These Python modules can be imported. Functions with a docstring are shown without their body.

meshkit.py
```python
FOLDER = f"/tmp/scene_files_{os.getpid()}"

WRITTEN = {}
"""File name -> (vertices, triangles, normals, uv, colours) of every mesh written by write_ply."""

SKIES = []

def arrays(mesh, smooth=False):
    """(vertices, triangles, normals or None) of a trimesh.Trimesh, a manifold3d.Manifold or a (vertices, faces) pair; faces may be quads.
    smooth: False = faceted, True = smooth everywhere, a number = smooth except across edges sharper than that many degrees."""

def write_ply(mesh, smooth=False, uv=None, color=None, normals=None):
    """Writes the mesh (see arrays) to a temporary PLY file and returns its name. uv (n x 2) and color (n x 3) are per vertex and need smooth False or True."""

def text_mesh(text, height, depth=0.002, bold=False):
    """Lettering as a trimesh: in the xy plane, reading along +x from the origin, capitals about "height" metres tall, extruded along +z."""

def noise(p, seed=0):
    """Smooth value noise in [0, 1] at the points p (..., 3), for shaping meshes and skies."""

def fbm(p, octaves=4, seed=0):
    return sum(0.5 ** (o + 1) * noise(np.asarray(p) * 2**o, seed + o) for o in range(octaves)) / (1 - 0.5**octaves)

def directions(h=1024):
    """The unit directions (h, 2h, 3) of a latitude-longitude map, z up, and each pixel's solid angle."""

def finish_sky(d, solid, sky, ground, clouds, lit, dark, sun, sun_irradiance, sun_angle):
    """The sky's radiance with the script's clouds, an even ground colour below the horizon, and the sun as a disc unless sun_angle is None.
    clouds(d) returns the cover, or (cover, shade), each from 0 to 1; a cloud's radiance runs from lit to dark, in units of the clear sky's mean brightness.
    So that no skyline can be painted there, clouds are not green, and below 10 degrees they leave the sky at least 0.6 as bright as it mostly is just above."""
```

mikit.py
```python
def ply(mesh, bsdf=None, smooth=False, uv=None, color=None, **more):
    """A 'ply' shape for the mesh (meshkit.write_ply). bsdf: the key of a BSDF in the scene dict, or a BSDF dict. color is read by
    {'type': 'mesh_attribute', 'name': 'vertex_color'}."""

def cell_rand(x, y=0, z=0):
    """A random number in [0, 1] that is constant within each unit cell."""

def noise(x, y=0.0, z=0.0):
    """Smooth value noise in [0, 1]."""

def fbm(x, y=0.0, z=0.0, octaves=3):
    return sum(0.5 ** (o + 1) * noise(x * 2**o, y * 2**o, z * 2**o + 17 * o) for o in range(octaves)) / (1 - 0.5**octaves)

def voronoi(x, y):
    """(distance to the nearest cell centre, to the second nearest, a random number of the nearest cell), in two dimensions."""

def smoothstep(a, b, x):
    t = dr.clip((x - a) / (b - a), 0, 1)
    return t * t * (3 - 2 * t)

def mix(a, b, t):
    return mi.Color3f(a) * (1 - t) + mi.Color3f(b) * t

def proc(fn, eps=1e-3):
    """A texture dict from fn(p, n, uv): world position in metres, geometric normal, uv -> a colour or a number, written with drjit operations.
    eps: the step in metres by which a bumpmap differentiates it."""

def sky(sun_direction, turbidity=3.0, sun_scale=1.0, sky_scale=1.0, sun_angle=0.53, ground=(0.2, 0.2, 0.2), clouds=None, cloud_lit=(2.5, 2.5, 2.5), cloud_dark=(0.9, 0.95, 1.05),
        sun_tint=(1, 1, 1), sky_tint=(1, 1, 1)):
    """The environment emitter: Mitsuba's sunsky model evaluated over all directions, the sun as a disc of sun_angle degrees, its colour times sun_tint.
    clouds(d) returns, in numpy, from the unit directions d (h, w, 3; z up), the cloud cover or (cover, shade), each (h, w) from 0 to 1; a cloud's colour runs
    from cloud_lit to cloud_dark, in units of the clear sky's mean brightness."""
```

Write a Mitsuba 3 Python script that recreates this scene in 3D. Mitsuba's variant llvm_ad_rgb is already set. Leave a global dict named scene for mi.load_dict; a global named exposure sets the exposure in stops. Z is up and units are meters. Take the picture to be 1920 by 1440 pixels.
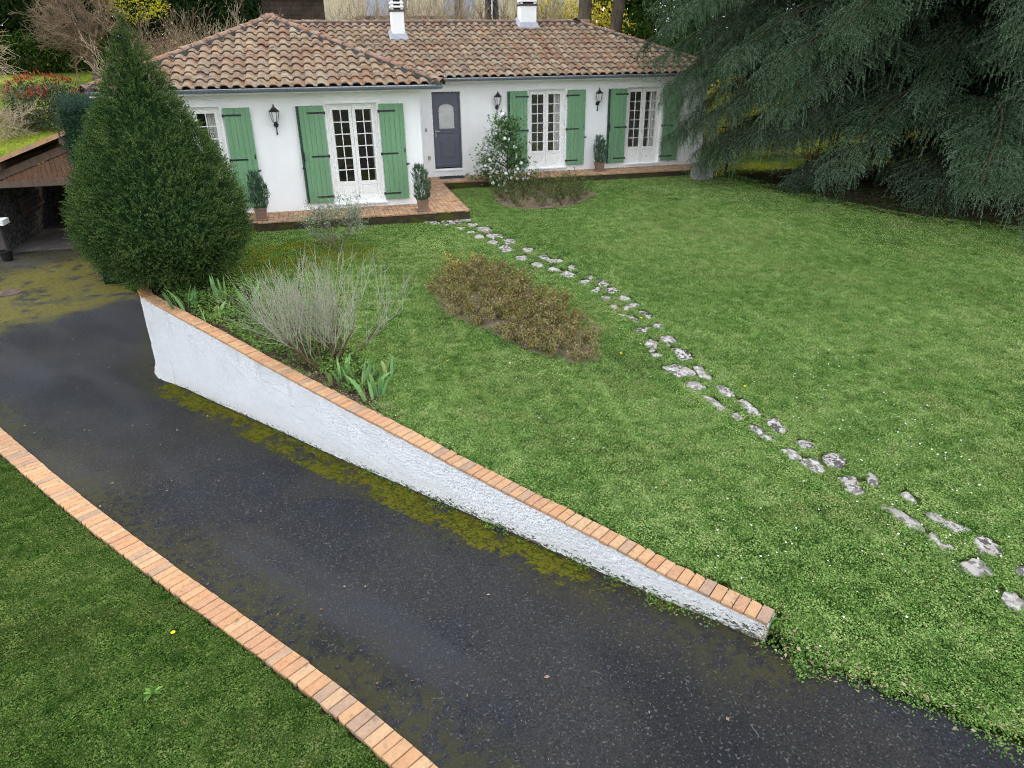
import math
import numpy as np, trimesh, manifold3d as m3, drjit as dr, mitsuba as mi, mikit, meshkit
from shapely.geometry import Polygon, Point, LineString, box as sbox
from shapely import contains_xy
from scipy.spatial import Delaunay
from mikit import proc, noise, fbm, voronoi, cell_rand, smoothstep, mix

T = mi.ScalarTransform4f
scene, labels = {}, {}

# ------------------------------------------------------------------ camera, sky, exposure
EYE = np.array([-2.2997, -21.5666, 3.3889])
FWD = np.array([0.22055182, 0.87717025, -0.42653166])
UP = np.array([0.1150811, 0.41084349, 0.9044136])
scene['camera'] = {'type': 'perspective', 'fov': 71.71, 'fov_axis': 'x', 'near_clip': 0.05, 'far_clip': 800.0,
                   'to_world': T().look_at(origin=EYE.tolist(), target=(EYE + FWD).tolist(), up=UP.tolist())}
exposure = 3.45
scene['sky'] = mikit.sky([0.62, 0.55, 0.56], turbidity=3, sun_scale=0.11, sun_angle=10.0, clouds=lambda d: 1.0,
                         cloud_lit=(2.36, 2.5, 2.70), cloud_dark=(0.9, 0.95, 1.05), ground=(0.12, 0.14, 0.08))

# ------------------------------------------------------------------ helpers
def num(key):
    if key not in scene and not any(k.startswith(key + '__') for k in scene) and key not in labels:
        return key
    i = 1
    while f'{key}_{i:03d}' in USED or f'{key}_{i:03d}' in scene:
        i += 1
    return f'{key}_{i:03d}'

USED = set()
COUNT = {}
def numbered(key):
    n = COUNT.get(key, 0)
    COUNT[key] = n + 1
    k = key if n == 0 else f'{key}_{n:03d}'
    USED.add(k)
    return k

def put(key, mesh, bsdf, smooth=False, uv=None, to_world=None, **more):
    """one entry of the scene; key is numbered if taken"""
    k = numbered(key)
    d = mesh if isinstance(mesh, dict) else mikit.ply(mesh, bsdf, smooth=smooth, uv=uv, **more)
    if to_world is not None:
        d = {**d, 'to_world': to_world}
    scene[k] = d
    return k

def tag(k, label=None, cat=None, group=None, kind=None):
    d = {}
    if label: d['label'] = label
    if cat: d['category'] = cat
    if group: d['group'] = group
    if kind: d['kind'] = kind
    labels[k] = d
    return k

def thing(key, label, cat, group=None):
    return tag(numbered(key), label, cat, group)

def cat(parts):
    vs, fs, at = [], [], 0
    for v, f in parts:
        v = np.asarray(v, float); f = np.asarray(f, int)
        if f.shape[1] == 4: f = np.vstack([f[:, [0, 1, 2]], f[:, [0, 2, 3]]])
        vs.append(v); fs.append(f + at); at += len(v)
    return np.vstack(vs), np.vstack(fs)

BF = np.array([[0, 2, 3, 1], [4, 5, 7, 6], [0, 1, 5, 4], [2, 6, 7, 3], [0, 4, 6, 2], [1, 3, 7, 5]])
def box(x0, x1, y0, y1, z0, z1):
    v = np.array([[x, y, z] for z in (z0, z1) for y in (y0, y1) for x in (x0, x1)], float)
    return v, BF

def bevel_box(x0, x1, y0, y1, z0, z1, b=0.008, bz=None):
    """box with a chamfered top edge, 20 triangles"""
    bz = b if bz is None else bz
    def ring(z, i): return [[x0 + i, y0 + i, z], [x1 - i, y0 + i, z], [x1 - i, y1 - i, z], [x0 + i, y1 - i, z]]
    v = np.array(ring(z0, 0) + ring(z1 - bz, 0) + ring(z1, b), float)
    f = []
    for r in (0, 4):
        for i in range(4):
            j = (i + 1) % 4
            f.append([r + i, r + j, r + 4 + j, r + 4 + i])
    f += [[8, 9, 10, 11], [3, 2, 1, 0]]
    return v, np.array(f)

def hull_box(x0, x1, y0, y1, z0, z1, b=0.006):
    """box with all edges chamfered"""
    pts = []
    for x, sx in ((x0, 1), (x1, -1)):
        for y, sy in ((y0, 1), (y1, -1)):
            for z, sz in ((z0, 1), (z1, -1)):
                pts += [[x, y + sy * b, z + sz * b], [x + sx * b, y, z + sz * b], [x + sx * b, y + sy * b, z]]
    h = m3.Manifold.hull_points(np.array(pts)).to_mesh()
    return np.array(h.vert_properties[:, :3]), np.array(h.tri_verts)

def tube(pts, rad, sides=6, cap=True):
    p = np.asarray(pts, float); n = len(p)
    rad = np.broadcast_to(np.asarray(rad, float), (n,))
    t = np.gradient(p, axis=0); t /= np.linalg.norm(t, axis=1, keepdims=True) + 1e-12
    a = np.cross(t, np.where(np.abs(t[:, 2:]) < 0.9, [0, 0, 1.0], [1.0, 0, 0])); a /= np.linalg.norm(a, axis=1, keepdims=True) + 1e-12
    b = np.cross(t, a); g = np.arange(sides) * 2 * np.pi / sides
    v = (p[:, None] + rad[:, None, None] * (np.cos(g)[None, :, None] * a[:, None] + np.sin(g)[None, :, None] * b[:, None])).reshape(-1, 3)
    f = []
    for i in range(n - 1):
        for j in range(sides):
            k = (j + 1) % sides
            f.append([i * sides + j, i * sides + k, (i + 1) * sides + k, (i + 1) * sides + j])
    f = np.array(f); f = np.vstack([f[:, [0, 1, 2]], f[:, [0, 2, 3]]])
    if cap and sides > 2:
        e = [[0, j + 1, j] for j in range(1, sides - 1)] + [[(n - 1) * sides, (n - 1) * sides + j, (n - 1) * sides + j + 1] for j in range(1, sides - 1)]
        f = np.vstack([f, e])
    return v, f

def lathe(prof, seg=16, z=0, at=(0, 0)):
    p = np.asarray(prof, float); n = len(p); g = np.arange(seg) * 2 * np.pi / seg
    v = np.stack([at[0] + p[:, :1] * np.cos(g), at[1] + p[:, :1] * np.sin(g), z + np.repeat(p[:, 1:], seg, 1)], -1).reshape(-1, 3)
    f = [[i * seg + j, i * seg + (j + 1) % seg, (i + 1) * seg + (j + 1) % seg, (i + 1) * seg + j] for i in range(n - 1) for j in range(seg)]
    return v, np.array(f)

def prism(poly, z0, z1):
    m = trimesh.creation.extrude_polygon(poly, z1 - z0, engine='earcut')
    m.apply_translation([0, 0, z0])
    return np.array(m.vertices), np.array(m.faces)

def norm(a):
    return a / (np.linalg.norm(a, axis=-1, keepdims=True) + 1e-12)

def leaves(P, D, N, L, Wd, fold=0.0):
    """diamond leaves of two triangles: base P, direction D, surface normal about N, length L, width Wd. returns v, f"""
    P = np.asarray(P, float); n = len(P)
    D = norm(D); S = norm(np.cross(D, N)); U = np.cross(S, D)
    L = np.broadcast_to(L, (n,))[:, None]; Wd = np.broadcast_to(Wd, (n,))[:, None]
    m = P + D * L * 0.45
    v = np.stack([P, m + S * Wd / 2 + U * fold * Wd, P + D * L, m - S * Wd / 2 + U * fold * Wd], 1).reshape(-1, 3)
    i = np.arange(n)[:, None] * 4
    f = np.vstack([i + [0, 1, 2], i + [0, 2, 3]])
    return v, f

def blades(P, D, side, L, Wd):
    """single thin triangles"""
    n = len(P); D = norm(D); S = norm(side - D * (side * D).sum(1, keepdims=True))
    L = np.broadcast_to(L, (n,))[:, None]; Wd = np.broadcast_to(Wd, (n,))[:, None]
    v = np.stack([P - S * Wd / 2, P + S * Wd / 2, P + D * L], 1).reshape(-1, 3)
    return v, np.arange(n * 3).reshape(-1, 3)

def rnd_dir(rng, n):
    return norm(rng.normal(size=(n, 3)))

def uvs(n_items, per, rng, t):
    """uv.x = a random number per item, uv.y = t per vertex of the item"""
    r = np.repeat(rng.random(n_items), per)
    return np.stack([r, np.tile(np.asarray(t, float), n_items)], 1)

def sm(a, b, x):
    t = np.clip((np.asarray(x, float) - a) / (b - a), 0, 1); return t * t * (3 - 2 * t)

# ------------------------------------------------------------------ the lie of the land (metres)
WALL_E, WALL_K = np.array([0.89, -17.68]), np.array([-5.67, -8.52])
def drive_h(x, y):
    s = (np.asarray(x, float) - 0.89) * -0.587 + (np.asarray(y, float) + 17.68) * 0.81
    return -1.2 - 0.065 * np.clip(s, -6, 13.5)
EDGE = np.array([[0.84, -17.70], [1.03, -17.96], [1.3, -18.26], [1.56, -18.53], [1.76, -18.83], [1.99, -19.14], [2.55, -20.1], [3.0, -21.2], [3.4, -22.6], [3.9, -24.5]])
def seg_dist(x, y, pl):
    x = np.asarray(x, float); y = np.asarray(y, float); d = np.full(np.broadcast(x, y).shape, 1e9)
    for a, b in zip(pl[:-1], pl[1:]):
        ab = b - a; t = np.clip(((x - a[0]) * ab[0] + (y - a[1]) * ab[1]) / (ab @ ab), 0, 1)
        d = np.minimum(d, np.hypot(x - a[0] - t * ab[0], y - a[1] - t * ab[1]))
    return d
def lawn_h(x, y):
    x = np.asarray(x, float); y = np.asarray(y, float)
    z = -0.2 + 0.07 * np.minimum(y + 5, 0)
    w = (1 - sm(0.0, 0.75, seg_dist(x, y, EDGE))) * (1 - sm(-18.15, -17.72, y))
    z = z * (1 - w) + (drive_h(x, y) + 0.03) * w
    q = np.stack([x, y, 0 * x], -1)
    return z + 0.05 * (meshkit.noise(q * 0.6, 5) - 0.5) * sm(-3, -7, y) * (1 - w)
def verge_h(x, y):
    return drive_h(x, y) - 0.005
def back_h(x, y):
    x = np.asarray(x, float); y = np.asarray(y, float)
    wl = 1 - sm(-9, -3, x)
    L = np.interp(y, [-8, 4, 8, 13, 22, 35, 60], [-2.1, -2.06, -0.9, 0.5, 2.3, 3.4, 4.5])
    R = np.interp(y, [-2, 6, 13, 25, 60], [-0.24, -0.2, 0.2, 0.9, 2.0])
    q = np.stack([x, y, 0 * x], -1)
    return L * wl + R * (1 - wl) + 0.25 * (meshkit.fbm(q * 0.25, 3, 3) - 0.5) * sm(7, 12, y)

KERB_LO = np.array([[-8.6, -9.2], [-7.24, -11.40], [-6.11, -12.85], [-5.19, -14.07], [-4.41, -15.22], [-3.8, -16.02], [-3.28, -16.67], [-2.83, -17.29], [-2.45, -17.84], [-2.05, -18.45], [-1.55, -19.2], [-0.9, -20.3]])
_u = np.linspace(0, 1, len(KERB_LO))
_c = [np.polyfit(_u, KERB_LO[:, i], 4) for i in (0, 1)]
KERB_LO = np.column_stack([np.polyval(c, np.linspace(0, 1, 24)) for c in _c])
TERRACE_X = 0.885   # right edge of the brick path to the door
DRIVE = Polygon([(0.84, -17.70)] + [tuple(p) for p in EDGE[1:]] + [(3.9, -27), (-0.5, -27)] + [tuple(p) for p in KERB_LO[::-1]] +
                [(-10.5, -6.2), (-15, -4), (-15.5, 3.02), (-6.3, 3.02), (-6.3, -4.8), (-5.55, -8.3)])
LAWN = Polygon([tuple(WALL_K + [0.12, 0.02]), (0.95, -17.6)] + [tuple(p) for p in EDGE[1:]] + [(3.9, -27), (30, -27), (30, -0.9), (9.2, -0.9), (9.2, -0.95), (TERRACE_X, -1.2), (TERRACE_X, -5.2), (-5.9, -5.0), (-6.0, -8.0)])
VERGE = Polygon([tuple(p) for p in KERB_LO] + [(-0.5, -27), (-22, -27), (-22, -5), (-10.5, -6.2)])
# ------------------------------------------------------------------ materials
def two(b): return {'type': 'twosided', 'bsdf': b}
def mat(name, fn=None, rough=0.8, spec=0.3, bump=None, color=None, diffuse=False, metallic=0.0, **kw):
    col = proc(fn) if fn else {'type': 'rgb', 'value': list(color)}
    b = {'type': 'diffuse', 'reflectance': col} if diffuse else {'type': 'principled', 'base_color': col, 'roughness': rough, 'specular': spec, 'metallic': metallic, **kw}
    if bump:
        b = {'type': 'bumpmap', 'bump': proc(bump[0], eps=bump[1]), 'scale': bump[2], 'bsdf': b}
    scene[name] = two(b)

def ramp(t, cols):
    """piecewise linear colour ramp over t in [0, 1]"""
    n = len(cols) - 1
    c = mi.Color3f(cols[0])
    for i in range(n):
        c = mix(c, mi.Color3f(cols[i + 1]), dr.clip(t * n - i, 0, 1))
    return c

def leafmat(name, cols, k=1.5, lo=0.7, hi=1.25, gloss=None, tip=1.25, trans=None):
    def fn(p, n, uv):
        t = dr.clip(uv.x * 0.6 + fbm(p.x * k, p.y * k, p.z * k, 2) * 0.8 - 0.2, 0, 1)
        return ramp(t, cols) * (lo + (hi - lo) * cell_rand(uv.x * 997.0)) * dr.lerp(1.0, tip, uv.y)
    if trans:
        scene[name] = {'type': 'principledthin', 'base_color': proc(fn), 'roughness': 0.6, 'diff_trans': trans, 'spec_trans': 0.0}
    elif gloss:
        mat(name, fn, rough=gloss, spec=0.5)
    else:
        mat(name, fn, diffuse=True)

def plaster_c(p, n, uv):
    d = fbm(p.x * 1.3, p.y * 1.3, p.z * 1.3, 3)
    s = noise(p.x * 9 + p.y * 9, 0, p.z * 0.6)
    low = 1 - smoothstep(-0.1, 0.35, p.z + 0.25 * noise(p.x * 5, p.y * 5, p.z * 3))
    return mix(mi.Color3f(0.86, 0.86, 0.85) * (0.94 + 0.08 * d) * (0.975 + 0.03 * s), (0.55, 0.53, 0.47), low * 0.12)
def grain_b(p, n, uv):
    return fbm(p.x * 60, p.y * 60, p.z * 60, 2)
mat('white_plaster', plaster_c, rough=0.9, spec=0.1, bump=(grain_b, 0.004, 0.004))

def wall_hgt(p):
    s = dr.clip((p.x - 0.89) * -0.587 + (p.y + 17.68) * 0.81, -6, 13.5)
    return p.z - (-1.2 - 0.065 * s)
def roughcast_c(p, n, uv):
    h = wall_hgt(p)
    s = dr.clip((p.x - 0.89) * -0.587 + (p.y + 17.68) * 0.81, 0, 13.5)
    g = fbm(p.x * 22, p.y * 22, p.z * 34, 3)
    band = 0.11 + 0.09 * noise(p.x * 2.2, p.y * 2.2, 0) 
    low = 1 - smoothstep(0.0, band, h)
    g = 0.6 * g + 0.4 * fbm(p.x * 60, p.y * 60, p.z * 80, 2)
    black = smoothstep(0.52, 0.60, g + 0.20 * low - 0.125 - 0.010 * s) * smoothstep(0.0, 0.25, low + 0.12 * (s < 3.5))
    streak = smoothstep(0.70, 0.9, noise((p.x * -0.587 + p.y * 0.81) * 7, 0, p.z * 0.4)) * 0.12
    base = mi.Color3f(0.74, 0.75, 0.765) * (0.90 + 0.16 * fbm(p.x * 3, p.y * 3, p.z * 3, 3)) * (0.86 + 0.26 * fbm(p.x * 45, p.y * 45, p.z * 60, 2)) * (1 - streak)
    c = mix(base, (0.035, 0.035, 0.03), black)
    return mix(c, (0.45, 0.42, 0.30), (1 - smoothstep(0, 0.3, h)) * 0.25)
def roughcast_b(p, n, uv):
    return fbm(p.x * 38, p.y * 38, p.z * 50, 3)
mat('roughcast', roughcast_c, rough=0.92, spec=0.1, bump=(roughcast_b, 0.006, 0.09))

def tile_c(p, n, uv):
    r = cell_rand(p.x / 0.25 + 0.003, dr.floor((p.y + 40.3) / 0.3343), 3)
    r2 = cell_rand(p.x / 0.25 + 0.003, dr.floor((p.y + 40.3) / 0.3343), 9)
    c = ramp(r, [(0.205, 0.112, 0.066), (0.232, 0.146, 0.090), (0.265, 0.188, 0.120), (0.20, 0.130, 0.085), (0.27, 0.210, 0.142), (0.195, 0.100, 0.060)]) * (0.78 + 0.36 * r2)
    l = fbm(p.x * 9, p.y * 9, p.z * 9, 3)
    c = mix(c, (0.25, 0.23, 0.19), smoothstep(0.5, 0.75, l) * 0.55)
    m = fbm(p.x * 14 + 7, p.y * 14, p.z * 14, 3)
    return mix(c, (0.06, 0.05, 0.045), smoothstep(0.56, 0.74, m) * 0.75)
mat('roof_tile', tile_c, rough=0.85, spec=0.2)
def ridge_c(p, n, uv):
    c = ramp(uv.x, [(0.235, 0.122, 0.078), (0.265, 0.165, 0.11), (0.20, 0.115, 0.08), (0.255, 0.142, 0.09)])
    c = mix(c, (0.32, 0.29, 0.25), smoothstep(0.5, 0.75, fbm(p.x * 7, p.y * 7, p.z * 7, 3)) * 0.5)
    return mix(c, (0.05, 0.045, 0.04), smoothstep(0.58, 0.72, fbm(p.x * 13, p.y * 13, p.z * 13, 3)) * 0.8)
mat('ridge_tile_clay', ridge_c, rough=0.85, spec=0.2)
mat('mortar_dark', lambda p, n, uv: mix((0.04, 0.038, 0.038), (0.085, 0.08, 0.075), fbm(p.x * 15, p.y * 15, p.z * 15, 2)), rough=0.95, spec=0.1)

def brick_c(p, n, uv):
    g = fbm(p.x * 6, p.y * 6, p.z * 6, 3)
    c = ramp(dr.clip(uv.x + 0.35 * (g - 0.5), 0, 1), [(0.43, 0.215, 0.108), (0.47, 0.28, 0.148), (0.41, 0.222, 0.126), (0.48, 0.305, 0.168), (0.33, 0.215, 0.15)])
    c *= 0.80 + 0.34 * fbm(p.x * 45, p.y * 45, p.z * 45, 2)
    return mix(c, (0.20, 0.15, 0.10), smoothstep(0.62, 0.80, fbm(p.x * 17 + 3, p.y * 17, p.z * 17, 3)) * 0.6)
mat('brick', brick_c, rough=0.75, spec=0.25)
def old_brick_c(p, n, uv):
    return mix(brick_c(p, n, uv) * mi.Color3f(0.95, 0.80, 0.62), (0.16, 0.12, 0.08), smoothstep(0.42, 0.68, fbm(p.x * 8, p.y * 8, p.z * 8, 3)) * 0.6)
mat('old_brick', old_brick_c, rough=0.85, spec=0.15)
def paver_c(p, n, uv):
    g = fbm(p.x * 3, p.y * 3, 0, 3)
    c = ramp(dr.clip(uv.x + 0.3 * (g - 0.5), 0, 1), [(0.33, 0.18, 0.10), (0.40, 0.245, 0.14), (0.30, 0.18, 0.115), (0.42, 0.28, 0.17)])
    c = mix(c, (0.13, 0.10, 0.07), smoothstep(0.45, 0.75, fbm(p.x * 9, p.y * 9, 5, 3)) * 0.55)
    return c
mat('paver', paver_c, rough=0.8, spec=0.2)
mat('mortar', lambda p, n, uv: mix((0.17, 0.14, 0.10), (0.33, 0.28, 0.22), fbm(p.x * 20, p.y * 20, p.z * 20, 2)), rough=0.95, spec=0.1)

def asphalt_c(p, n, uv):
    big = fbm(p.x * 0.7, p.y * 0.7, 0, 3)
    c = mix((0.0094, 0.0101, 0.0130), (0.0168, 0.0178, 0.0222), smoothstep(0.3, 0.7, big))
    sp = noise(p.x * 85, p.y * 85, 0)
    c *= 0.35 + 1.3 * sp
    c = mix(c, (0.12, 0.115, 0.105), smoothstep(0.80, 0.90, noise(p.x * 70 + 9, p.y * 70, 0)) * 0.55)
    br = smoothstep(0.42, 0.68, fbm(p.x * 1.1 + 20, p.y * 1.1, 0, 3)) * (0.35 + 0.65 * smoothstep(0.45, 0.75, noise(p.x * 110, p.y * 110, 0)))
    c = mix(c, (0.050, 0.041, 0.028), br * 0.35)
    t = (p.x - 0.89) * 0.81 + (p.y + 17.68) * 0.587
    s = (p.x - 0.89) * -0.587 + (p.y + 17.68) * 0.81
    pale_streaks = smoothstep(0.5, 0.75, fbm(t * 1.6, s * 0.35, 4, 3))  # paler streaks stretched along the drive
    c = mix(c, (0.038, 0.038, 0.043), pale_streaks * 0.5)
    far = smoothstep(16.0, 17.2, s + 1.6 * (fbm(p.x * 1.2, p.y * 1.2, 1, 3) - 0.5))
    mossn = smoothstep(0.18, 0.50, fbm(p.x * 3.6, p.y * 3.6, 2, 4)) * (0.55 + 0.45 * noise(p.x * 30, p.y * 30, 3))
    c = mix(c, mix((0.065, 0.056, 0.010), (0.165, 0.140, 0.012), noise(p.x * 40, p.y * 40, 0)), far * mossn * 0.95 * (1 - 0.75 * smoothstep(21.0, 22.5, s)))
    # green bloom along the borders: uv.x = distance to the nearest border in metres
    e = (1 - smoothstep(0.10, 0.85, uv.x + 0.6 * (fbm(p.x * 2, p.y * 2, 7, 3) - 0.5))) * smoothstep(0.25, 0.62, fbm(p.x * 16, p.y * 16, 2, 3))
    c = mix(c, (0.038, 0.036, 0.010), e * 0.7)
    return c
mat('asphalt', asphalt_c, rough=0.85, spec=0.25)

def soil_c(p, n, uv):
    return mix((0.016, 0.013, 0.009), (0.065, 0.048, 0.032), fbm(p.x * 16, p.y * 16, p.z * 16, 4))
mat('soil', soil_c, diffuse=True)
mat('dry_soil', lambda p, n, uv: mix((0.06, 0.040, 0.028), (0.30, 0.225, 0.17), fbm(p.x * 13, p.y * 13, p.z * 13, 4)), diffuse=True)
mat('turf', lambda p, n, uv: mix((0.024, 0.05, 0.010), (0.07, 0.085, 0.022), fbm(p.x * 12, p.y * 12, 0, 4)), diffuse=True)
def hill_c(p, n, uv):
    g = fbm(p.x * 0.5, p.y * 0.5, 0, 3)
    c = mix((0.085, 0.13, 0.018), (0.23, 0.27, 0.035), smoothstep(0.3, 0.65, g))
    lit = smoothstep(0.35, 0.6, fbm(p.x * 1.3 + 3, p.y * 1.3, 0, 3))
    c = mix(c * (0.5 + 0.8 * noise(p.x * 24, p.y * 24, 0)), (0.12, 0.085, 0.05), smoothstep(0.5, 0.7, fbm(p.x * 0.8 + 9, p.y * 0.8, 0, 3)) * 0.6)
    return c
mat('hill_turf', hill_c, diffuse=True)

def grass_c(p, n, uv):
    a = fbm(p.x * 0.55, p.y * 0.55, 0, 3)
    b = fbm(p.x * 2.3 + 11, p.y * 2.3, 0, 3)
    d0 = fbm(p.x * 9, p.y * 9, 2, 3)
    r = cell_rand(uv.x * 991.0)
    t = dr.clip(0.70 * r + 0.26 * (a - 0.5) + 0.32 * (b - 0.5) + 0.60 * (d0 - 0.5) + 0.22, 0, 1)
    c = ramp(t, [(0.022, 0.063, 0.015), (0.070, 0.148, 0.031), (0.132, 0.232, 0.053), (0.202, 0.298, 0.083), (0.31, 0.37, 0.14)])
    d = dr.sqrt(dr.square((p.x + 3.1) / 1.7) + dr.square((p.y + 6.9) / 1.1))
    m = (1 - smoothstep(0.5, 1.25, d + 0.9 * (b - 0.5))) * 0.8 * smoothstep(0.3, 0.6, d0)
    c = mix(c, ramp(r, [(0.08, 0.10, 0.010), (0.16, 0.165, 0.012), (0.21, 0.205, 0.02)]), m)
    s = smoothstep(0.56, 0.72, fbm(p.x * 1.4 + 31, p.y * 1.4, 3, 3)) * (r > 0.55)
    c = mix(c, (0.26, 0.22, 0.10), s * 0.28)
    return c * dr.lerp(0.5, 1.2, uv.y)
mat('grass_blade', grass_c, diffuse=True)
def verge_c(p, n, uv):
    return grass_c(p + mi.Vector3f(40, 7, 0), n, uv) * mi.Color3f(0.52, 0.54, 0.46)
mat('verge_blade', verge_c, diffuse=True)
leafmat('moss_green', [(0.018, 0.019, 0.007), (0.056, 0.056, 0.010), (0.115, 0.110, 0.013), (0.036, 0.040, 0.010), (0.145, 0.133, 0.016), (0.045, 0.038, 0.020)], k=20, lo=0.6, hi=1.25)
mat('petal_white', color=(0.82, 0.82, 0.80), diffuse=True)
mat('petal_yellow', color=(0.75, 0.55, 0.02), diffuse=True)
leafmat('litter', [(0.26, 0.18, 0.115), (0.38, 0.29, 0.21), (0.16, 0.095, 0.05), (0.46, 0.40, 0.34)], k=3)
def stone_c(p, n, uv):
    g = fbm(p.x * 27 + uv.x * 50, p.y * 27, p.z * 27, 4)
    c = mix((0.22, 0.19, 0.165), (0.42, 0.39, 0.36), fbm(p.x * 7, p.y * 7, uv.x * 9, 3))
    c = mix(c, (0.46, 0.45, 0.43), smoothstep(0.52, 0.62, fbm(p.x * 21 + 5, p.y * 21, uv.x * 31, 3)) * 0.8)
    return mix(c, (0.022, 0.020, 0.020), smoothstep(0.48, 0.56, g) * (0.45 + 0.5 * smoothstep(0.3, 0.7, fbm(p.x * 1.5, p.y * 1.5, 9, 2))))
mat('field_stone', stone_c, rough=0.9, spec=0.15)

mat('white_paint', lambda p, n, uv: mi.Color3f(0.80, 0.795, 0.765) * (0.95 + 0.06 * noise(p.x * 8, p.y * 8, p.z * 8)), rough=0.5, spec=0.4)
mat('green_paint', lambda p, n, uv: mi.Color3f(0.155, 0.305, 0.162) * (0.88 + 0.16 * noise(p.x * 30, p.y * 30, p.z * 1.2)) * (0.93 + 0.1 * noise(p.x * 2, p.y * 2, p.z * 2)), rough=0.5, spec=0.4)
mat('dark_green_paint', color=(0.03, 0.075, 0.045), rough=0.5)
mat('black_iron', color=(0.012, 0.013, 0.015), rough=0.45, spec=0.5)
mat('grey_paint', lambda p, n, uv: mi.Color3f(0.092, 0.098, 0.130) * (0.94 + 0.1 * noise(p.x * 6, p.y * 6, p.z * 6)), rough=0.42, spec=0.5)
mat('zinc', lambda p, n, uv: mix((0.13, 0.155, 0.20), (0.21, 0.235, 0.28), fbm(p.x * 2.5, p.y * 6, p.z * 6, 3)), rough=0.45, spec=0.5, metallic=0.3)
mat('lead', lambda p, n, uv: mix((0.25, 0.25, 0.28), (0.42, 0.42, 0.46), fbm(p.x * 9, p.y * 9, p.z * 9, 2)), rough=0.6)
mat('steel', color=(0.55, 0.55, 0.56), rough=0.25, metallic=0.9)
mat('dull_plastic', color=(0.28, 0.27, 0.25), rough=0.5)
scene['pane_glass'] = {'type': 'thindielectric', 'int_ior': 1.52}
mat('obscure_glass', lambda p, n, uv: mix((0.42, 0.43, 0.41), (0.64, 0.64, 0.62), fbm(p.x * 3, 0, p.z * 7, 3)), rough=0.12, spec=0.7)
mat('lamp_glass', color=(0.62, 0.64, 0.62), rough=0.2, spec=0.6)
mat('room_wall', color=(0.58, 0.53, 0.48), diffuse=True)
mat('curtain', color=(0.75, 0.74, 0.70), diffuse=True)
def wood(c1, c2, kx=40.0):
    return lambda p, n, uv: mix(c1, c2, fbm(p.x * kx, p.y * kx, p.z * 3, 3))
mat('brown_plank', wood((0.105, 0.052, 0.030), (0.22, 0.115, 0.065)), rough=0.6)
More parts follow.
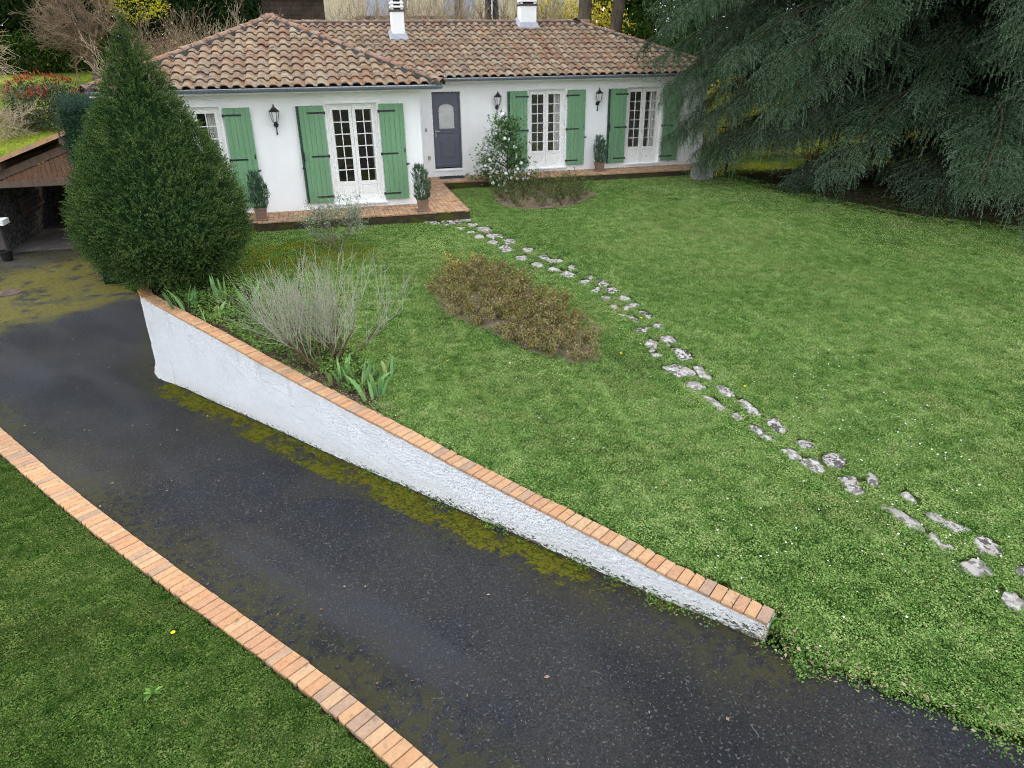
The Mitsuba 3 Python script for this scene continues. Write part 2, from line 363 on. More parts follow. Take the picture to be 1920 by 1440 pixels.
mat('old_beam', wood((0.085, 0.055, 0.04), (0.17, 0.115, 0.085), 12), rough=0.8)
mat('shed_wood', wood((0.02, 0.014, 0.010), (0.075, 0.05, 0.033), 7), rough=0.8)
mat('rubble', lambda p, n, uv: mix((0.035, 0.035, 0.035), (0.14, 0.135, 0.125), smoothstep(0.05, 0.3, voronoi(p.x * 4.5 + p.y * 4.5, p.z * 5)[1] - voronoi(p.x * 4.5 + p.y * 4.5, p.z * 5)[0]) * noise(p.x * 6, p.y * 6, p.z * 6)), rough=0.95)
mat('concrete', lambda p, n, uv: mix((0.05, 0.042, 0.040), (0.11, 0.096, 0.092), fbm(p.x * 4, p.y * 4, p.z * 4, 4)), rough=0.9)
mat('black_plastic', color=(0.012, 0.012, 0.013), rough=0.4)
mat('terracotta', lambda p, n, uv: mix((0.16, 0.095, 0.065), (0.25, 0.165, 0.12), fbm(p.x * 9, p.y * 9, p.z * 9, 3)), rough=0.8)
mat('rubber_blue', color=(0.045, 0.055, 0.075), diffuse=True)
mat('beige_render', lambda p, n, uv: mix((0.55, 0.46, 0.30), (0.70, 0.61, 0.44), fbm(p.x * 0.8, p.y, p.z * 0.8, 3)), diffuse=True)
mat('blue_grey_paint', color=(0.42, 0.46, 0.54), rough=0.6)
mat('dark_glass', color=(0.03, 0.035, 0.045), rough=0.1, spec=0.6)
mat('dark_roof', lambda p, n, uv: mix((0.06, 0.04, 0.04), (0.16, 0.10, 0.085), noise(p.x * 9, p.y * 3, p.z * 3)), rough=0.9)
mat('bark', lambda p, n, uv: mix((0.055, 0.042, 0.033), (0.20, 0.16, 0.125), fbm(p.x * 12, p.y * 12, p.z * 3.5, 3)), diffuse=True)
mat('twig', lambda p, n, uv: mix((0.10, 0.07, 0.045), (0.30, 0.22, 0.15), fbm(p.x * 2, p.y * 2, p.z * 2, 3)), diffuse=True)
mat('pale_twig', lambda p, n, uv: mix((0.26, 0.21, 0.145), (0.52, 0.42, 0.30), fbm(p.x * 3, p.y * 3, p.z * 3, 3)), diffuse=True)
mat('grey_twig', lambda p, n, uv: mix((0.12, 0.095, 0.068), (0.34, 0.345, 0.255), dr.clip(uv.y * 1.2 + 0.3 * noise(p.x * 9, p.y * 9, p.z * 9), 0, 1)), diffuse=True)
mat('dark_stem', lambda p, n, uv: mix((0.045, 0.032, 0.02), (0.15, 0.11, 0.06), fbm(p.x * 20, p.y * 20, p.z * 20, 2)), diffuse=True)
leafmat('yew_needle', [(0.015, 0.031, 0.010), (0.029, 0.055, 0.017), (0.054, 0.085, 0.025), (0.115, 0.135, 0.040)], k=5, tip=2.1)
leafmat('cedar_needle', [(0.0095, 0.0185, 0.0085), (0.019, 0.033, 0.0165), (0.043, 0.060, 0.038), (0.014, 0.026, 0.010)], k=1.2, lo=0.6, hi=1.35, tip=4.8)  # strong tip factor paints lit shelf edges over a dark interior
leafmat('olive_leaf', [(0.13, 0.17, 0.10), (0.22, 0.27, 0.18), (0.30, 0.34, 0.25)], k=4)
leafmat('camellia_leaf', [(0.022, 0.060, 0.014), (0.045, 0.11, 0.022), (0.085, 0.17, 0.04)], k=5, gloss=0.35)
leafmat('iris_leaf', [(0.09, 0.20, 0.075), (0.15, 0.29, 0.11), (0.20, 0.34, 0.12), (0.32, 0.38, 0.14)], k=5, tip=1.15)
leafmat('herb_leaf', [(0.045, 0.105, 0.022), (0.095, 0.185, 0.038), (0.18, 0.26, 0.065)], k=4)
leafmat('rose_leaf', [(0.075, 0.115, 0.03), (0.17, 0.165, 0.05), (0.27, 0.16, 0.07), (0.11, 0.17, 0.038), (0.28, 0.225, 0.10), (0.37, 0.27, 0.19), (0.15, 0.19, 0.055)], k=5)
leafmat('rose_leaf_green', [(0.04, 0.075, 0.02), (0.075, 0.12, 0.035), (0.15, 0.13, 0.06)], k=4)
leafmat('orange_leaf', [(0.45, 0.25, 0.05), (0.55, 0.36, 0.09)], k=4)
leafmat('juniper_leaf', [(0.035, 0.075, 0.045), (0.07, 0.12, 0.075), (0.11, 0.16, 0.10)], k=7, tip=1.4)
leafmat('dark_hedge', [(0.010, 0.024, 0.010), (0.018, 0.038, 0.012), (0.03, 0.055, 0.014)], k=0.8)
leafmat('layered_hedge', [(0.012, 0.032, 0.008), (0.03, 0.062, 0.012), (0.06, 0.10, 0.016)], k=1.0)
leafmat('blue_hedge', [(0.024, 0.048, 0.036), (0.045, 0.08, 0.058), (0.09, 0.13, 0.10)], k=3)
leafmat('photinia_leaf', [(0.02, 0.045, 0.012), (0.045, 0.075, 0.02), (0.10, 0.06, 0.03)], k=1.5, gloss=0.45)
leafmat('red_leaf', [(0.16, 0.030, 0.022), (0.30, 0.050, 0.035), (0.33, 0.10, 0.06)], k=2)
leafmat('sunlit_yellow_leaf', [(0.22, 0.22, 0.02), (0.42, 0.40, 0.03), (0.60, 0.55, 0.06)], k=1.5, trans=1.0)  # bright yellow stands in for sunlight on background leaves
leafmat('ochre_leaf', [(0.17, 0.11, 0.055), (0.30, 0.215, 0.11), (0.42, 0.32, 0.18)], k=1.5)
leafmat('sunlit_gold_leaf', [(0.20, 0.20, 0.02), (0.42, 0.36, 0.04), (0.60, 0.50, 0.08), (0.12, 0.16, 0.02)], k=0.6, trans=1.0)  # sunlit foliage: the sun is put into this gold
leafmat('pine_leaf', [(0.03, 0.055, 0.02), (0.06, 0.09, 0.03), (0.10, 0.11, 0.04)], k=0.7)

mat('mossy_mortar', lambda p, n, uv: mix(mix((0.025, 0.026, 0.012), (0.075, 0.06, 0.04), fbm(p.x * 14, p.y * 14, p.z * 14, 3)), (0.07, 0.075, 0.012), smoothstep(0.52, 0.65, fbm(p.x * 3, p.y * 3, p.z * 8, 3)) * 0.7), diffuse=True)

mat('far_field', lambda p, n, uv: mix((0.05, 0.06, 0.035), (0.11, 0.11, 0.08), fbm(p.x * 0.2, p.y * 0.2, 0, 3)), diffuse=True)

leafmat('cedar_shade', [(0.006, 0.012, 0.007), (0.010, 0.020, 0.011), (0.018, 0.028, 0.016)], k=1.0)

leafmat('ivy_leaf', [(0.014, 0.040, 0.010), (0.028, 0.07, 0.014), (0.06, 0.12, 0.025)], k=2)
# ------------------------------------------------------------------ ground sheets
def sheet(poly, step, hfn, drop=0.0, edge=None):
    """triangulated sheet over a polygon, with points every `step` metres and along the outline"""
    x0, y0, x1, y1 = poly.bounds
    gx, gy = np.meshgrid(np.arange(x0, x1, step), np.arange(y0, y1, step))
    p = np.stack([gx.ravel(), gy.ravel()], 1)
    p = p[contains_xy(poly.buffer(-step * 0.4), p[:, 0], p[:, 1])]
    ring = poly.exterior; n = int(ring.length / (edge or step)) + 1
    b = np.array([ring.interpolate(t).coords[0] for t in np.linspace(0, ring.length, n, endpoint=False)] + list(ring.coords)[:-1])
    p = np.unique(np.round(np.vstack([p, b]), 5), axis=0)
    f = Delaunay(p).simplices
    c = p[f].mean(1)
    f = f[contains_xy(poly.buffer(1e-4), c[:, 0], c[:, 1])]
    a = p[f[:, 1]] - p[f[:, 0]]; d = p[f[:, 2]] - p[f[:, 0]]
    w = a[:, 0] * d[:, 1] - a[:, 1] * d[:, 0]
    f[w < 0] = f[w < 0][:, ::-1]
    f = f[np.abs(w) > 1e-9]
    return np.column_stack([p, hfn(p[:, 0], p[:, 1]) - drop]), f

def structure(key, *a, **k):
    return tag(put(key, *a, **k), kind='structure')

gx = np.linspace(-300, 300, 13)
v = np.array([[x, y, -4.5] for y in gx for x in gx]); n = len(gx)
f = np.array([[i * n + j, i * n + j + 1, (i + 1) * n + j + 1, (i + 1) * n + j] for i in range(n - 1) for j in range(n - 1)])
structure('ground', (v, f), 'far_field')
structure('lawn', sheet(LAWN, 0.16, lambda x, y: lawn_h(x, y) - 0.012 - 0.05 * np.exp(-(seg_dist(x, y, EDGE) / 0.5) ** 2)), 'turf', smooth=True)
v, f = sheet(DRIVE, 0.16, drive_h)
border = [np.array([WALL_E, [-2.39, -13.2], WALL_K, [-6.3, -4.8]]), KERB_LO + [0.1, 0.1]]
ud = np.minimum(seg_dist(v[:, 0], v[:, 1], border[0]), seg_dist(v[:, 0], v[:, 1], border[1]))
structure('driveway', (v, f), 'asphalt', smooth=True, uv=np.stack([ud, 0 * ud], 1))
structure('verge', sheet(VERGE, 0.4, verge_h, 0.01), 'turf', smooth=True)
HILL = Polygon([(-60, -8), (-15.5, -8), (-15.5, 8.6), (-6.0, 8.6), (-6.0, 6.0), (9.3, 6.0), (9.3, -0.9), (30, -0.9), (60, -0.9), (60, 70), (-60, 70)])
structure('hillside', sheet(HILL, 1.0, back_h, 0.03), 'hill_turf', smooth=True)

# ------------------------------------------------------------------ grass: patches of short blades and clover, as instances
def grass_patch(key, size, nb, nc, seed, hmin=0.018, hmax=0.045, mat_='grass_blade'):
    g = np.random.default_rng(seed)
    P = np.column_stack([g.uniform(-size / 2, size / 2, (nb, 2)), np.full(nb, -0.004)])
    lean = g.normal(size=(nb, 2)) * 0.8
    D = np.column_stack([lean, np.ones(nb)])
    L = g.uniform(hmin, hmax, nb) * (0.6 + 0.8 * meshkit.noise(P * 9 + seed)); W = g.uniform(0.0035, 0.0075, nb)
    v1, f1 = blades(P, D, rnd_dir(g, nb), L, W)
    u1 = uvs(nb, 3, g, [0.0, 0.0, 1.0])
    Pc = np.column_stack([g.uniform(-size / 2, size / 2, (nc, 2)), g.uniform(0.006, 0.026, nc)])
    N = norm(np.column_stack([g.normal(size=(nc, 2)) * 0.45, np.ones(nc)]))
    a = g.uniform(0, 2 * np.pi, nc); D2 = np.column_stack([np.cos(a), np.sin(a), g.normal(size=nc) * 0.3])
    v2, f2 = leaves(Pc, D2, N, g.uniform(0.012, 0.027, nc), g.uniform(0.010, 0.020, nc))
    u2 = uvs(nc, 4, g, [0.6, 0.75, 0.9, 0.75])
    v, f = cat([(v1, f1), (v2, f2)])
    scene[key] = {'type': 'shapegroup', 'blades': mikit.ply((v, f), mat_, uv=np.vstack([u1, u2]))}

R = np.random.default_rng(11)
for k in range(4):
    grass_patch(f'turf_patch_{k}', 0.44, 4600, 1300, 20 + k)
    grass_patch(f'turf_tuft_{k}', 0.13, 420, 110, 40 + k)
    grass_patch(f'verge_patch_{k}', 0.34, 4200, 1500, 60 + k, 0.022, 0.055, 'verge_blade')
    grass_patch(f'verge_tuft_{k}', 0.12, 520, 170, 80 + k, 0.022, 0.055, 'verge_blade')

def seen(x, y, z, m=0.2):
    """is the point in the picture, or close to it?"""
    d = np.stack([x, y, z], -1) - EYE
    r = norm(np.cross(FWD, UP)); u = np.cross(r, FWD)
    w = d @ FWD; a = np.abs(d @ r) / np.maximum(w, 1e-6); b = np.abs(d @ u) / np.maximum(w, 1e-6)
    return (w > 0.3) & (a < 0.7226 + m) & (b < 0.542 + m)

GRASS_N = [0]
def sow(name, poly, group, tgroup, size, tsize, hfn, holes, yscale=1.0):
    x0, y0, x1, y1 = poly.bounds
    inner = poly.buffer(-size * 0.42)
    for h in holes: inner = inner.difference(h.buffer(size * 0.5))
    g = np.stack(np.meshgrid(np.arange(x0, x1, size * 0.86), np.arange(y0, y1, size * 0.86)), -1).reshape(-1, 2)
    g = g + R.uniform(-0.04, 0.04, g.shape)
    g = g[seen(g[:, 0], g[:, 1], hfn(g[:, 0], g[:, 1]))]
    ok = contains_xy(inner, g[:, 0], g[:, 1])
    spots = [(x, y, 0) for x, y in g[ok]]
    cover = [sbox(x - size * 0.43, y - size * 0.43, x + size * 0.43, y + size * 0.43) for x, y, _ in spots]
    from shapely import union_all
    rest = poly.buffer(-tsize * 0.28)
    for h in holes: rest = rest.difference(h.buffer(tsize * 0.26))
    rest = rest.difference(union_all(cover).buffer(-0.02))
    x0, y0, x1, y1 = rest.bounds
    g = np.stack(np.meshgrid(np.arange(x0, x1, tsize * 0.72), np.arange(y0, y1, tsize * 0.72)), -1).reshape(-1, 2)
    g = g + R.uniform(-0.02, 0.02, g.shape)
    g = g[seen(g[:, 0], g[:, 1], hfn(g[:, 0], g[:, 1]), 0.12)]
    g = g[contains_xy(rest, g[:, 0], g[:, 1])]
    spots += [(x, y, 1) for x, y in g]
    S = np.array(spots); Z = hfn(S[:, 0], S[:, 1])
    dzx = (hfn(S[:, 0] + 0.05, S[:, 1]) - hfn(S[:, 0] - 0.05, S[:, 1])) / 0.1
    dzy = (hfn(S[:, 0], S[:, 1] + 0.05) - hfn(S[:, 0], S[:, 1] - 0.05)) / 0.1
    lush = 0.75 + 0.9 * meshkit.fbm(np.column_stack([S[:, :2] * 0.9, 0 * Z]), 2, 8)
    for i, (x, y, t) in enumerate(spots):
        a = R.uniform(0, 2 * math.pi); c, s = math.cos(a), math.sin(a); h = lush[i]
        if t == 0: a = math.pi / 2 * R.integers(4); c, s = math.cos(a), math.sin(a)
        m = np.array([[c, -s, 0, x], [s, c, 0, y], [dzx[i] * c + dzy[i] * s, -dzx[i] * s + dzy[i] * c, h, Z[i]], [0, 0, 0, 1]])
        GRASS_N[0] += 1
        scene[f'{name}__{i + 1:04d}'] = {'type': 'instance', 'group': {'type': 'ref', 'id': f'{(tgroup if t else group)}_{R.integers(4)}'}, 'to_world': T(m)}
    tag(name, kind='stuff')
# ------------------------------------------------------------------ brick terrace in front of the house
TER = Polygon([(-6.35, -3.91), (-0.004, -3.91), (-0.004, -0.01), (9.25, -0.01), (9.25, -1.05), (TERRACE_X, -1.05), (TERRACE_X, -5.1), (-6.35, -4.95)])
tag(put('terrace', prism(TER.buffer(-0.012), -0.6, -0.014), 'mossy_mortar'), kind='structure')
pv = []
Wp = 0.108
for i in range(-62, 90):
    for j in range(-50, 2):
        d = (i - j) % 4
        if d == 0: q = sbox(i * Wp, j * Wp, (i + 2) * Wp, (j + 1) * Wp)
        elif d == 3: q = sbox(i * Wp, j * Wp, (i + 1) * Wp, (j + 2) * Wp)
        else: continue
        if not TER.intersects(q): continue
        q2 = q.buffer(-0.0045, join_style='mitre').intersection(TER)
        if q2.is_empty or q2.area < 0.003 or q2.geom_type != 'Polygon': continue
        pv.append((q2, q.buffer(-0.0045, join_style='mitre').equals(q2)))
rp = np.random.default_rng(3)
rank = sorted(range(len(pv)), key=lambda i: np.hypot(pv[i][0].centroid.x - EYE[0], pv[i][0].centroid.y - EYE[1]) + (6 if pv[i][0].centroid.x < -4 else 0))
paver_ply = {}
def paver_shape(vert, k):
    if (vert, k) not in paver_ply:
        a, b = (Wp - 0.0045, Wp / 2 - 0.0045) if not vert else (Wp / 2 - 0.0045, Wp - 0.0045)
        v, f = bevel_box(-a, a, -b, b, -0.03, 0.0, 0.005)
        paver_ply[vert, k] = mikit.ply((v, f), 'paver', uv=np.column_stack([np.full(len(v), (k + 0.5) / 6), np.zeros(len(v))]))
    return paver_ply[vert, k]
rest = []
for c, i in enumerate(rank):
    q, whole = pv[i]; k = int(rp.integers(6)); dz = rp.uniform(-0.003, 0.004)
    if c < 300 and whole:
        x0, y0, x1, y1 = q.bounds
        put('terrace__paver', paver_shape(x1 - x0 < y1 - y0, k), None, to_world=T().translate([(x0 + x1) / 2, (y0 + y1) / 2, dz]).rotate([1, 0.3, 0], rp.uniform(-0.6, 0.6)))
    else:
        v, f = prism(q, -0.03, dz)
        rest.append((v, f, np.column_stack([np.full(len(v), (k + 0.5) / 6), np.zeros(len(v))])))
v, f = cat([(a, b) for a, b, _ in rest])
tag(put('terrace__far_paving', (v, f), 'paver', uv=np.vstack([c for _, _, c in rest])), kind='stuff')

# ------------------------------------------------------------------ retaining wall with its brick coping
def resample(pl, step):
    L = LineString(pl); n = max(2, int(round(L.length / step)) + 1)
    return np.array([L.interpolate(t).coords[0] for t in np.linspace(0, L.length, n)])
WALL_LINE = np.array([[0.89, -17.68], [0.30, -16.96], [-0.40, -15.97], [-1.28, -14.75], [-2.39, -13.24], [-3.82, -11.20], [-4.71, -9.95], [-5.35, -9.02], [-5.62, -8.62], [-5.74, -8.30], [-5.86, -7.6], [-6.28, -5.0]])
def top_h(x, y): return lawn_h(x, y) + 0.025
fw = resample(WALL_LINE, 0.045)
tg = norm(np.gradient(fw, axis=0)); nrm = np.stack([-tg[:, 1], tg[:, 0]], 1)   # to the left of E -> K, i.e. towards the drive
if nrm[0] @ np.array([-0.8, -0.58]) < 0: nrm = -nrm
nz = 34
zt = top_h(fw[:, 0], fw[:, 1]); zb = drive_h(fw[:, 0], fw[:, 1]) - 0.04
g = np.linspace(0, 1, nz)
P = np.stack([np.repeat(fw[:, 0:1], nz, 1), np.repeat(fw[:, 1:2], nz, 1), zb[:, None] + (zt - zb)[:, None] * g], -1)
rough = 0.020 * (meshkit.fbm(P * np.array([13, 13, 17]), 3, 4) - 0.5) + 0.014 * (meshkit.fbm(P * 2.0, 2, 9) - 0.5) + 0.03 * np.clip(0.25 - g, 0, 1)[None] * (meshkit.noise(P * 6, 2) - 0.3)
flare = 0.10 * np.clip(1 - (P[:, :, 2] - zb[:, None]) / 0.16, 0, 1) ** 2 * sm(-5.0, -5.6, P[:, :, 0])
P[:, :, :2] += nrm[:, None, :] * (rough + flare)[..., None]
front = P.reshape(-1, 3); nf = len(fw)
ff = [[i * nz + j, (i + 1) * nz + j, (i + 1) * nz + j + 1, i * nz + j + 1] for i in range(nf - 1) for j in range(nz - 1)]
bk = fw - nrm * 0.20
back = np.stack([np.column_stack([bk, zb]), np.column_stack([bk, zt])], 1).reshape(-1, 3)
o = len(front); bf = []
for i in range(nf - 1):
    bf.append([o + 2 * i, o + 2 * i + 1, o + 2 * i + 3, o + 2 * i + 2])
    bf.append([i * nz + nz - 1, (i + 1) * nz + nz - 1, o + 2 * i + 3, o + 2 * i + 1])
for i in (0, nf - 1):
    for j in range(nz - 1):
        pass
ends = []
for i in (0, nf - 1):
    ends += [[i * nz, i * nz + nz - 1, o + 2 * i + 1, o + 2 * i]]
wall = tag(put('garden_wall', (np.vstack([front, back]), np.vstack([ff, bf, ends])), 'roughcast', smooth=40), 'low white roughcast retaining wall along the drive, stained black at its foot', 'wall')

def coping(holder, line, width, inset, hfn, pitch, thick, bs, seed, skip=lambda i, n: False, widen=None):
    """bricks laid side by side across a line of points; returns how many"""
    g = np.random.default_rng(seed)
    L = LineString(line); n = int(L.length / pitch); shapes = {}
    for i in range(n):
        p = np.array(L.interpolate((i + 0.5) * pitch).coords[0]); q = np.array(L.interpolate((i + 0.5) * pitch + 0.02).coords[0]); o_ = np.array(L.interpolate(max(0, (i + 0.5) * pitch - 0.02)).coords[0])
        t = norm(q - o_); m = np.array([-t[1], t[0]])
        k = int(g.integers(8)); w = width if widen is None else widen(i / n)
        key = (k, bs, round(w, 2))
        if key not in shapes:
            gg = np.random.default_rng(100 + k)
            a = (pitch - 0.008) / 2
            x0 = -w / 2 + gg.uniform(0, 0.006); x1 = w / 2 - gg.uniform(0, 0.006)
            out = [(x0, -a), (x1, -a), (x1, a), (x0, a)]
            if k == 6: out = [(x0, -a), (x1 - 0.02, -a), (x1 - 0.004, -a * 0.4), (x1, a), (x0, a)]
            if k == 7: out = [(x0, -a), (x1, -a), (x1 - 0.006, a * 0.5), (x1 - 0.03, a), (x0, a)]
            b = 0.004
            pts = []
            for (x, y) in out:
                pts += [[x, y, -thick], [x, y, -b * 1.4], [x - np.sign(x) * b, y - np.sign(y) * b, 0]]
            h = m3.Manifold.hull_points(np.array(pts)).to_mesh(); v = np.array(h.vert_properties[:, :3]); f = np.array(h.tri_verts)
            shapes[key] = mikit.ply((v, f), bs, uv=np.column_stack([np.full(len(v), [0.1, 0.3, 0.45, 0.6, 0.75, 0.95, 0.2, 0.5][k]), np.zeros(len(v))]))
        c = p - m * inset; dz = g.uniform(-0.004, 0.004)
        z = float(hfn(c[0], c[1])) + dz
        z1 = float(hfn(*(c + t * 0.1))); z0 = float(hfn(*(c - t * 0.1)))
        e1 = np.array([m[0], m[1], 0.0]); e2 = norm(np.array([t[0], t[1], (z1 - z0) / 0.2])); e1 = norm(e1 + np.array([t[0], t[1], 0]) * g.normal() * 0.012); e3 = np.cross(e1, e2)
        if e3[2] < 0: e1, e3 = -e1, -e3
        M = np.eye(4); M[:3, 0], M[:3, 1], M[:3, 2], M[:3, 3] = e1, e2, e3, [c[0], c[1], z]
        put(holder, shapes[key], None, to_world=T(M))
    return n
# direction check: left of E->K is the drive side, so the bricks sit inset to the right (inside)
sgn = 1.0 if (np.array([-tg[0, 1], tg[0, 0]]) @ nrm[0]) > 0 else -1.0
line_cap = WALL_LINE[:9]
coping('garden_wall__brick', line_cap, 0.205, sgn * 0.088, lambda x, y: top_h(x, y) + 0.036, 0.1045, 0.034, 'brick', 5)
coping('garden_wall__old_brick', WALL_LINE[8:], 0.205, sgn * 0.088, lambda x, y: top_h(x, y) + 0.036, 0.1045, 0.034, 'old_brick', 6)

# ------------------------------------------------------------------ brick border on the other side of the drive
kl = KERB_LO.copy()
kt = norm(np.gradient(kl, axis=0)); kn = np.stack([-kt[:, 1], kt[:, 0]], 1)
kn = np.where((kn @ np.array([0.8, 0.6]))[:, None] < 0, -kn, kn)
kw = np.interp(np.linspace(0, 1, len(kl)), [0, 0.1, 0.75, 1], [0.285, 0.285, 0.215, 0.21])
mid = kl + kn * kw[:, None] / 2
bord = tag(put('brick_border', (lambda a: a)(cat([tube(np.column_stack([mid + kn * 0.0, drive_h(mid[:, 0], mid[:, 1]) - 0.035]), 0.06, 4)])), 'mortar'), 'row of tan bricks laid crosswise edging the asphalt drive', 'kerb')
nb_ = int(LineString(mid).length / 0.112)
coping('brick_border__brick', mid, 0.22, 0.0, lambda x, y: drive_h(x, y) + 0.045, 0.112, 0.05, 'brick', 8, widen=lambda t: float(np.round(np.interp(t, [0, 0.2, 0.75, 1], [0.285, 0.28, 0.22, 0.21]), 2)))

# ------------------------------------------------------------------ stepping stones
STONES = [[(-0.22,-4.83),(0.04,-4.83),(0.1,-5.19),(-0.06,-5.2)],
[(0.2,-4.88),(0.38,-4.83),(0.43,-5.03),(0.27,-5.08)],
[(0.55,-4.91),(0.88,-4.72),(0.86,-5.1),(0.67,-5.1)],
[(0.35,-5.18),(0.64,-5.17),(0.64,-5.4),(0.42,-5.46)],
[(0.16,-5.31),(0.28,-5.32),(0.3,-5.49),(0.18,-5.49)],
[(0.7,-5.46),(0.93,-5.47),(0.95,-5.61),(0.76,-5.73)],
[(0.43,-5.67),(0.59,-5.66),(0.59,-5.84),(0.47,-5.87)],
[(0.86,-5.87),(1.1,-5.81),(1.14,-6.15),(0.95,-6.25)],
[(0.6,-6.1),(0.74,-6.06),(0.75,-6.22),(0.64,-6.25)],
[(0.71,-6.4),(0.85,-6.35),(0.84,-6.64),(0.69,-6.67)],
[(0.99,-6.41),(1.27,-6.4),(1.28,-6.71),(1.01,-6.72)],
[(1.25,-6.85),(1.45,-6.82),(1.44,-7.15),(1.23,-7.19)],
[(0.88,-6.92),(1.1,-6.87),(1.09,-7.11),(0.92,-7.14)],
[(1.04,-7.24),(1.28,-7.25),(1.3,-7.52),(1.08,-7.58)],
[(1.5,-7.45),(1.68,-7.46),(1.65,-7.7),(1.47,-7.74)],
[(1.27,-7.9),(1.44,-7.9),(1.45,-8.08),(1.28,-8.12)],
[(1.7,-7.93),(1.85,-7.94),(1.86,-8.17),(1.74,-8.23)],
[(1.77,-8.28),(2.04,-8.19),(2.09,-8.42),(1.83,-8.46)],
[(1.47,-8.34),(1.64,-8.32),(1.65,-8.59),(1.5,-8.62)],
[(2.08,-8.69),(2.23,-8.64),(2.24,-8.89),(2.11,-8.96)],
[(1.68,-8.72),(1.86,-8.62),(1.87,-8.89),(1.69,-8.98)],
[(1.8,-9.03),(2.0,-8.93),(2.1,-9.21),(1.93,-9.31)],
[(2.26,-9.29),(2.4,-9.29),(2.42,-9.42),(2.29,-9.45)],
[(2.02,-9.54),(2.21,-9.47),(2.22,-9.66),(2.07,-9.71)],
[(2.36,-9.58),(2.49,-9.51),(2.51,-9.77),(2.38,-9.86)],
[(2.09,-10.02),(2.28,-9.87),(2.31,-9.97),(2.15,-10.09)],
[(2.4,-9.99),(2.58,-9.95),(2.56,-10.19),(2.41,-10.22)],
[(2.19,-10.32),(2.31,-10.3),(2.3,-10.52),(2.19,-10.55)],
[(2.44,-10.42),(2.61,-10.35),(2.61,-10.56),(2.46,-10.62)],
[(2.16,-10.76),(2.26,-10.73),(2.24,-10.89),(2.17,-10.91)],
[(2.35,-10.88),(2.67,-10.72),(2.66,-10.89),(2.36,-11.01)],
[(2.51,-11.17),(2.64,-11.14),(2.64,-11.44),(2.54,-11.45)],
[(2.2,-11.18),(2.28,-11.17),(2.38,-11.56),(2.28,-11.58)],
[(2.52,-11.69),(2.66,-11.66),(2.69,-11.85),(2.56,-11.89)],
[(2.19,-11.81),(2.45,-11.78),(2.4,-11.93),(2.18,-11.95)],
[(2.44,-12.17),(2.61,-12.12),(2.63,-12.38),(2.43,-12.42)],
[(2.17,-12.23),(2.32,-12.21),(2.29,-12.51),(2.12,-12.52)],
[(2.46,-12.6),(2.6,-12.58),(2.63,-12.9),(2.44,-12.97)],
[(2.1,-12.66),(2.22,-12.67),(2.24,-12.77),(2.11,-12.78)],
[(2.11,-13.07),(2.35,-13.02),(2.44,-13.35),(2.17,-13.37)],
[(2.54,-13.13),(2.62,-13.1),(2.59,-13.54),(2.49,-13.59)],
[(2.19,-13.55),(2.35,-13.55),(2.38,-13.76),(2.18,-13.81)],
[(2.55,-13.74),(2.62,-13.72),(2.68,-13.99),(2.54,-14.04)],
[(2.25,-13.95),(2.31,-13.95),(2.38,-14.35),(2.29,-14.39)],
[(2.63,-14.17),(2.73,-14.14),(2.76,-14.56),(2.65,-14.59)],
[(2.38,-14.49),(2.49,-14.45),(2.5,-14.58),(2.37,-14.62)],
[(2.75,-14.68),(2.89,-14.68),(2.88,-14.84),(2.72,-14.82)],
[(2.68,-14.85),(2.86,-14.85),(2.83,-14.97),(2.71,-14.99)],
[(2.45,-14.76),(2.56,-14.78),(2.57,-15.08),(2.47,-15.1)],
[(2.85,-15.21),(2.97,-15.18),(3.0,-15.32),(2.81,-15.37)],
[(2.55,-15.33),(2.68,-15.34),(2.68,-15.53),(2.54,-15.52)],
[(2.63,-15.59),(2.79,-15.58),(2.78,-15.83),(2.66,-15.84)],
[(2.96,-15.6),(3.11,-15.54),(3.14,-15.67),(2.89,-15.84)],
[(2.84,-16.0),(3.02,-15.96),(2.9,-16.35),(2.8,-16.25)],
[(3.21,-15.98),(3.27,-16.0),(3.27,-16.12),(3.09,-16.21)],
[(3.31,-16.39),(3.39,-16.39),(3.36,-16.54),(3.27,-16.56)],
[(2.95,-16.54),(3.04,-16.52),(3.13,-16.92),(3.01,-16.93)],
[(3.34,-16.75),(3.45,-16.74),(3.45,-16.85),(3.31,-16.89)],
[(3.33,-16.97),(3.5,-16.87),(3.57,-17.05),(3.35,-17.06)],
[(3.06,-17.04),(3.16,-17.03),(3.21,-17.25),(3.07,-17.28)],
[(3.46,-17.2),(3.63,-17.19),(3.65,-17.39),(3.46,-17.38)],
[(3.07,-17.46),(3.31,-17.41),(3.35,-17.58),(3.12,-17.61)],
[(3.49,-17.66),(3.64,-17.6),(3.68,-17.67),(3.59,-17.74)],
[(3.14,-17.88),(3.29,-17.8),(3.3,-17.96),(3.16,-18.07)]]
rs = np.random.default_rng(21)
HOLES = []
cent = []
for q in STONES:
    q = np.array(q, float)
    if q[:, 1].mean() > -5.08: q[:, 1] -= 0.16
    c = q.mean(0); cent.append(c)
path = np.array([[0.3, -5.0], [1.0, -6.3], [1.6, -7.8], [2.1, -9.2], [2.36, -10.4], [2.44, -11.6], [2.38, -12.8], [2.45, -14.0], [2.65, -15.0], [2.95, -16.0], [3.35, -17.1], [3.5, -18.2]])
def side_of(c):
    d = np.linalg.norm(path - c, axis=1); i = int(np.argmin(d)); i = min(max(i, 0), len(path) - 2)
    t = path[i + 1] - path[i]; return t[0] * (c[1] - path[i][1]) - t[1] * (c[0] - path[i][0])
order = {'left': [], 'right': []}
sides = ['right' if side_of(c) > 0 else 'left' for c in cent]
for i in sorted(range(len(cent)), key=lambda i: -cent[i][1]): order[sides[i]].append(i)
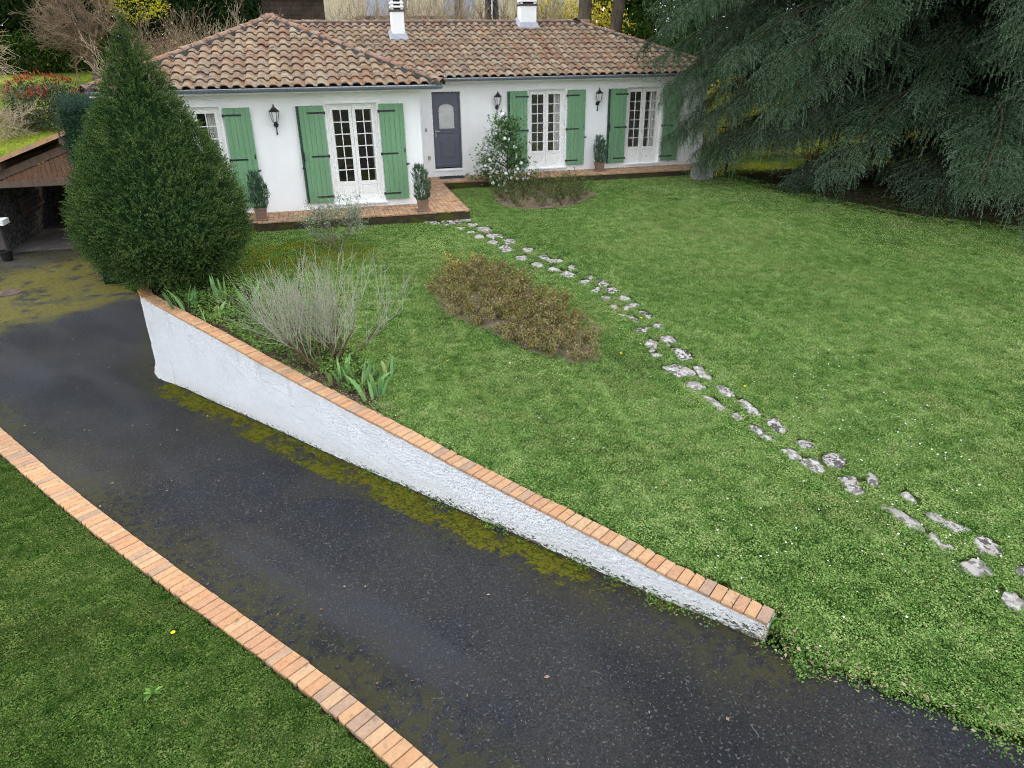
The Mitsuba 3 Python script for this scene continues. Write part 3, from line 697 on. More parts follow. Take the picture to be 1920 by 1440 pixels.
ORD = ['first', 'second', 'third', 'fourth', 'fifth', 'sixth', 'seventh', 'eighth', 'ninth', 'tenth', 'eleventh', 'twelfth', 'thirteenth', 'fourteenth', 'fifteenth', 'sixteenth', 'seventeenth', 'eighteenth', 'nineteenth', 'twentieth'] 
ORD += ['twenty-' + w for w in ORD[:9]] + ['thirtieth'] + ['thirty-' + w for w in ORD[:9]] + ['fortieth']
for i, q in enumerate(STONES):
    q = np.array(q, float); 
    if q[:, 1].mean() > -5.08: q[:, 1] -= 0.16
    pg = Polygon(q).convex_hull
    pg = pg.buffer(-0.03).buffer(0.06 + 0.015 * rs.random()) if pg.area > 0.03 else pg.buffer(0.025)
    ring = np.array([pg.exterior.interpolate(t, normalized=True).coords[0] for t in np.linspace(0, 1, 22, endpoint=False)])
    c = ring.mean(0)
    ring = c + (ring - c) * (1 + 0.34 * (meshkit.noise(np.column_stack([ring * 19, np.full(22, i)]), 3) - 0.5))[:, None]
    HOLES.append(Polygon(ring).buffer(-0.022))
    z = float(lawn_h(*c)); v = []
    for sc, dz in ((1.0, -0.05), (1.0, 0.0), (0.94, 0.006), (0.6, 0.008), (0.25, 0.009)):
        r2 = c + (ring - c) * sc
        hz = dz + (0.014 * (meshkit.fbm(np.column_stack([r2 * 14, np.full(22, 0.5)]), 3, 7) - 0.5) if dz > 0 else 0)
        v.append(np.column_stack([r2, lawn_h(r2[:, 0], r2[:, 1]) + hz]))
    v = np.vstack(v + [[[c[0], c[1], z + 0.008]]]); f = []
    for a in range(4):
        for j in range(22):
            k = (j + 1) % 22
            f += [[a * 22 + j, a * 22 + k, (a + 1) * 22 + k], [a * 22 + j, (a + 1) * 22 + k, (a + 1) * 22 + j]]
    f += [[88 + j, 88 + (j + 1) % 22, 110] for j in range(22)]
    side = sides[i]; nth = order[side].index(i)
    wh = np.array(pg.minimum_rotated_rectangle.exterior.coords); e = sorted(np.linalg.norm(wh[1] - wh[0]) * np.array([1]) if False else [np.linalg.norm(wh[1] - wh[0]), np.linalg.norm(wh[2] - wh[1])])
    shape = 'long narrow' if e[1] > 2.3 * e[0] else 'broad' if pg.area > 0.075 else 'small' if pg.area < 0.035 else 'flat'
    if nth >= len(order[side]) - 4: where = f'{ORD[len(order[side]) - 1 - nth]} from the near end of the {side} row'.replace('first from the near end of the ', 'nearest the camera in the ')
    else: where = f'{ORD[nth]} from the terrace in the {side} row of the path'
    tag(put('stepping_stone', (v, np.array(f)), 'field_stone', smooth=True, uv=np.column_stack([np.full(len(v), rs.random()), np.zeros(len(v))])), f'{shape} grey stepping stone, {where}', 'stepping stone', 'stepping stones in the lawn path')

# ------------------------------------------------------------------ planting beds: holes in the lawn
BED1 = Polygon([(-0.74, -9.55), (-0.72, -10.45), (-0.2, -11.2), (0.35, -12.2), (0.85, -12.75), (1.3, -12.72), (1.42, -12.0), (1.38, -10.7), (1.1, -9.6), (0.6, -8.45), (0.1, -8.4), (-0.4, -8.9)]).buffer(-0.04)
BED2 = Polygon([(1.9, -2.9), (1.95, -4.0), (2.5, -4.6), (3.2, -4.6), (3.9, -4.2), (4.8, -3.1), (4.6, -1.7), (3.6, -1.35), (2.4, -1.6)])
BED3 = Polygon([(-5.7, -8.3), (-5.2, -8.9), (-4.6, -9.75), (-3.7, -11.0), (-2.4, -12.9), (-2.05, -13.25), (-1.85, -12.8), (-1.95, -12.0), (-2.6, -10.9), (-3.4, -9.6), (-3.9, -8.4), (-4.4, -7.0), (-5.6, -6.8)])
BED4 = Polygon([(9.6, -0.9), (9.7, -3.0), (9.7, -5.0), (10.4, -6.4), (11.2, -7.6), (12.6, -8.7), (16, -10.3), (30, -12), (30, -0.9)])
def bed_h(x, y): return lawn_h(x, y) + 0.012 + 0.03 * meshkit.fbm(np.stack([np.asarray(x) * 5, np.asarray(y) * 5, 0 * np.asarray(x)], -1), 3, 2)
structure('rose_bed_soil', sheet(BED1, 0.06, bed_h), 'dry_soil', smooth=True)
structure('back_bed_soil', sheet(BED2, 0.07, bed_h), 'dry_soil', smooth=True)
structure('wall_bed_soil', sheet(BED3.intersection(LAWN), 0.08, bed_h), 'soil', smooth=True)
structure('duff_under_the_cedar', sheet(BED4, 0.3, bed_h), 'soil', smooth=True)

# ------------------------------------------------------------------ grass on the lawn, on the verge
wallpoly = LineString(np.array(WALL_LINE) - nrm[0] * 0.10).buffer(0.105)
HOLD = [BED1.buffer(-0.10), BED2.buffer(-0.05), BED3.buffer(-0.15), BED4.buffer(-0.4)] + HOLES
sow('grass', LAWN.difference(wallpoly), 'turf_patch', 'turf_tuft', 0.44, 0.13, lawn_h, HOLD)
sow('verge_grass', VERGE, 'verge_patch', 'verge_tuft', 0.34, 0.12, verge_h, [])
# ------------------------------------------------------------------ the house
H = tag('house', 'low white rendered house with green shutters under a hipped clay tile roof', 'house') or 'house'
numbered('house')
ZE, S = 2.72, 0.40            # eaves height and slope of every roof plane
WX0, WY, MX1, BY = -6.4, -3.9, 9.5, 6.4
foot = Polygon([(WX0, WY), (0, WY), (0, 0), (MX1, 0), (MX1, BY), (WX0, BY)])
inner = foot.buffer(-0.24, join_style='mitre')
def man(poly, z0, z1):
    v, f = prism(poly, z0, z1)
    return m3.Manifold(m3.Mesh(np.asarray(v, np.float32), np.asarray(f, np.uint32)))
def mbox(x0, x1, y0, y1, z0, z1):
    return m3.Manifold.cube([x1 - x0, y1 - y0, z1 - z0]).translate([x0, y0, z0])
OPEN = [(-5.56, -4.40, WY, 0.10, 2.33), (-2.13, -0.99, WY, 0.10, 2.33), (3.72, 4.86, 0, 0.10, 2.33), (6.85, 7.99, 0, 0.10, 2.33), (0.86, 1.69, 0, 0.20, 2.33)]
shell = man(foot, -0.35, 2.66) - man(inner, -0.5, 2.8)
for x0, x1, y, z0, z1 in OPEN:
    shell = shell - mbox(x0, x1, y - 0.2, y + 0.6, z0, z1)
put('house__wall', shell, 'white_plaster')
put('house__foundation', man(foot.buffer(-0.015, join_style='mitre'), -2.6, -0.353), 'roughcast')
put('house__floor', man(inner, -0.3, 0.06), 'room_wall')
put('house__ceiling', man(inner, 2.6, 2.655), 'room_wall')
for a, b in (((-6.1, 2.6), (9.2, 2.72)), ((-3.6, -3.6), (-3.5, 2.55)), ((2.55, 0.3), (2.65, 2.55)), ((5.7, 0.3), (5.8, 2.55))):
    put('house__partition', cat([box(a[0], b[0], a[1], b[1], 0.062, 2.598)]), 'room_wall')
# soffit, cornice and gutters
eave = foot.buffer(0.40, join_style='mitre')
put('house__soffit', man(eave.difference(foot.buffer(0.003)), 2.585, 2.62), 'white_paint')
put('house__fascia', man(eave.difference(eave.buffer(-0.025, join_style='mitre')), 2.622, 2.70), 'white_paint')
put('house__cornice', man(foot.buffer(0.035, join_style='mitre').difference(foot.buffer(0.0015)), 2.50, 2.583), 'white_plaster')
def gutter(p, q):
    p, q = np.array(p, float), np.array(q, float); t = norm(q - p); o_ = np.array([t[1], -t[0], 0]); n = max(2, int(np.linalg.norm(q - p) / 1.9) + 1)
    prof = [(math.cos(a), math.sin(a)) for a in np.linspace(math.pi, 2 * math.pi, 9)]
    prof = [(0.062 * c, 0.062 * s) for c, s in prof] + [(0.072, 0.004), (0.068, 0.012)]
    ring = lambda c, k=1.0: [c + o_ * (x * k) + np.array([0, 0, z * k]) for x, z in prof]
    v = np.array(ring(p) + ring(q)); m = len(prof)
    f = [[i, i + 1, m + i + 1, m + i] for i in range(m - 1)] + [[m + i, m + i + 1, i + 1, i] for i in range(m - 1)]
    parts = [(v, np.array(f))]
    for t_ in np.linspace(0, 1, n)[1:-1]:
        c = p + (q - p) * t_; a = np.array(ring(c - t * 0.03, 1.06) + ring(c + t * 0.03, 1.06)); parts.append((a, np.array(f[:m - 1])))
    for c, e in ((p, -1), (q, 1)):
        r = ring(c); parts.append((np.array(r + [c]), np.array([[i, i + 1, m] for i in range(m - 1)])))
    put('house__gutter', cat(parts), 'zinc', smooth=40)
gutter((WX0 - 0.42, WY - 0.47, 2.69), (0.47, WY - 0.47, 2.675))
gutter((0.47, -0.47, 2.675), (MX1 + 0.42, -0.47, 2.69))
gutter((0.47, WY - 0.40, 2.69), (0.47, -0.47, 2.69))

# roof planes: deck and tiles
def rz(kind, x, y):
    return {'front': ZE + S * (y + 0.4), 'wing': ZE + S * (y - WY + 0.4), 'wright': ZE + S * (0.4 - x), 'left': ZE + S * (x - WX0 + 0.4), 'right': ZE + S * (MX1 + 0.4 - x), 'back': ZE + S * (BY + 0.4 - y)}[kind]
AP = (-3.2, -0.7); XL, XR, YR = -3.2, MX1 + 0.4 - 3.6, 3.2
L0, R0 = WX0 - 0.4, MX1 + 0.4
PL = {'wing': [(L0, -4.3), (0.4, -4.3), AP], 'wright': [(0.4, -4.3), (0.4, -0.4), (XL, YR), AP], 'front': [(0.4, -0.4), (R0, -0.4), (XR, YR), (XL, YR)],
      'left': [(L0, -4.3), AP, (XL, YR), (L0, BY + 0.4)], 'right': [(R0, -0.4), (R0, BY + 0.4), (XR, YR)], 'back': [(R0, BY + 0.4), (L0, BY + 0.4), (XL, YR), (XR, YR)]}
dk = []
for k, pts in PL.items():
    v = [[x, y, rz(k, x, y) - 0.045] for x, y in pts]
    dk.append((np.array(v), np.array([[0, i, i + 1] for i in range(1, len(v) - 1)])))
put('house__roof', cat(dk), 'mortar_dark')

def tile_mesh(seed, n=9):
    g = np.random.default_rng(seed); L, Wt = 0.405, 0.262
    xs = np.linspace(-Wt / 2, Wt / 2, 11)
    def prof(x, k):
        u = (x + 0.045) / (0.088 * k)
        return np.where(np.abs(u) < 1, 0.062 * np.sqrt(np.clip(1 - u * u, 0, 1)) ** 0.85, 0.0) + np.where(x > 0.04, 0.012 * ((x - 0.09) / 0.04) ** 2 * 0.6, 0)
    rows = []
    for s, lift, k in ((0.0, 0.032, 1.05), (0.2, 0.017, 1.0), (L, -0.008, 0.93)):
        rows.append(np.column_stack([xs, np.full(11, s), prof(xs, k) + lift]))
    lip = np.column_stack([xs, np.full(11, 0.004), prof(xs, 1.05) + 0.032 - 0.022])
    v = np.vstack([lip] + rows); v[:, 2] += 0.004 * (meshkit.noise(v * 9 + seed, 1) - 0.5)
    f = [[r * 11 + i, r * 11 + i + 1, (r + 1) * 11 + i + 1, (r + 1) * 11 + i] for r in range(3) for i in range(10)]
    return v, np.array(f)
TILES = [tile_mesh(i) for i in range(4)]
TILE_PLY = [mikit.ply(t, 'roof_tile', smooth=50) for t in TILES]
PITCH, EXPO = 0.25, 0.36
def rows_of(kind):
    """origin, direction along the eave, direction up the slope"""
    c = 1 / math.hypot(1, S)
    return {'front': ((0.0, -0.46), (1, 0), (0, 1)), 'wing': ((0.0, -4.36), (1, 0), (0, 1)), 'wright': ((0.46, 0), (0, 1), (-1, 0)), 'left': ((L0 - 0.06, 0), (0, -1), (1, 0)), 'right': ((R0 + 0.06, 0), (0, 1), (-1, 0))}[kind]
c_ = 1 / math.hypot(1, S)
whole, cut = [], []
g = np.random.default_rng(77)
for kind in ('wing', 'front', 'wright', 'left', 'right'):
    o2, e, up = rows_of(kind); o2, e, up = np.array(o2, float), np.array(e, float), np.array(up, float)
    poly = Polygon(PL[kind]); grow = Polygon(PL[kind]).union(LineString(PL[kind][:2] if kind != 'left' else [PL[kind][0], PL[kind][3]]).buffer(0.09, cap_style='square'))
    pts = np.array(PL[kind])
    i0, i1 = int(((pts - o2) @ e).min() / PITCH) - 1, int(((pts - o2) @ e).max() / PITCH) + 1
    for j in range(12):
        for i in range(i0, i1 + 1):
            b = o2 + e * ((i + 0.5) * PITCH) + up * (j * EXPO * c_)
            rect = Polygon([tuple(b - e * 0.13), tuple(b + e * 0.13), tuple(b + e * 0.13 + up * 0.37), tuple(b - e * 0.13 + up * 0.37)])
            if not grow.intersects(rect): continue
            fr = grow.intersection(rect).area / rect.area
            if fr < 0.12: continue
            z = rz(kind, b[0], b[1])
            e3 = np.array([e[0], e[1], 0]); u3 = np.array([up[0] * c_, up[1] * c_, S * c_]); n3 = np.cross(e3, u3)
            M = np.eye(4); M[:3, 0], M[:3, 1], M[:3, 2] = e3, u3, n3; M[:3, 3] = [b[0], b[1], z]
            tw = g.normal() * 0.014; ro = np.eye(4); ro[0, 0] = ro[1, 1] = math.cos(tw); ro[0, 1] = -math.sin(tw); ro[1, 0] = math.sin(tw); ro[2, 3] = g.normal() * 0.003
            M = M @ ro; k = int(g.integers(4)); dist = np.linalg.norm(M[:3, 3] - EYE)
            (whole if fr > 0.93 else cut).append((kind, M, k, dist, grow))
def clip_tile(v, f, poly):
    m = trimesh.Trimesh(v, np.vstack([f[:, [0, 1, 2]], f[:, [0, 2, 3]]]) if f.shape[1] == 4 else f, process=False)
    c = np.array(poly.convex_hull.exterior.coords)[:-1]
    if Polygon(c).exterior.is_ccw is False: c = c[::-1]
    for a, b in zip(c, np.roll(c, -1, axis=0)):
        nn = np.array([-(b - a)[1], (b - a)[0], 0.0])
        if len(m.faces) == 0: break
        m = trimesh.intersections.slice_mesh_plane(m, nn, np.array([a[0], a[1], 0.0]))
    return np.array(m.vertices), np.array(m.faces)
whole.sort(key=lambda t: t[3] + (0 if t[0] in ('wing', 'front') else 50))
extra = []
for n, (kind, M, k, dist, grow) in enumerate(whole):
    if n < 300: put('house__roof__tile', TILE_PLY[k], None, to_world=T(M))
    else: extra.append((TILES[k][0] @ M[:3, :3].T + M[:3, 3], TILES[k][1]))
for kind, M, k, dist, grow in cut:
    v, f = clip_tile(TILES[k][0] @ M[:3, :3].T + M[:3, 3], TILES[k][1], grow)
    if len(f): extra.append((v, f))
tag(put('house__roof__far_tiling', cat(extra), 'roof_tile', smooth=50), kind='stuff')

# ridge and hip tiles on a bed of dark mortar
def ridge_mesh():
    a = np.linspace(0.02 * math.pi, 0.98 * math.pi, 9); rows = []
    for s, r in ((0, 0.098), (0.0, 0.118), (0.05, 0.120), (0.06, 0.108), (0.40, 0.094)):
        rows.append(np.column_stack([np.cos(a) * r, np.full(9, s), np.sin(a) * r * 0.92]))
    v = np.vstack(rows); f = [[r * 9 + i, (r + 1) * 9 + i, (r + 1) * 9 + i + 1, r * 9 + i + 1] for r in range(4) for i in range(8)]
    return v, np.array(f)
RM = ridge_mesh()
RIDGE_PLY = [mikit.ply(RM, 'ridge_tile_clay', smooth=50, uv=None) for _ in range(1)]
def with_uv(k):
    v, f = RM; return mikit.ply((v, f), 'ridge_tile_clay', smooth=True, uv=np.column_stack([np.full(len(v), k), np.zeros(len(v))]))
RIDGE_PLY = [with_uv(k) for k in (0.1, 0.35, 0.6, 0.9)]
def ridge(p, q, key='house__roof__ridge_tile'):
    p, q = np.array(p, float), np.array(q, float); t = norm(q - p); n = int(np.linalg.norm(q - p) / 0.365)
    s = norm(np.cross(t, [0, 0, 1])); up = np.cross(s, t)
    for i in range(n + 1):
        M = np.eye(4); M[:3, 0], M[:3, 1], M[:3, 2] = s, t, up; M[:3, 3] = p + t * (i * 0.365) + up * (0.018 + g.normal() * 0.004) + s * g.normal() * 0.006
        put(key, RIDGE_PLY[int(g.integers(4))], None, to_world=T(M))
    m = resample(np.array([[0, 0], [np.linalg.norm(q - p) + 0.2, 0]]), 0.06)[:, 0]
    w = 0.135 + 0.03 * meshkit.noise(np.column_stack([m * 5, m * 0, m * 0]), 4); w2 = 0.135 + 0.03 * meshkit.noise(np.column_stack([m * 5, m * 0 + 5, m * 0]), 4)
    c = p + t * m[:, None]
    v = np.stack([c - s * w[:, None] - up * 0.03, c - s * (w * 0.8)[:, None] + up * 0.055, c + s * (w2 * 0.8)[:, None] + up * 0.055, c + s * w2[:, None] - up * 0.03], 1).reshape(-1, 3)
    f = np.array([[4 * i + j, 4 * i + j + 1, 4 * i + j + 5, 4 * i + j + 4] for i in range(len(m) - 1) for j in range(3)])
    put('house__roof__mortar_bed', (v, f), 'mortar_dark')
za = ZE + S * 3.6
ridge((0.47, -4.37, ZE - 0.01), (AP[0], AP[1], za)); ridge((L0 - 0.07, -4.37, ZE - 0.01), (AP[0], AP[1], za)); ridge((R0 + 0.05, -0.45, ZE), (XR, YR, za))
ridge((XL, YR, za), (XR + 0.1, YR, za)); ridge((AP[0], AP[1], za), (XL, YR, za)); ridge((L0, BY + 0.4, ZE), (XL, YR, za)); ridge((R0, BY + 0.4, ZE), (XR, YR, za))

# chimneys
def chimney(x, y, w, d, ztop, zcap, n_slots):
    k = numbered('house__chimney')
    zb = ZE + S * (y - d / 2 + 0.4) - 0.1
    v, f = hull_box(x - w / 2, x + w / 2, y - d / 2, y + d / 2, zb, ztop, 0.006)
    scene[k] = mikit.ply((v, f), 'white_plaster')
    # flared foot and lead flashing
    q = []
    for yy, sg in ((y - d / 2, -1), (y + d / 2, 1)): pass
    zz = lambda yy: ZE + S * (yy + 0.4)
    ring0 = [(x - w / 2 - 0.09, y - d / 2 - 0.12), (x + w / 2 + 0.09, y - d / 2 - 0.12), (x + w / 2 + 0.09, y + d / 2 + 0.08), (x - w / 2 - 0.09, y + d / 2 + 0.08)]
    ring1 = [(x - w / 2 - 0.004, y - d / 2 - 0.004), (x + w / 2 + 0.004, y - d / 2 - 0.004), (x + w / 2 + 0.004, y + d / 2 + 0.004), (x - w / 2 - 0.004, y + d / 2 + 0.004)]
    v = [[a, b, zz(b) + 0.05] for a, b in ring0] + [[a, b, zz(b) + 0.085] for a, b in ring0] + [[a, b, zz(b) + 0.19] for a, b in ring1]
    f = [[r * 4 + i, r * 4 + (i + 1) % 4, (r + 1) * 4 + (i + 1) % 4, (r + 1) * 4 + i] for r in range(2) for i in range(4)]
    scene[k + '__flashing'] = mikit.ply((np.array(v), np.array(f)), 'lead')
    scene[k + '__collar'] = mikit.ply(hull_box(x - w / 2 - 0.03, x + w / 2 + 0.03, y - d / 2 - 0.03, y + d / 2 + 0.03, ztop - 0.02, ztop + 0.035, 0.008), 'concrete')
    z = ztop + 0.035; dz = (zcap - z) / n_slots
    for i in range(n_slots):
        s = put(k + '__cowl_slat', hull_box(x - w / 2 - 0.01, x + w / 2 + 0.01, y - d / 2 - 0.01, y + d / 2 + 0.01, z + dz * (i + 0.45), z + dz * (i + 1) - 0.004, 0.008), 'white_plaster')
    for sx in (-1, 1):
        for sy in (-1, 1):
            put(k + '__cowl_post', cat([box(x + sx * (w / 2 - 0.05) - 0.03, x + sx * (w / 2 - 0.05) + 0.03, y + sy * (d / 2 - 0.05) - 0.03, y + sy * (d / 2 - 0.05) + 0.03, z - 0.002, zcap - 0.02)]), 'white_plaster')
    scene[k + '__flue'] = mikit.ply(cat([box(x - w / 2 + 0.09, x + w / 2 - 0.09, y - d / 2 + 0.09, y + d / 2 - 0.09, z, zcap - 0.05)]), 'black_plastic')
chimney(0.28, 2.16, 0.37, 0.37, 4.46, 4.90, 4)
chimney(4.50, 2.98, 0.52, 0.40, 4.66, 5.05, 3)

# ------------------------------------------------------------------ french windows, shutters, door
def french_window(x0, x1, y, z0, z1, look):
    k = numbered('house__french_window')
    yf = y + 0.10; ft = 0.055
    fr = [hull_box(x0 + 0.001, x0 + ft, yf, yf + 0.07, z0, z1, 0.004), hull_box(x1 - ft, x1 - 0.001, yf, yf + 0.07, z0, z1, 0.004), hull_box(x0 + ft + 0.001, x1 - ft - 0.001, yf, yf + 0.07, z1 - ft, z1 - 0.001, 0.004)]
    scene[k] = mikit.ply(cat(fr), 'white_paint')
    scene[k + '__sill'] = mikit.ply(hull_box(x0 - 0.06, x1 + 0.06, y - 0.055, yf + 0.05, z0 - 0.035, z0 + 0.012, 0.008), 'white_plaster')
    scene[k + '__threshold'] = mikit.ply(hull_box(x0 + ft, x1 - ft, yf - 0.01, yf + 0.06, z0 + 0.013, z0 + 0.06, 0.004), 'white_paint')
    zb, zt = z0 + 0.062, z1 - ft - 0.002; xm = (x0 + x1) / 2; yl = yf + 0.012; yl2 = yl + 0.045
    for a, b in ((x0 + ft + 0.002, xm - 0.003), (xm + 0.003, x1 - ft - 0.002)):
        st = 0.075
        pz = zb + 0.43; pt = zt - 0.085
        leaf = put(k + '__casement', cat([hull_box(a, a + st, yl, yl2, zb, zt, 0.004), hull_box(b - st, b, yl, yl2, zb, zt, 0.004), hull_box(a + st, b - st, yl + 0.001, yl2 - 0.001, zb, zb + 0.10, 0.004),
                                          hull_box(a + st, b - st, yl + 0.001, yl2 - 0.001, pz - 0.085, pz, 0.004), hull_box(a + st, b - st, yl + 0.001, yl2 - 0.001, pt, zt, 0.004)]), 'white_paint')
        put(k + '__panel', cat([hull_box(a + st + 0.001, b - st - 0.001, yl + 0.016, yl + 0.03, zb + 0.101, pz - 0.086, 0.004), hull_box(a + st + 0.04, b - st - 0.04, yl + 0.008, yl + 0.017, zb + 0.135, pz - 0.12, 0.006)]), 'white_paint')
        xa, xb = a + st, b - st; xc = (xa + xb) / 2; hs = (pt - pz) / 6; bw = 0.011
        put(k + '__glazing_bar', hull_box(xc - bw, xc + bw, yl + 0.008, yl + 0.036, pz, pt, 0.003), 'white_paint')
        for r in range(6):
            if r: 
                for p0, p1 in ((xa, xc - bw - 0.0005), (xc + bw + 0.0005, xb)): put(k + '__glazing_bar', hull_box(p0, p1, yl + 0.009, yl + 0.035, pz + r * hs - bw, pz + r * hs + bw, 0.003), 'white_paint')
            for p0, p1 in ((xa, xc - bw), (xc + bw, xb)):
                g0, g1 = pz + r * hs + (bw if r else 0), pz + (r + 1) * hs - (bw if r < 5 else 0); t1, t2 = g.normal(size=2) * 0.0015
                yy = yl + 0.022
                v = np.array([[p0, yy, g0], [p1, yy + t1, g0], [p1, yy + t1 + t2, g1], [p0, yy + t2, g1]])
                put(k + '__pane', (v, np.array([[0, 1, 2, 3]])), 'pane_glass')
    # raised plaster band
    zz = z1 + 0.035
    put('house__window_surround', cat([box(x0 - 0.042, x0 - 0.001, y - 0.016, y + 0.02, z0 - 0.036, zz), box(x1 + 0.001, x1 + 0.042, y - 0.016, y + 0.02, z0 - 0.036, zz), box(x0 - 0.001, x1 + 0.001, y - 0.0155, y + 0.02, z1 + 0.001, zz - 0.001)]), 'white_plaster')
    # curtains behind the glass, several added to pale the dark panes
    if look:
        for a, b in look:
            xs = np.linspace(a, b, 25); yy = y + 0.34 + 0.022 * np.sin((xs - a) * 70) 
            v = np.vstack([np.column_stack([xs, yy, np.full(25, z1 - 0.05)]), np.column_stack([xs, yy, np.full(25, 0.09)])])
            put(k + '__curtain', (v, np.array([[i, i + 1, 26 + i, 25 + i] for i in range(24)])), 'curtain', smooth=True)
french_window(-5.56, -4.40, WY, 0.10, 2.33, [(-4.72, -4.42), (-5.54, -5.3)])
french_window(-2.13, -0.99, WY, 0.10, 2.33, [(-2.08, -1.98), (-1.14, -1.04)])  # curtains added here in place of pale reflections
french_window(3.72, 4.86, 0, 0.10, 2.33, [(4.62, 4.84), (3.74, 3.86)])
french_window(6.85, 7.99, 0, 0.10, 2.33, [(7.72, 7.98), (6.87, 6.98)])

def shutter(x0, x1, y, z0, z1, hinge_right):
    """planked shutter folded back against the wall; hinge_right: the hinges are on its right edge"""
    k = numbered('house__shutter')
    y1 = y - 0.022; y0 = y1 - 0.030; n = 5; w = (x1 - x0) / n
    scene[k] = mikit.ply(cat([box(x0 + 0.01, x1 - 0.01, y1 - 0.010, y1 - 0.002, z0 + 0.02, z1 - 0.02)]), 'dark_green_paint')
    for i in range(n):
        put(k + '__plank', hull_box(x0 + i * w + 0.0012, x0 + (i + 1) * w - 0.0012, y0 + g.normal() * 0.0006, y1 - 0.011, z0, z1, 0.0045), 'green_paint')
    hx = x1 if hinge_right else x0; s = -1 if hinge_right else 1
    for zz in (z1 - 0.155, z0 + 0.5 * (z1 - z0) - 0.02, z0 + 0.14):
        a, b = sorted((hx - s * 0.02, hx + s * 0.37))
        put(k + '__hinge', cat([hull_box(a, b, y0 - 0.009, y0 - 0.002, zz - 0.019, zz + 0.019, 0.003), hull_box(min(hx, hx - s * 0.035), max(hx, hx - s * 0.035), y0 - 0.012, y - 0.002, zz - 0.032, zz + 0.025, 0.004)]), 'black_iron')
    ox = x0 if hinge_right else x1; s2 = 1 if hinge_right else -1
    if hinge_right:   # the leaf that carries the bolt
        a, b = sorted((ox + 0.001, ox - 0.038))
        put(k + '__meeting_strip', hull_box(a, b, y0 - 0.012, y1 - 0.004, z0 + 0.002, z1 - 0.002, 0.004), 'dark_green_paint')
        put(k + '__bolt_rod', tube([[ox + 0.012, y0 - 0.016, z0 + 0.01], [ox + 0.012, y0 - 0.016, z1 - 0.01]], 0.008, 6), 'black_iron')
        put(k + '__bolt_handle', cat([hull_box(ox - 0.01, ox + 0.035, y0 - 0.034, y0 - 0.004, z0 + 1.08, z0 + 1.16, 0.006), tube([[ox + 0.02, y0 - 0.04, z0 + 1.12], [ox + 0.03, y0 - 0.05, z0 + 1.02], [ox + 0.032, y0 - 0.045, z0 + 0.97]], [0.011, 0.010, 0.014], 6)]), 'black_iron')
    else:
        put(k + '__latch_plate', hull_box(ox - 0.045, ox - 0.02, y0 - 0.014, y0 - 0.001, z0 + 1.06, z0 + 1.16, 0.004), 'black_iron')
    put(k + '__shutter_dog', cat([tube([[ox - s2 * 0.01, y - 0.002, z0 + 0.80], [ox - s2 * 0.02, y0 - 0.02, z0 + 0.80]], 0.008, 6), hull_box(min(ox - s2 * 0.055, ox + s2 * 0.02), max(ox - s2 * 0.055, ox + s2 * 0.02), y0 - 0.028, y0 - 0.018, z0 + 0.785, z0 + 0.825, 0.006)]), 'black_iron')
for x0, x1, y, hr in ((-6.18, -5.62, WY, True), (-4.325, -3.765, WY, False), (-2.75, -2.19, WY, True), (-0.95, -0.39, WY, False), (3.11, 3.67, 0, True), (4.915, 5.475, 0, False), (6.24, 6.80, 0, True), (8.045, 8.60, 0, False)):
    shutter(x0, x1, y - 0.018, 0.155, 2.305, hr)

# front door
def arch(x0, x1, z0, zs, rise, n=12):
    xc = (x0 + x1) / 2; hw = (x1 - x0) / 2
    return [(x0, z0), (x1, z0)] + [(xc + hw * math.cos(a), zs + rise * math.sin(a)) for a in np.linspace(0, math.pi, n)]
def upright(poly, y0, y1):
    """extrude a polygon drawn in x-z from y0 to y1"""
    v, f = prism(poly, 0, y1 - y0)
    return np.column_stack([v[:, 0], y0 + v[:, 2], v[:, 1]]), f[:, ::-1]
dk_ = numbered('house__door')
x0, x1, z0, z1, yd = 0.86, 1.69, 0.20, 2.33, 0.11
scene[dk_] = mikit.ply(cat([hull_box(x0 + 0.001, x0 + 0.05, yd, yd + 0.06, z0, z1, 0.004), hull_box(x1 - 0.05, x1 - 0.001, yd, yd + 0.06, z0, z1, 0.004), hull_box(x0 + 0.051, x1 - 0.051, yd, yd + 0.06, z1 - 0.05, z1 - 0.001, 0.004)]), 'grey_paint')
la, lb, lz0, lz1 = x0 + 0.053, x1 - 0.053, z0 + 0.045, z1 - 0.053
win = Polygon(arch(la + 0.15, lb - 0.13, 1.33, 1.86, 0.145)); low = sbox(la + 0.14, 0.51, lb - 0.12, 1.05)
scene[dk_ + '__leaf'] = mikit.ply(upright(sbox(la, lz0, lb, lz1).difference(win), yd + 0.012, yd + 0.055), 'grey_paint')
mould = win.buffer(0.035).difference(win.buffer(0.002)); scene[dk_ + '__glass_moulding'] = mikit.ply(upright(mould, yd - 0.006, yd + 0.0118), 'grey_paint')
scene[dk_ + '__obscure_pane'] = mikit.ply(upright(win.buffer(0.001), yd + 0.025, yd + 0.031), 'obscure_glass')
scene[dk_ + '__panel'] = mikit.ply(cat([upright(low.difference(low.buffer(-0.022, join_style='mitre')), yd - 0.002, yd + 0.0118), hull_box(la + 0.175, lb - 0.155, yd + 0.002, yd + 0.0118, 0.545, 1.015, 0.008)]), 'grey_paint')
scene[dk_ + '__weather_bar'] = mikit.ply(cat([hull_box(la, lb, yd - 0.022, yd + 0.0118, lz0 + 0.05, lz0 + 0.12, 0.012), hull_box(la + 0.02, lb - 0.02, yd - 0.012, yd + 0.0118, 1.20, 1.225, 0.006)]), 'grey_paint')
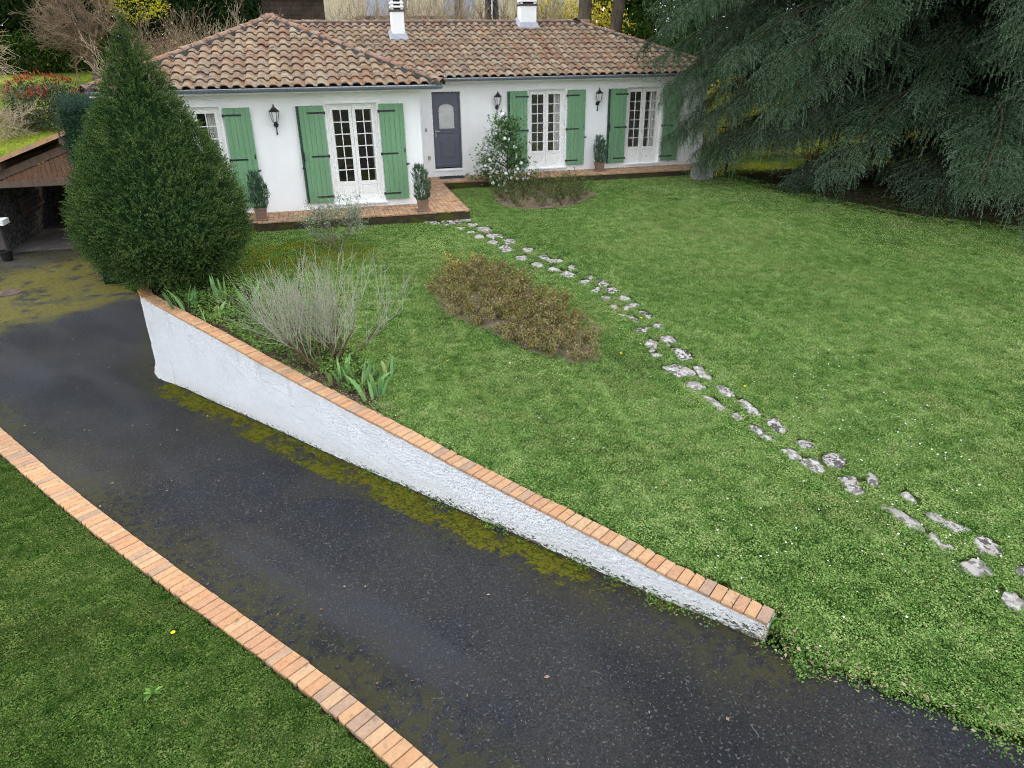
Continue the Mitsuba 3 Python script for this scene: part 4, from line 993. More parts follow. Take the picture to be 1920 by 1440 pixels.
scene[dk_ + '__handle'] = mikit.ply(cat([hull_box(la + 0.02, la + 0.055, yd - 0.002, yd + 0.0118, 1.10, 1.30, 0.004), tube([[la + 0.037, yd - 0.002, 1.26], [la + 0.037, yd - 0.05, 1.26], [la + 0.06, yd - 0.056, 1.26], [la + 0.15, yd - 0.052, 1.255]], 0.009, 6)]), 'steel')
scene[dk_ + '__sill'] = mikit.ply(hull_box(x0 - 0.03, x1 + 0.03, -0.05, yd + 0.07, z0 - 0.05, z0 + 0.003, 0.008), 'white_plaster')
scene[dk_ + '__step'] = mikit.ply(hull_box(x0 - 0.06, x1 + 0.06, -0.028, -0.0015, 0.0, z0 - 0.052, 0.006), 'white_plaster')
put('house__window_surround', cat([box(x0 - 0.05, x0 - 0.001, -0.016, 0.02, 0.15, z1 + 0.05), box(x1 + 0.001, x1 + 0.05, -0.016, 0.02, 0.15, z1 + 0.05), box(x0 - 0.001, x1 + 0.001, -0.0155, 0.02, z1 + 0.001, z1 + 0.049)]), 'white_plaster')
put('house__doorbell', hull_box(0.62, 0.68, -0.022, -0.001, 1.27, 1.36, 0.006), 'dull_plastic')
put('house__socket', hull_box(0.66, 0.74, -0.028, -0.001, 0.50, 0.60, 0.006), 'dull_plastic')

# ------------------------------------------------------------------ wall lanterns
def lantern(x, y, z, label):
    k = thing('wall_lantern', label, 'lantern', 'black lanterns on the house front')
    P = lambda *a, **b: None
    yc = y - 0.16
    def hexf(z0, r0, z1, r1):
        a = np.arange(6) * math.pi / 3
        v = np.vstack([np.column_stack([x + r * np.cos(a), yc + r * np.sin(a), np.full(6, zz)]) for zz, r in ((z0, r0), (z1, r1))])
        return v, np.array([[i, (i + 1) % 6, 6 + (i + 1) % 6, 6 + i] for i in range(6)])
    scene[k + '__glass'] = mikit.ply(cat([hexf(z - 0.02, 0.055, z + 0.19, 0.098)]), 'lamp_glass')
    bars = []
    for a in np.arange(6) * math.pi / 3:
        c, s = math.cos(a), math.sin(a)
        bars.append(tube([[x + 0.057 * c, yc + 0.057 * s, z - 0.03], [x + 0.102 * c, yc + 0.102 * s, z + 0.195]], 0.006, 4))
    scene[k + '__cage'] = mikit.ply(cat(bars + [hexf(z - 0.045, 0.035, z - 0.018, 0.064), hexf(z + 0.185, 0.106, z + 0.2, 0.112)]), 'black_iron')
    scene[k + '__hood'] = mikit.ply(lathe([(0.118, 0.196), (0.112, 0.205), (0.06, 0.245), (0.055, 0.262), (0.035, 0.27), (0.03, 0.29), (0.012, 0.30), (0.02, 0.315), (0.006, 0.345), (0.0, 0.35)], 12, z, (x, yc)), 'black_iron', smooth=40)
    scene[k + '__wall_plate'] = mikit.ply(cat([tube([[x, y - 0.001, z - 0.10], [x, y - 0.025, z - 0.10]], 0.055, 12), tube([[x, y - 0.02, z - 0.10], [x, yc + 0.02, z - 0.085], [x, yc, z - 0.045]], [0.018, 0.018, 0.022], 8)]), 'black_iron')
    scene[k + '__stem'] = mikit.ply(cat([tube([[x, yc, z - 0.045], [x, yc + 0.05, z - 0.13], [x, y - 0.07, z - 0.16]], 0.012, 6), tube([[x, y - 0.035, z - 0.12], [x, y - 0.035, z - 0.29]], 0.012, 8), lathe([(0, -0.315), (0.018, -0.305), (0.014, -0.285), (0.02, -0.275), (0.012, -0.26)], 8, z, (x, y - 0.035))]), 'black_iron', smooth=50)
lantern(-3.25, WY, 2.02, 'black iron lantern on the white wing wall between two green shutters')
lantern(2.76, 0, 1.98, 'black iron lantern above the flowering camellia, right of the grey door')
lantern(5.87, 0, 2.00, 'black iron lantern between two shutters, above the potted conifer by the main front')
# ------------------------------------------------------------------ plants: helpers
def place(x, y, z, a=0.0, s=1.0, tilt=0.0, tdir=0.0):
    t = T().translate([x, y, z]).rotate([math.cos(tdir), math.sin(tdir), 0], math.degrees(tilt)).rotate([0, 0, 1], math.degrees(a)).scale(s)
    return t
def frame(origin, d, up=(0, 0, 1), s=1.0, roll=0.0):
    """matrix whose z axis points along d"""
    d = np.asarray(d, float); d = d / np.linalg.norm(d); a = np.cross(up, d)
    if np.linalg.norm(a) < 1e-3: a = np.array([1.0, 0, 0])
    a = a / np.linalg.norm(a); b = np.cross(d, a); c, s_ = math.cos(roll), math.sin(roll)
    M = np.eye(4); M[:3, 0], M[:3, 1], M[:3, 2], M[:3, 3] = (a * c + b * s_) * s, (b * c - a * s_) * s, d * s, origin
    return M
def bake(v, f, Ms, uv=None):
    """copies of a small mesh under many matrices as one mesh"""
    Ms = np.asarray(Ms); V = (np.einsum('kij,nj->kni', Ms[:, :3, :3], v) + Ms[:, None, :3, 3]).reshape(-1, 3)
    F = (f[None] + (np.arange(len(Ms)) * len(v))[:, None, None]).reshape(-1, 3)
    return (V, F) if uv is None else (V, F, np.tile(uv, (len(Ms), 1)))
def tubes(lines, sides=3):
    return cat([tube(p, r, sides, cap=False) for p, r in lines])

def sprig(seed, L=0.15, n=26, nl=0.03, nw=0.006, spread=0.9, up=0.5, tip=True, flat=False):
    """a shoot along +z with needles; uv.y rises to its tip"""
    g = np.random.default_rng(seed); t = np.sort(g.uniform(0.05, 1, n)); P = np.column_stack([0 * t, 0 * t, t * L])
    P[:, 0] += 0.10 * L * t ** 2
    a = g.uniform(0, 2 * np.pi, n) if not flat else np.where(np.arange(n) % 2, 0, np.pi) + g.normal(size=n) * 0.35
    D = np.column_stack([np.cos(a) * spread, np.sin(a) * spread, up + 0 * t + 0.5 * t])
    ln = nl * (1.05 - 0.45 * t) * g.uniform(0.8, 1.2, n)
    v1, f1 = leaves(P, D, rnd_dir(g, n), ln, nw)
    uv1 = np.stack([np.repeat(g.random(n) * 0.3 + 0.35, 4), np.repeat(t, 4)], 1)
    return v1, f1, uv1

# ------------------------------------------------------------------ the clipped yew cone beside the drive
YX, YY = -5.13, -7.95
PROF = np.array([[3.92, 0.06], [3.84, 0.16], [3.7, 0.24], [3.4, 0.36], [3.0, 0.52], [2.6, 0.72], [2.2, 0.95], [1.8, 1.16], [1.4, 1.34], [1.0, 1.46], [0.6, 1.50], [0.25, 1.38], [-0.05, 1.12], [-0.22, 0.80], [-0.32, 0.35]])
gy = np.random.default_rng(5)
def yew_r(z): return np.maximum(np.interp(-np.asarray(z), -PROF[:, 0], PROF[:, 1]) * 0.985 - 0.07, 0.015)
yew = thing('yew_cone', 'tall dark green yew clipped to a cone beside the drive and carport', 'tree')
lines = [([[YX, YY, -0.5], [YX + 0.02, YY, 1.0], [YX, YY, 3.5]], [0.13, 0.10, 0.02])]
for i in range(60):
    z = gy.uniform(-0.2, 3.2); a = gy.uniform(0, 2 * np.pi); r = float(yew_r(z)) * 0.8; lines.append(([[YX, YY, z - 0.3], [YX + r * math.cos(a), YY + r * math.sin(a), z]], [0.03, 0.008]))
scene[yew + '__trunk'] = mikit.ply(tubes(lines, 4), 'bark')
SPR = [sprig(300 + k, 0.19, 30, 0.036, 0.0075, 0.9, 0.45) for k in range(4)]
parts = []
NS = 11500
zg = np.linspace(-0.34, 3.93, 400); wz = yew_r(zg) + 0.10; zz = gy.choice(zg, NS * 2, p=wz / wz.sum()) + gy.normal(size=NS * 2) * 0.01
aa = gy.uniform(0, 2 * np.pi, NS * 2)
keep = (np.cos(aa - math.atan2(EYE[1] - YY, EYE[0] - YX)) > -0.45) | (gy.random(NS * 2) < 0.3)
zz, aa = zz[keep][:NS], aa[keep][:NS]; n = len(zz)
q = np.column_stack([np.cos(aa), np.sin(aa), zz])
lump = 0.16 * (meshkit.fbm(q * np.array([1.6, 1.6, 1.2]), 3, 2) - 0.5) + 0.13 * (meshkit.noise(q * 6, 4) - 0.5)
depth = gy.random(n) ** 1.6 * 0.16
rr = np.maximum(yew_r(zz) * (1 + lump) + 0.05 - depth - 0.13, 0.0)
sl = np.gradient(PROF[::-1, 1], PROF[::-1, 0]); nzv = -np.interp(zz, PROF[::-1, 0], sl)
D = np.column_stack([np.cos(aa), np.sin(aa), 0.35 * nzv + 0.55]) + gy.normal(size=(n, 3)) * 0.38
O = np.column_stack([YX + rr * np.cos(aa), YY + rr * np.sin(aa), zz])
vs = []
for k in range(4):
    ii = np.arange(k, n, 4); Ms = [frame(O[i], D[i], s=gy.uniform(0.75, 1.25) * (1 - 0.45 * sm(3.0, 3.9, zz[i])), roll=gy.uniform(0, 6.28)) for i in ii]
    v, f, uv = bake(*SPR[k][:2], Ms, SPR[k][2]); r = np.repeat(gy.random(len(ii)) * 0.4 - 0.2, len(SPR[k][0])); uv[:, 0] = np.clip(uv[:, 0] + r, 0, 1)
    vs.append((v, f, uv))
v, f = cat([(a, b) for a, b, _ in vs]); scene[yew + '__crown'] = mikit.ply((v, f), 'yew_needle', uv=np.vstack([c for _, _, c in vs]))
# dense twig core, so that no light shows through
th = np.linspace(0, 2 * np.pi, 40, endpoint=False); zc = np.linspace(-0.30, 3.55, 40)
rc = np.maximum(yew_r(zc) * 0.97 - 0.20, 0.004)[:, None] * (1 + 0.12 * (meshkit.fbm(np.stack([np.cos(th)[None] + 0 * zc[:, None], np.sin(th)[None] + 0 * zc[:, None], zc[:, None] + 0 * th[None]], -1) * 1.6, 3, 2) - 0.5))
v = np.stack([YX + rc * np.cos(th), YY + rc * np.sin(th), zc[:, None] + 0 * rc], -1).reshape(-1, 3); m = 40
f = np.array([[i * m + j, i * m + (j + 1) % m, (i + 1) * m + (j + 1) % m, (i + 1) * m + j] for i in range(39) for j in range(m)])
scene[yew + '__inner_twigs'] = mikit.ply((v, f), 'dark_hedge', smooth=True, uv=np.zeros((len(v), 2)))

# clipped blue-green conifer hedge between the house and the carport
def leaf_shell(key, bs, c, r, n, size, asp, seed, box_=False, droop=0.0, inner=0.55, flat=0.0, lumpk=1.5):
    """leaves through the outer part of an ellipsoid (or a rounded box), uneven in outline"""
    g = np.random.default_rng(seed); c = np.asarray(c, float); r = np.asarray(r, float)
    d = rnd_dir(g, n)
    if box_:
        d = d / np.abs(d).max(1, keepdims=True) ** 0.8
    lump = 1 + 0.55 * (meshkit.fbm(d * lumpk + seed, 3, 3) - 0.5) + 0.22 * (meshkit.noise(d * 5 + seed, 4) - 0.5)
    rad = inner + (1 - inner) * g.random(n) ** 0.6
    P = c + d * r * (rad * lump)[:, None]
    D = norm(d * 0.8 + g.normal(size=(n, 3)) * 0.8 - np.array([0, 0, droop])); N = norm(rnd_dir(g, n) * (1 - flat) + np.array([0, 0, 1.0]) * (0.4 + flat))
    L = size * g.uniform(0.6, 1.4, n)
    v, f = leaves(P, D, N, L, L * asp, fold=0.15)
    scene[key] = mikit.ply((v, f), bs, uv=uvs(n, 4, g, [0.1, 0.5, 0.8, 0.5]))
hedge = thing('conifer_hedge', 'clipped blue-green conifer hedge standing between the yew and the carport', 'hedge')
scene[hedge + '__foliage'] = mikit.ply((lambda t: t)(cat([])) if False else box(-8.25, -7.45, -1.5, 0.2, -2.1, 2.2), 'dark_hedge', uv=np.zeros((8, 2)))
g = np.random.default_rng(9); n = 5200
P = np.column_stack([g.uniform(-8.33, -7.37, n), g.uniform(-1.6, 0.3, n), g.uniform(-2.0, 2.42, n)])
face = g.integers(0, 4, n); P[face == 0, 1] = -1.58 + g.normal(size=(face == 0).sum()) * 0.05; P[face == 1, 0] = -8.30 + g.normal(size=(face == 1).sum()) * 0.05; P[face == 2, 0] = -7.40 + g.normal(size=(face == 2).sum()) * 0.05; P[face == 3, 2] = 2.25 + g.normal(size=(face == 3).sum()) * 0.12
Ms = [frame(P[i], np.array([0, 0, 1]) * 0.6 + g.normal(size=3) * 0.5 + (np.array([0, -0.6, 0]) if face[i] == 0 else 0), s=g.uniform(0.7, 1.3), roll=g.uniform(0, 6)) for i in range(n)]
s_ = sprig(77, 0.16, 16, 0.04, 0.010)
v, f, uv = bake(s_[0], s_[1], Ms, s_[2]); scene[hedge + '__shoots'] = mikit.ply((v, f), 'blue_hedge', uv=uv)

# ------------------------------------------------------------------ the big cedar on the right
CX, CY = 16.2, -3.2
gc = np.random.default_rng(17)
cedar = thing('cedar_tree', 'huge blue-green cedar with drooping branches sweeping down to the lawn', 'tree')
trunk_pts = [[CX, CY, -0.5], [CX, CY, 0.4], [CX + 0.1, CY, 3], [CX, CY + 0.1, 8], [CX, CY, 17]]
scene[cedar + '__trunk'] = mikit.ply(tube(trunk_pts, [0.62, 0.48, 0.42, 0.30, 0.03], 12), 'dark_stem', smooth=True)
woods, shoots = [], []
def branchlet(seed):
    """one side branch a metre long, out along +x, with hanging needle-covered shoots; uv.y is lighter towards the tips"""
    g = np.random.default_rng(seed); vs = []
    u = np.linspace(0, 1, 8); Q = np.column_stack([u, 0.05 * np.sin(u * 3 + seed), 0.06 * u - 0.30 * u ** 2.2])
    v, f = tube(Q, np.linspace(0.011, 0.003, 8), 3, cap=False); vs.append((v, f, np.tile([0.1, 0.0], (len(v), 1))))
    def shoot(o, d, L, tip):
        n = int((50 if d[2] < -0.5 else 34) * L / 0.3); t = np.sort(g.random(n)); d = norm(d); sag = np.array([0, 0, -0.35 * L]); P = o + d * (t * L)[:, None] + sag * (t ** 2)[:, None]
        a = g.normal(size=(n, 3)); D = norm(a) * 0.9 + d * 0.9
        v, f = blades(P, D, rnd_dir(g, n), 0.050 * (1.1 - 0.5 * t) * g.uniform(0.7, 1.25, n), 0.012)
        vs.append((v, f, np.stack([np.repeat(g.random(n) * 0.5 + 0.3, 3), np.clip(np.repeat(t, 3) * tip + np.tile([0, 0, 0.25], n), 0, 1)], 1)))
    for k in range(13):
        uu = 0.06 + 0.94 * (k + g.random() * 0.7) / 13; j = min(uu, 0.999) * 7; b = int(j); o = Q[b] + (Q[b + 1] - Q[b]) * (j - b)
        sd_ = 1 if k % 2 else -1; l = 0.16 + 0.24 * math.sin(min(1.0, uu + 0.15) * math.pi * 0.8)
        shoot(o, np.array([0.75, sd_ * g.uniform(0.5, 1.1), g.normal() * 0.12 - 0.02]), l * g.uniform(0.8, 1.2), 1.0)
        if k % 2 == 0 or k > 9: shoot(o, np.array([0.30 + 0.25 * g.random(), g.normal() * 0.25, -g.uniform(1.1, 2.2)]), g.uniform(0.22, 0.58), 0.85)
        if k % 3 == 0: shoot(o, np.array([0.9, -sd_ * 0.3, 0.12]), 0.2, 0.9)
    shoot(Q[-1], np.array([0.8, 0, -0.9]), 0.26, 1.0)
    return cat([(a, b) for a, b, _ in vs]) + (np.vstack([c for _, _, c in vs]),)
for k in range(6):
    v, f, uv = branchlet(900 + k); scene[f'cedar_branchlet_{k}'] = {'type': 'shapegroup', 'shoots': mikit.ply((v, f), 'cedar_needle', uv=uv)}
def limb(az, z0, L, rise, droop, seed, dens=1.0):
    g = np.random.default_rng(seed)
    n = 18; t = np.linspace(0, 1, n); d = np.array([math.cos(az), math.sin(az), 0]); s = np.array([-d[1], d[0], 0])
    wob = 0.45 * np.sin(t * 4 + seed) * t
    P = np.array([CX, CY, z0]) + d * (t * L)[:, None] + s * wob[:, None]
    P[:, 2] += rise * np.sin(t * np.pi * 0.62) - droop * t ** 3.2
    woods.append((P, np.interp(t, [0, 1], [0.022 + 0.005 * L, 0.005])))
    ns = int(L / 0.14 * dens)
    for k in range(ns):
        tt = 0.20 + 0.80 * (k + g.random()) / ns; i = tt * (n - 1); a = int(min(i, n - 2)); p = P[a] + (P[a + 1] - P[a]) * (i - a); tan = norm(P[a + 1] - P[a])
        side = s * (1 if k % 2 else -1); l = (0.40 + 0.95 * math.sin(min(1, (1 - tt) * 1.4 + 0.10) * np.pi * 0.55)) * g.uniform(0.65, 1.15)
        dd = norm(side * g.uniform(0.6, 1.1) + tan * g.uniform(0.4, 0.9) + np.array([0, 0, g.normal() * 0.10 + 0.02]))
        zax = norm(np.array([0, 0, 1.0]) - dd * dd[2] + side * g.normal() * 0.12); yax = np.cross(zax, dd)
        M = np.eye(4); M[:3, 0], M[:3, 1], M[:3, 2], M[:3, 3] = dd * l, yax * max(l, 0.7), zax * max(l, 0.75), p; shoots.append(M)
    for h in range(4):
        tt = 0.80 + 0.066 * h; i = tt * (n - 1); a = int(min(i, n - 2)); p = P[a] + (P[a + 1] - P[a]) * (i - a); dd = norm(P[a + 1] - P[a] + g.normal(size=3) * 0.18); zax = norm(np.array([0, 0, 1.0]) - dd * dd[2]); yax = np.cross(zax, dd)
        M = np.eye(4); M[:3, 0], M[:3, 1], M[:3, 2], M[:3, 3] = dd * 0.6, yax * 0.75, zax * 0.8, p; shoots.append(M)
sd = 0
for z0, L, nlimb, rise, droop in ((0.8, 7.3, 7, 0.35, 0.9), (2.0, 8.2, 7, 0.9, 1.7), (3.3, 8.6, 7, 1.1, 1.8), (4.6, 8.8, 7, 1.1, 1.7), (5.9, 8.8, 7, 1.1, 1.7), (7.0, 8.4, 6, 1.0, 1.5)):
    off = gc.uniform(0, 1)
    for i in range(nlimb):
        az = math.radians(122 + (i + off + gc.uniform(-0.3, 0.3)) * (172.0 / nlimb)); sd += 1
        if z0 < 2.2 and az < 3.0: continue
        lk = 1.05 if az < 3.5 else 0.95 if az > 4.2 else 1.0
        limb(az, z0 + gc.uniform(-0.35, 0.35), L * gc.uniform(0.72, 1.06) * lk, rise * gc.uniform(0.8, 1.3), droop * gc.uniform(0.8, 1.3), sd)
for az, z0, L, rise, droop in ((2.98, 1.5, 8.0, 0.8, 1.5), (3.12, 1.1, 8.2, 0.7, 1.2), (4.45, 1.3, 8.2, 0.6, 1.4), (4.2, 1.0, 8.4, 0.6, 1.2), (4.6, 2.2, 8.4, 0.8, 1.8), (3.05, 3.7, 9.3, 0.9, 2.1), (2.95, 5.6, 9.2, 0.9, 1.7), (3.16, 2.7, 8.6, 0.9, 2.0), (2.9, 3.6, 8.8, 0.9, 2.0), (3.35, 4.0, 8.8, 1.0, 1.8), (3.5, 3.0, 8.5, 1.0, 1.8), (3.02, 2.6, 8.9, 0.9, 2.2), (3.08, 3.3, 9.2, 0.9, 2.1), (3.00, 4.2, 9.4, 0.9, 1.9), (3.11, 5.0, 9.5, 0.9, 1.7), (3.2, 1.5, 8.1, 0.8, 1.4), (3.05, 1.9, 8.6, 0.9, 1.6)):
    sd += 1; limb(az, z0, L, rise, droop, sd)
for i in range(14):
    az = math.radians(gc.uniform(-60, 100)); sd += 1
    limb(az, gc.uniform(3.0, 7.0), gc.uniform(6, 8), 0.7, 1.0, sd, 0.45)
scene[cedar + '__branches'] = mikit.ply(tubes(woods, 4), 'dark_stem')
for j, M in enumerate(shoots):
    scene[f'{cedar}__crown__{j + 1:04d}'] = {'type': 'instance', 'group': {'type': 'ref', 'id': f'cedar_branchlet_{j % 6}'}, 'to_world': T(M)}
leaf_shell(cedar + '__shade_core', 'cedar_shade', (17.2, -2.8, 4.4), (5.6, 5.0, 3.9), 15000, 0.42, 0.45, 44, inner=0.1, droop=0.6)  # dark leaf mass added to paint the shade inside the crown
# the upper crown, above the picture: coarse leaf masses
g = np.random.default_rng(4); n = 26000; z = g.uniform(6.3, 17, n); r = np.minimum(8.2, (17.5 - z) / 10 * 8.2) * np.sqrt(g.random(n)); a = g.uniform(0, 2 * np.pi, n)
P = np.column_stack([CX + r * np.cos(a), CY + r * np.sin(a), z]); v, f = leaves(P, np.column_stack([np.cos(a), np.sin(a), -0.4 + 0 * a]), np.column_stack([0 * a, 0 * a, 1 + 0 * a]), g.uniform(0.5, 0.9, n), 0.4)
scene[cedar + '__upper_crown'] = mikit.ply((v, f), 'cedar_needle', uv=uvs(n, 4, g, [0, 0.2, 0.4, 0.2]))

# ------------------------------------------------------------------ wall bed: grey shrub, irises, ground cover
gs = np.random.default_rng(31)
shrub = thing('dry_shrub', 'leafless grey shrub with a haze of pale upright twigs in the wall bed', 'shrub')
stems, twigs = [], []
for bx, by, n0 in ((-2.62, -12.05, 7), (-2.30, -11.75, 6), (-2.85, -11.75, 4)):
    bz = float(lawn_h(bx, by))
    for i in range(n0):
        a = gs.uniform(1.2, 4.2) + (0 if i % 3 else -1.6); l = gs.uniform(0.35, 0.62); d = np.array([math.cos(a) * 0.9, math.sin(a) * 0.55 + 0.25, gs.uniform(0.5, 1.0)]); d /= np.linalg.norm(d)
        u = np.linspace(0, 1, 6)[:, None]; p = np.array([bx, by, bz - 0.02]) + d * u * l + np.array([0, 0, 0.18]) * u ** 2 + gs.normal(size=(6, 3)) * 0.018 * u
        stems.append((p, np.linspace(0.024, 0.011, 6)))
        for b in range(5):
            q = p[gs.integers(2, 6)]; d2 = norm(d + gs.normal(size=3) * 0.42 + np.array([0, 0, 0.5])); l2 = gs.uniform(0.2, 0.42); u2 = np.linspace(0, 1, 4)[:, None]
            p2 = q + d2 * u2 * l2 + np.array([0, 0, 0.08]) * u2 ** 2; twigs.append((p2, np.linspace(0.008, 0.004, 4), 0.15))
            for c in range(4):
                q3 = p2[gs.integers(1, 4)]; d3 = norm(d2 * 0.75 + gs.normal(size=3) * 0.36 + np.array([-0.10, 0.05, 0.95])); l3 = gs.uniform(0.32, 0.80); u3 = np.linspace(0, 1, 5)[:, None]
                p3 = q3 + d3 * u3 * l3 + gs.normal(size=(1, 3)) * 0.09 * u3 ** 2; twigs.append((p3, np.linspace(0.0040, 0.0016, 5), 0.75))
                for e in range(3):
                    q4 = p3[gs.integers(1, 4)]; d4 = norm(d3 + gs.normal(size=3) * 0.35); l4 = gs.uniform(0.12, 0.34); twigs.append((np.array([q4, q4 + d4 * l4 * 0.5, q4 + d4 * l4 + np.array([0, 0, 0.02])]), [0.0026, 0.002, 0.0012], 1.0))
scene[shrub + '__stems'] = mikit.ply(tubes(stems, 6), 'dark_stem', smooth=True)
tv = [tube(p, r, 3, cap=False) for p, r, _ in twigs]; v, f = cat(tv)
scene[shrub + '__twigs'] = mikit.ply((v, f), 'grey_twig', uv=np.column_stack([np.zeros(len(v)), np.concatenate([np.full(len(t[0]), w[2]) for t, w in zip(tv, twigs)])]))

def iris(x, y, n, h, seed, label):
    g = np.random.default_rng(seed); k = thing('iris_clump', label, 'iris', 'iris clumps in the wall bed'); z = float(lawn_h(x, y))
    fan = g.uniform(0, math.pi)
    for i in range(n):
        off = g.uniform(-0.5, 0.5); c = np.array([x + math.cos(fan) * off * 0.28 + g.normal() * 0.05, y + math.sin(fan) * off * 0.28 + g.normal() * 0.05, z - 0.01])
        a = fan + (0 if off > 0 else math.pi) + g.normal() * 0.5; lean = abs(off) * 1.0 + g.uniform(0.05, 0.35); l = h * g.uniform(0.65, 1.15); w = g.uniform(0.022, 0.036)
        t = np.linspace(0, 1, 8); out = np.array([math.cos(a), math.sin(a), 0]); bend = g.uniform(0.1, 0.7) * lean
        p = c + out * (lean * l * (t * 0.5 + bend * t ** 3))[:, None] + np.array([0, 0, 1]) * (l * (t - 0.35 * bend * t ** 3))[:, None]
        s = np.array([-out[1], out[0], 0]) * 0.6 + out * 0.5 * g.choice([-1, 1]); s = norm(s); ww = w * np.interp(t, [0, 0.3, 0.75, 1], [0.7, 1, 0.8, 0.02])
        v = np.concatenate([p - s * ww[:, None], p + np.array([0, 0, 0.0]) + np.cross(s, norm(np.gradient(p, axis=0))) * 0.006, p + s * ww[:, None]])
        f = [[j, j + 1, 9 + j, 8 + j] for j in range(7)] + [[8 + j, 9 + j, 17 + j, 16 + j] for j in range(7)]
        put(k + '__leaf', (v, np.array(f)), 'iris_leaf', smooth=True, uv=np.column_stack([np.full(24, g.random()), np.tile(t, 3)]))
for i, (x, y, n, h, lb) in enumerate([(-4.78, -9.30, 8, 0.52, 'broad-leaved iris clump nearest the yew, one leaf hanging over the coping'), (-4.25, -9.15, 8, 0.55, 'upright iris clump beside the yew, second from it along the wall'), (-4.28, -9.95, 6, 0.36, 'low iris clump close behind the coping, below the taller ones near the yew'), (-3.75, -9.55, 8, 0.45, 'iris clump between the yew and the grey shrub'),
                                      (-2.42, -12.35, 10, 0.36, 'iris clump at the foot of the grey shrub, on its near side'), (-2.15, -12.62, 11, 0.40, 'iris clump just right of the grey shrub, second of the near group'), (-1.98, -12.98, 9, 0.40, 'iris clump at the near end of the wall bed'), (-1.88, -12.45, 7, 0.34, 'iris clump on the lawn side of the near group')]):
    iris(x, y, n, h, 400 + i, lb)
g = np.random.default_rng(55); n = 55000
bx0, by0, bx1, by1 = BED3.bounds; P = np.column_stack([g.uniform(bx0, bx1, n), g.uniform(by0, by1, n)]); P = P[contains_xy(BED3.buffer(0.02), P[:, 0], P[:, 1])]
m = meshkit.fbm(np.column_stack([P * 1.7, 0 * P[:, 0]]), 3, 6); nearwall = seg_dist(P[:, 0], P[:, 1], WALL_LINE) ; P = P[(m + 0.25 * sm(0.15, 0.5, nearwall) - 0.25 * ((P[:, 1] < -11.4) & (nearwall < 0.55)) > 0.52) & (nearwall > 0.2)]
n = len(P); Z = bed_h(P[:, 0], P[:, 1]) + g.uniform(0.01, 0.17, n) * (0.4 + meshkit.noise(np.column_stack([P * 3, 0 * P[:, 0]]), 2)); a = g.uniform(0, 2 * np.pi, n)
v, f = leaves(np.column_stack([P, Z]), np.column_stack([np.cos(a), np.sin(a), g.normal(size=n) * 0.4 + 0.2]), norm(np.column_stack([g.normal(size=(n, 2)) * 0.5, np.ones(n)])), g.uniform(0.02, 0.06, n), g.uniform(0.012, 0.03, n))
tag(put('ground_cover', (v, f), 'herb_leaf', uv=uvs(n, 4, g, [0, 0.5, 0.8, 0.5])), kind='stuff')
# dead twigs and straw on the bed
g = np.random.default_rng(56); n = 700; t = g.random(n) * 0.75 + 0.2; L_ = LineString(WALL_LINE[3:7]); c = np.array([L_.interpolate(s, normalized=True).coords[0] for s in t]) - nrm[0] * g.uniform(0.12, 0.5, (n, 1)); a = g.uniform(0, np.pi, n); Z = bed_h(c[:, 0], c[:, 1]) + g.uniform(0.0, 0.05, n)
v, f = blades(np.column_stack([c, Z]), np.column_stack([np.cos(a), np.sin(a), g.normal(size=n) * 0.15]), np.column_stack([-np.sin(a), np.cos(a), 0 * a]), g.uniform(0.04, 0.16, n), g.uniform(0.003, 0.008, n))
tag(put('dead_straw', (v, f), 'litter', uv=uvs(n, 3, g, [0, 0, 0])), kind='stuff')

# little olive on the lawn
def twiggy(base, n0, l0, spread, seed, levels=3, upb=0.5, lean=(0, 0)):
    """stems and twigs; returns lines and tips with directions"""
    g = np.random.default_rng(seed); lines, tips = [], []
    def go(p, d, l, r, lv):
        u = np.linspace(0, 1, 5)[:, None]; q = p + d * u * l + np.array([0, 0, 0.15 * l * upb]) * u ** 2 + g.normal(size=(5, 3)) * 0.03 * l * u
        lines.append((q, np.linspace(r, r * 0.55, 5)))
        if lv == 0:
            for t in range(1, 5): tips.append((q[t], d, lv))
            return
        for b in range(g.integers(3, 5)):
            go(q[g.integers(2, 5)], norm(d + g.normal(size=3) * spread + np.array([0, 0, upb * 0.4])), l * g.uniform(0.55, 0.8), r * 0.55, lv - 1)
    for i in range(n0):
        a = g.uniform(0, 2 * np.pi); go(np.array(base), norm(np.array([math.cos(a) * spread + lean[0], math.sin(a) * spread + lean[1], 1.0])), l0, 0.016, levels)
    return lines, tips
ol = thing('young_olive', 'spindly grey-leaved young olive standing on the lawn before the wing', 'tree')
oz = float(lawn_h(-2.2, -6.9)); lines, tips = twiggy((-2.2, -6.75, oz), 5, 0.48, 0.62, 61, 3, 0.5, (0.0, 0.0))
scene[ol + '__stems'] = mikit.ply(tubes(lines, 4), 'grey_twig', uv=np.zeros((sum(20 for _ in lines), 2)))
g = np.random.default_rng(62); P = np.repeat(np.array([t[0] for t in tips]), 3, 0); P = P + g.normal(size=P.shape) * 0.045; n = len(P)
v, f = leaves(P, rnd_dir(g, n) + np.array([0, 0, 0.5]), rnd_dir(g, n), g.uniform(0.04, 0.07, n), 0.016); scene[ol + '__leaves'] = mikit.ply((v, f), 'olive_leaf', uv=uvs(n, 4, g, [0, 0.4, 0.8, 0.4]))

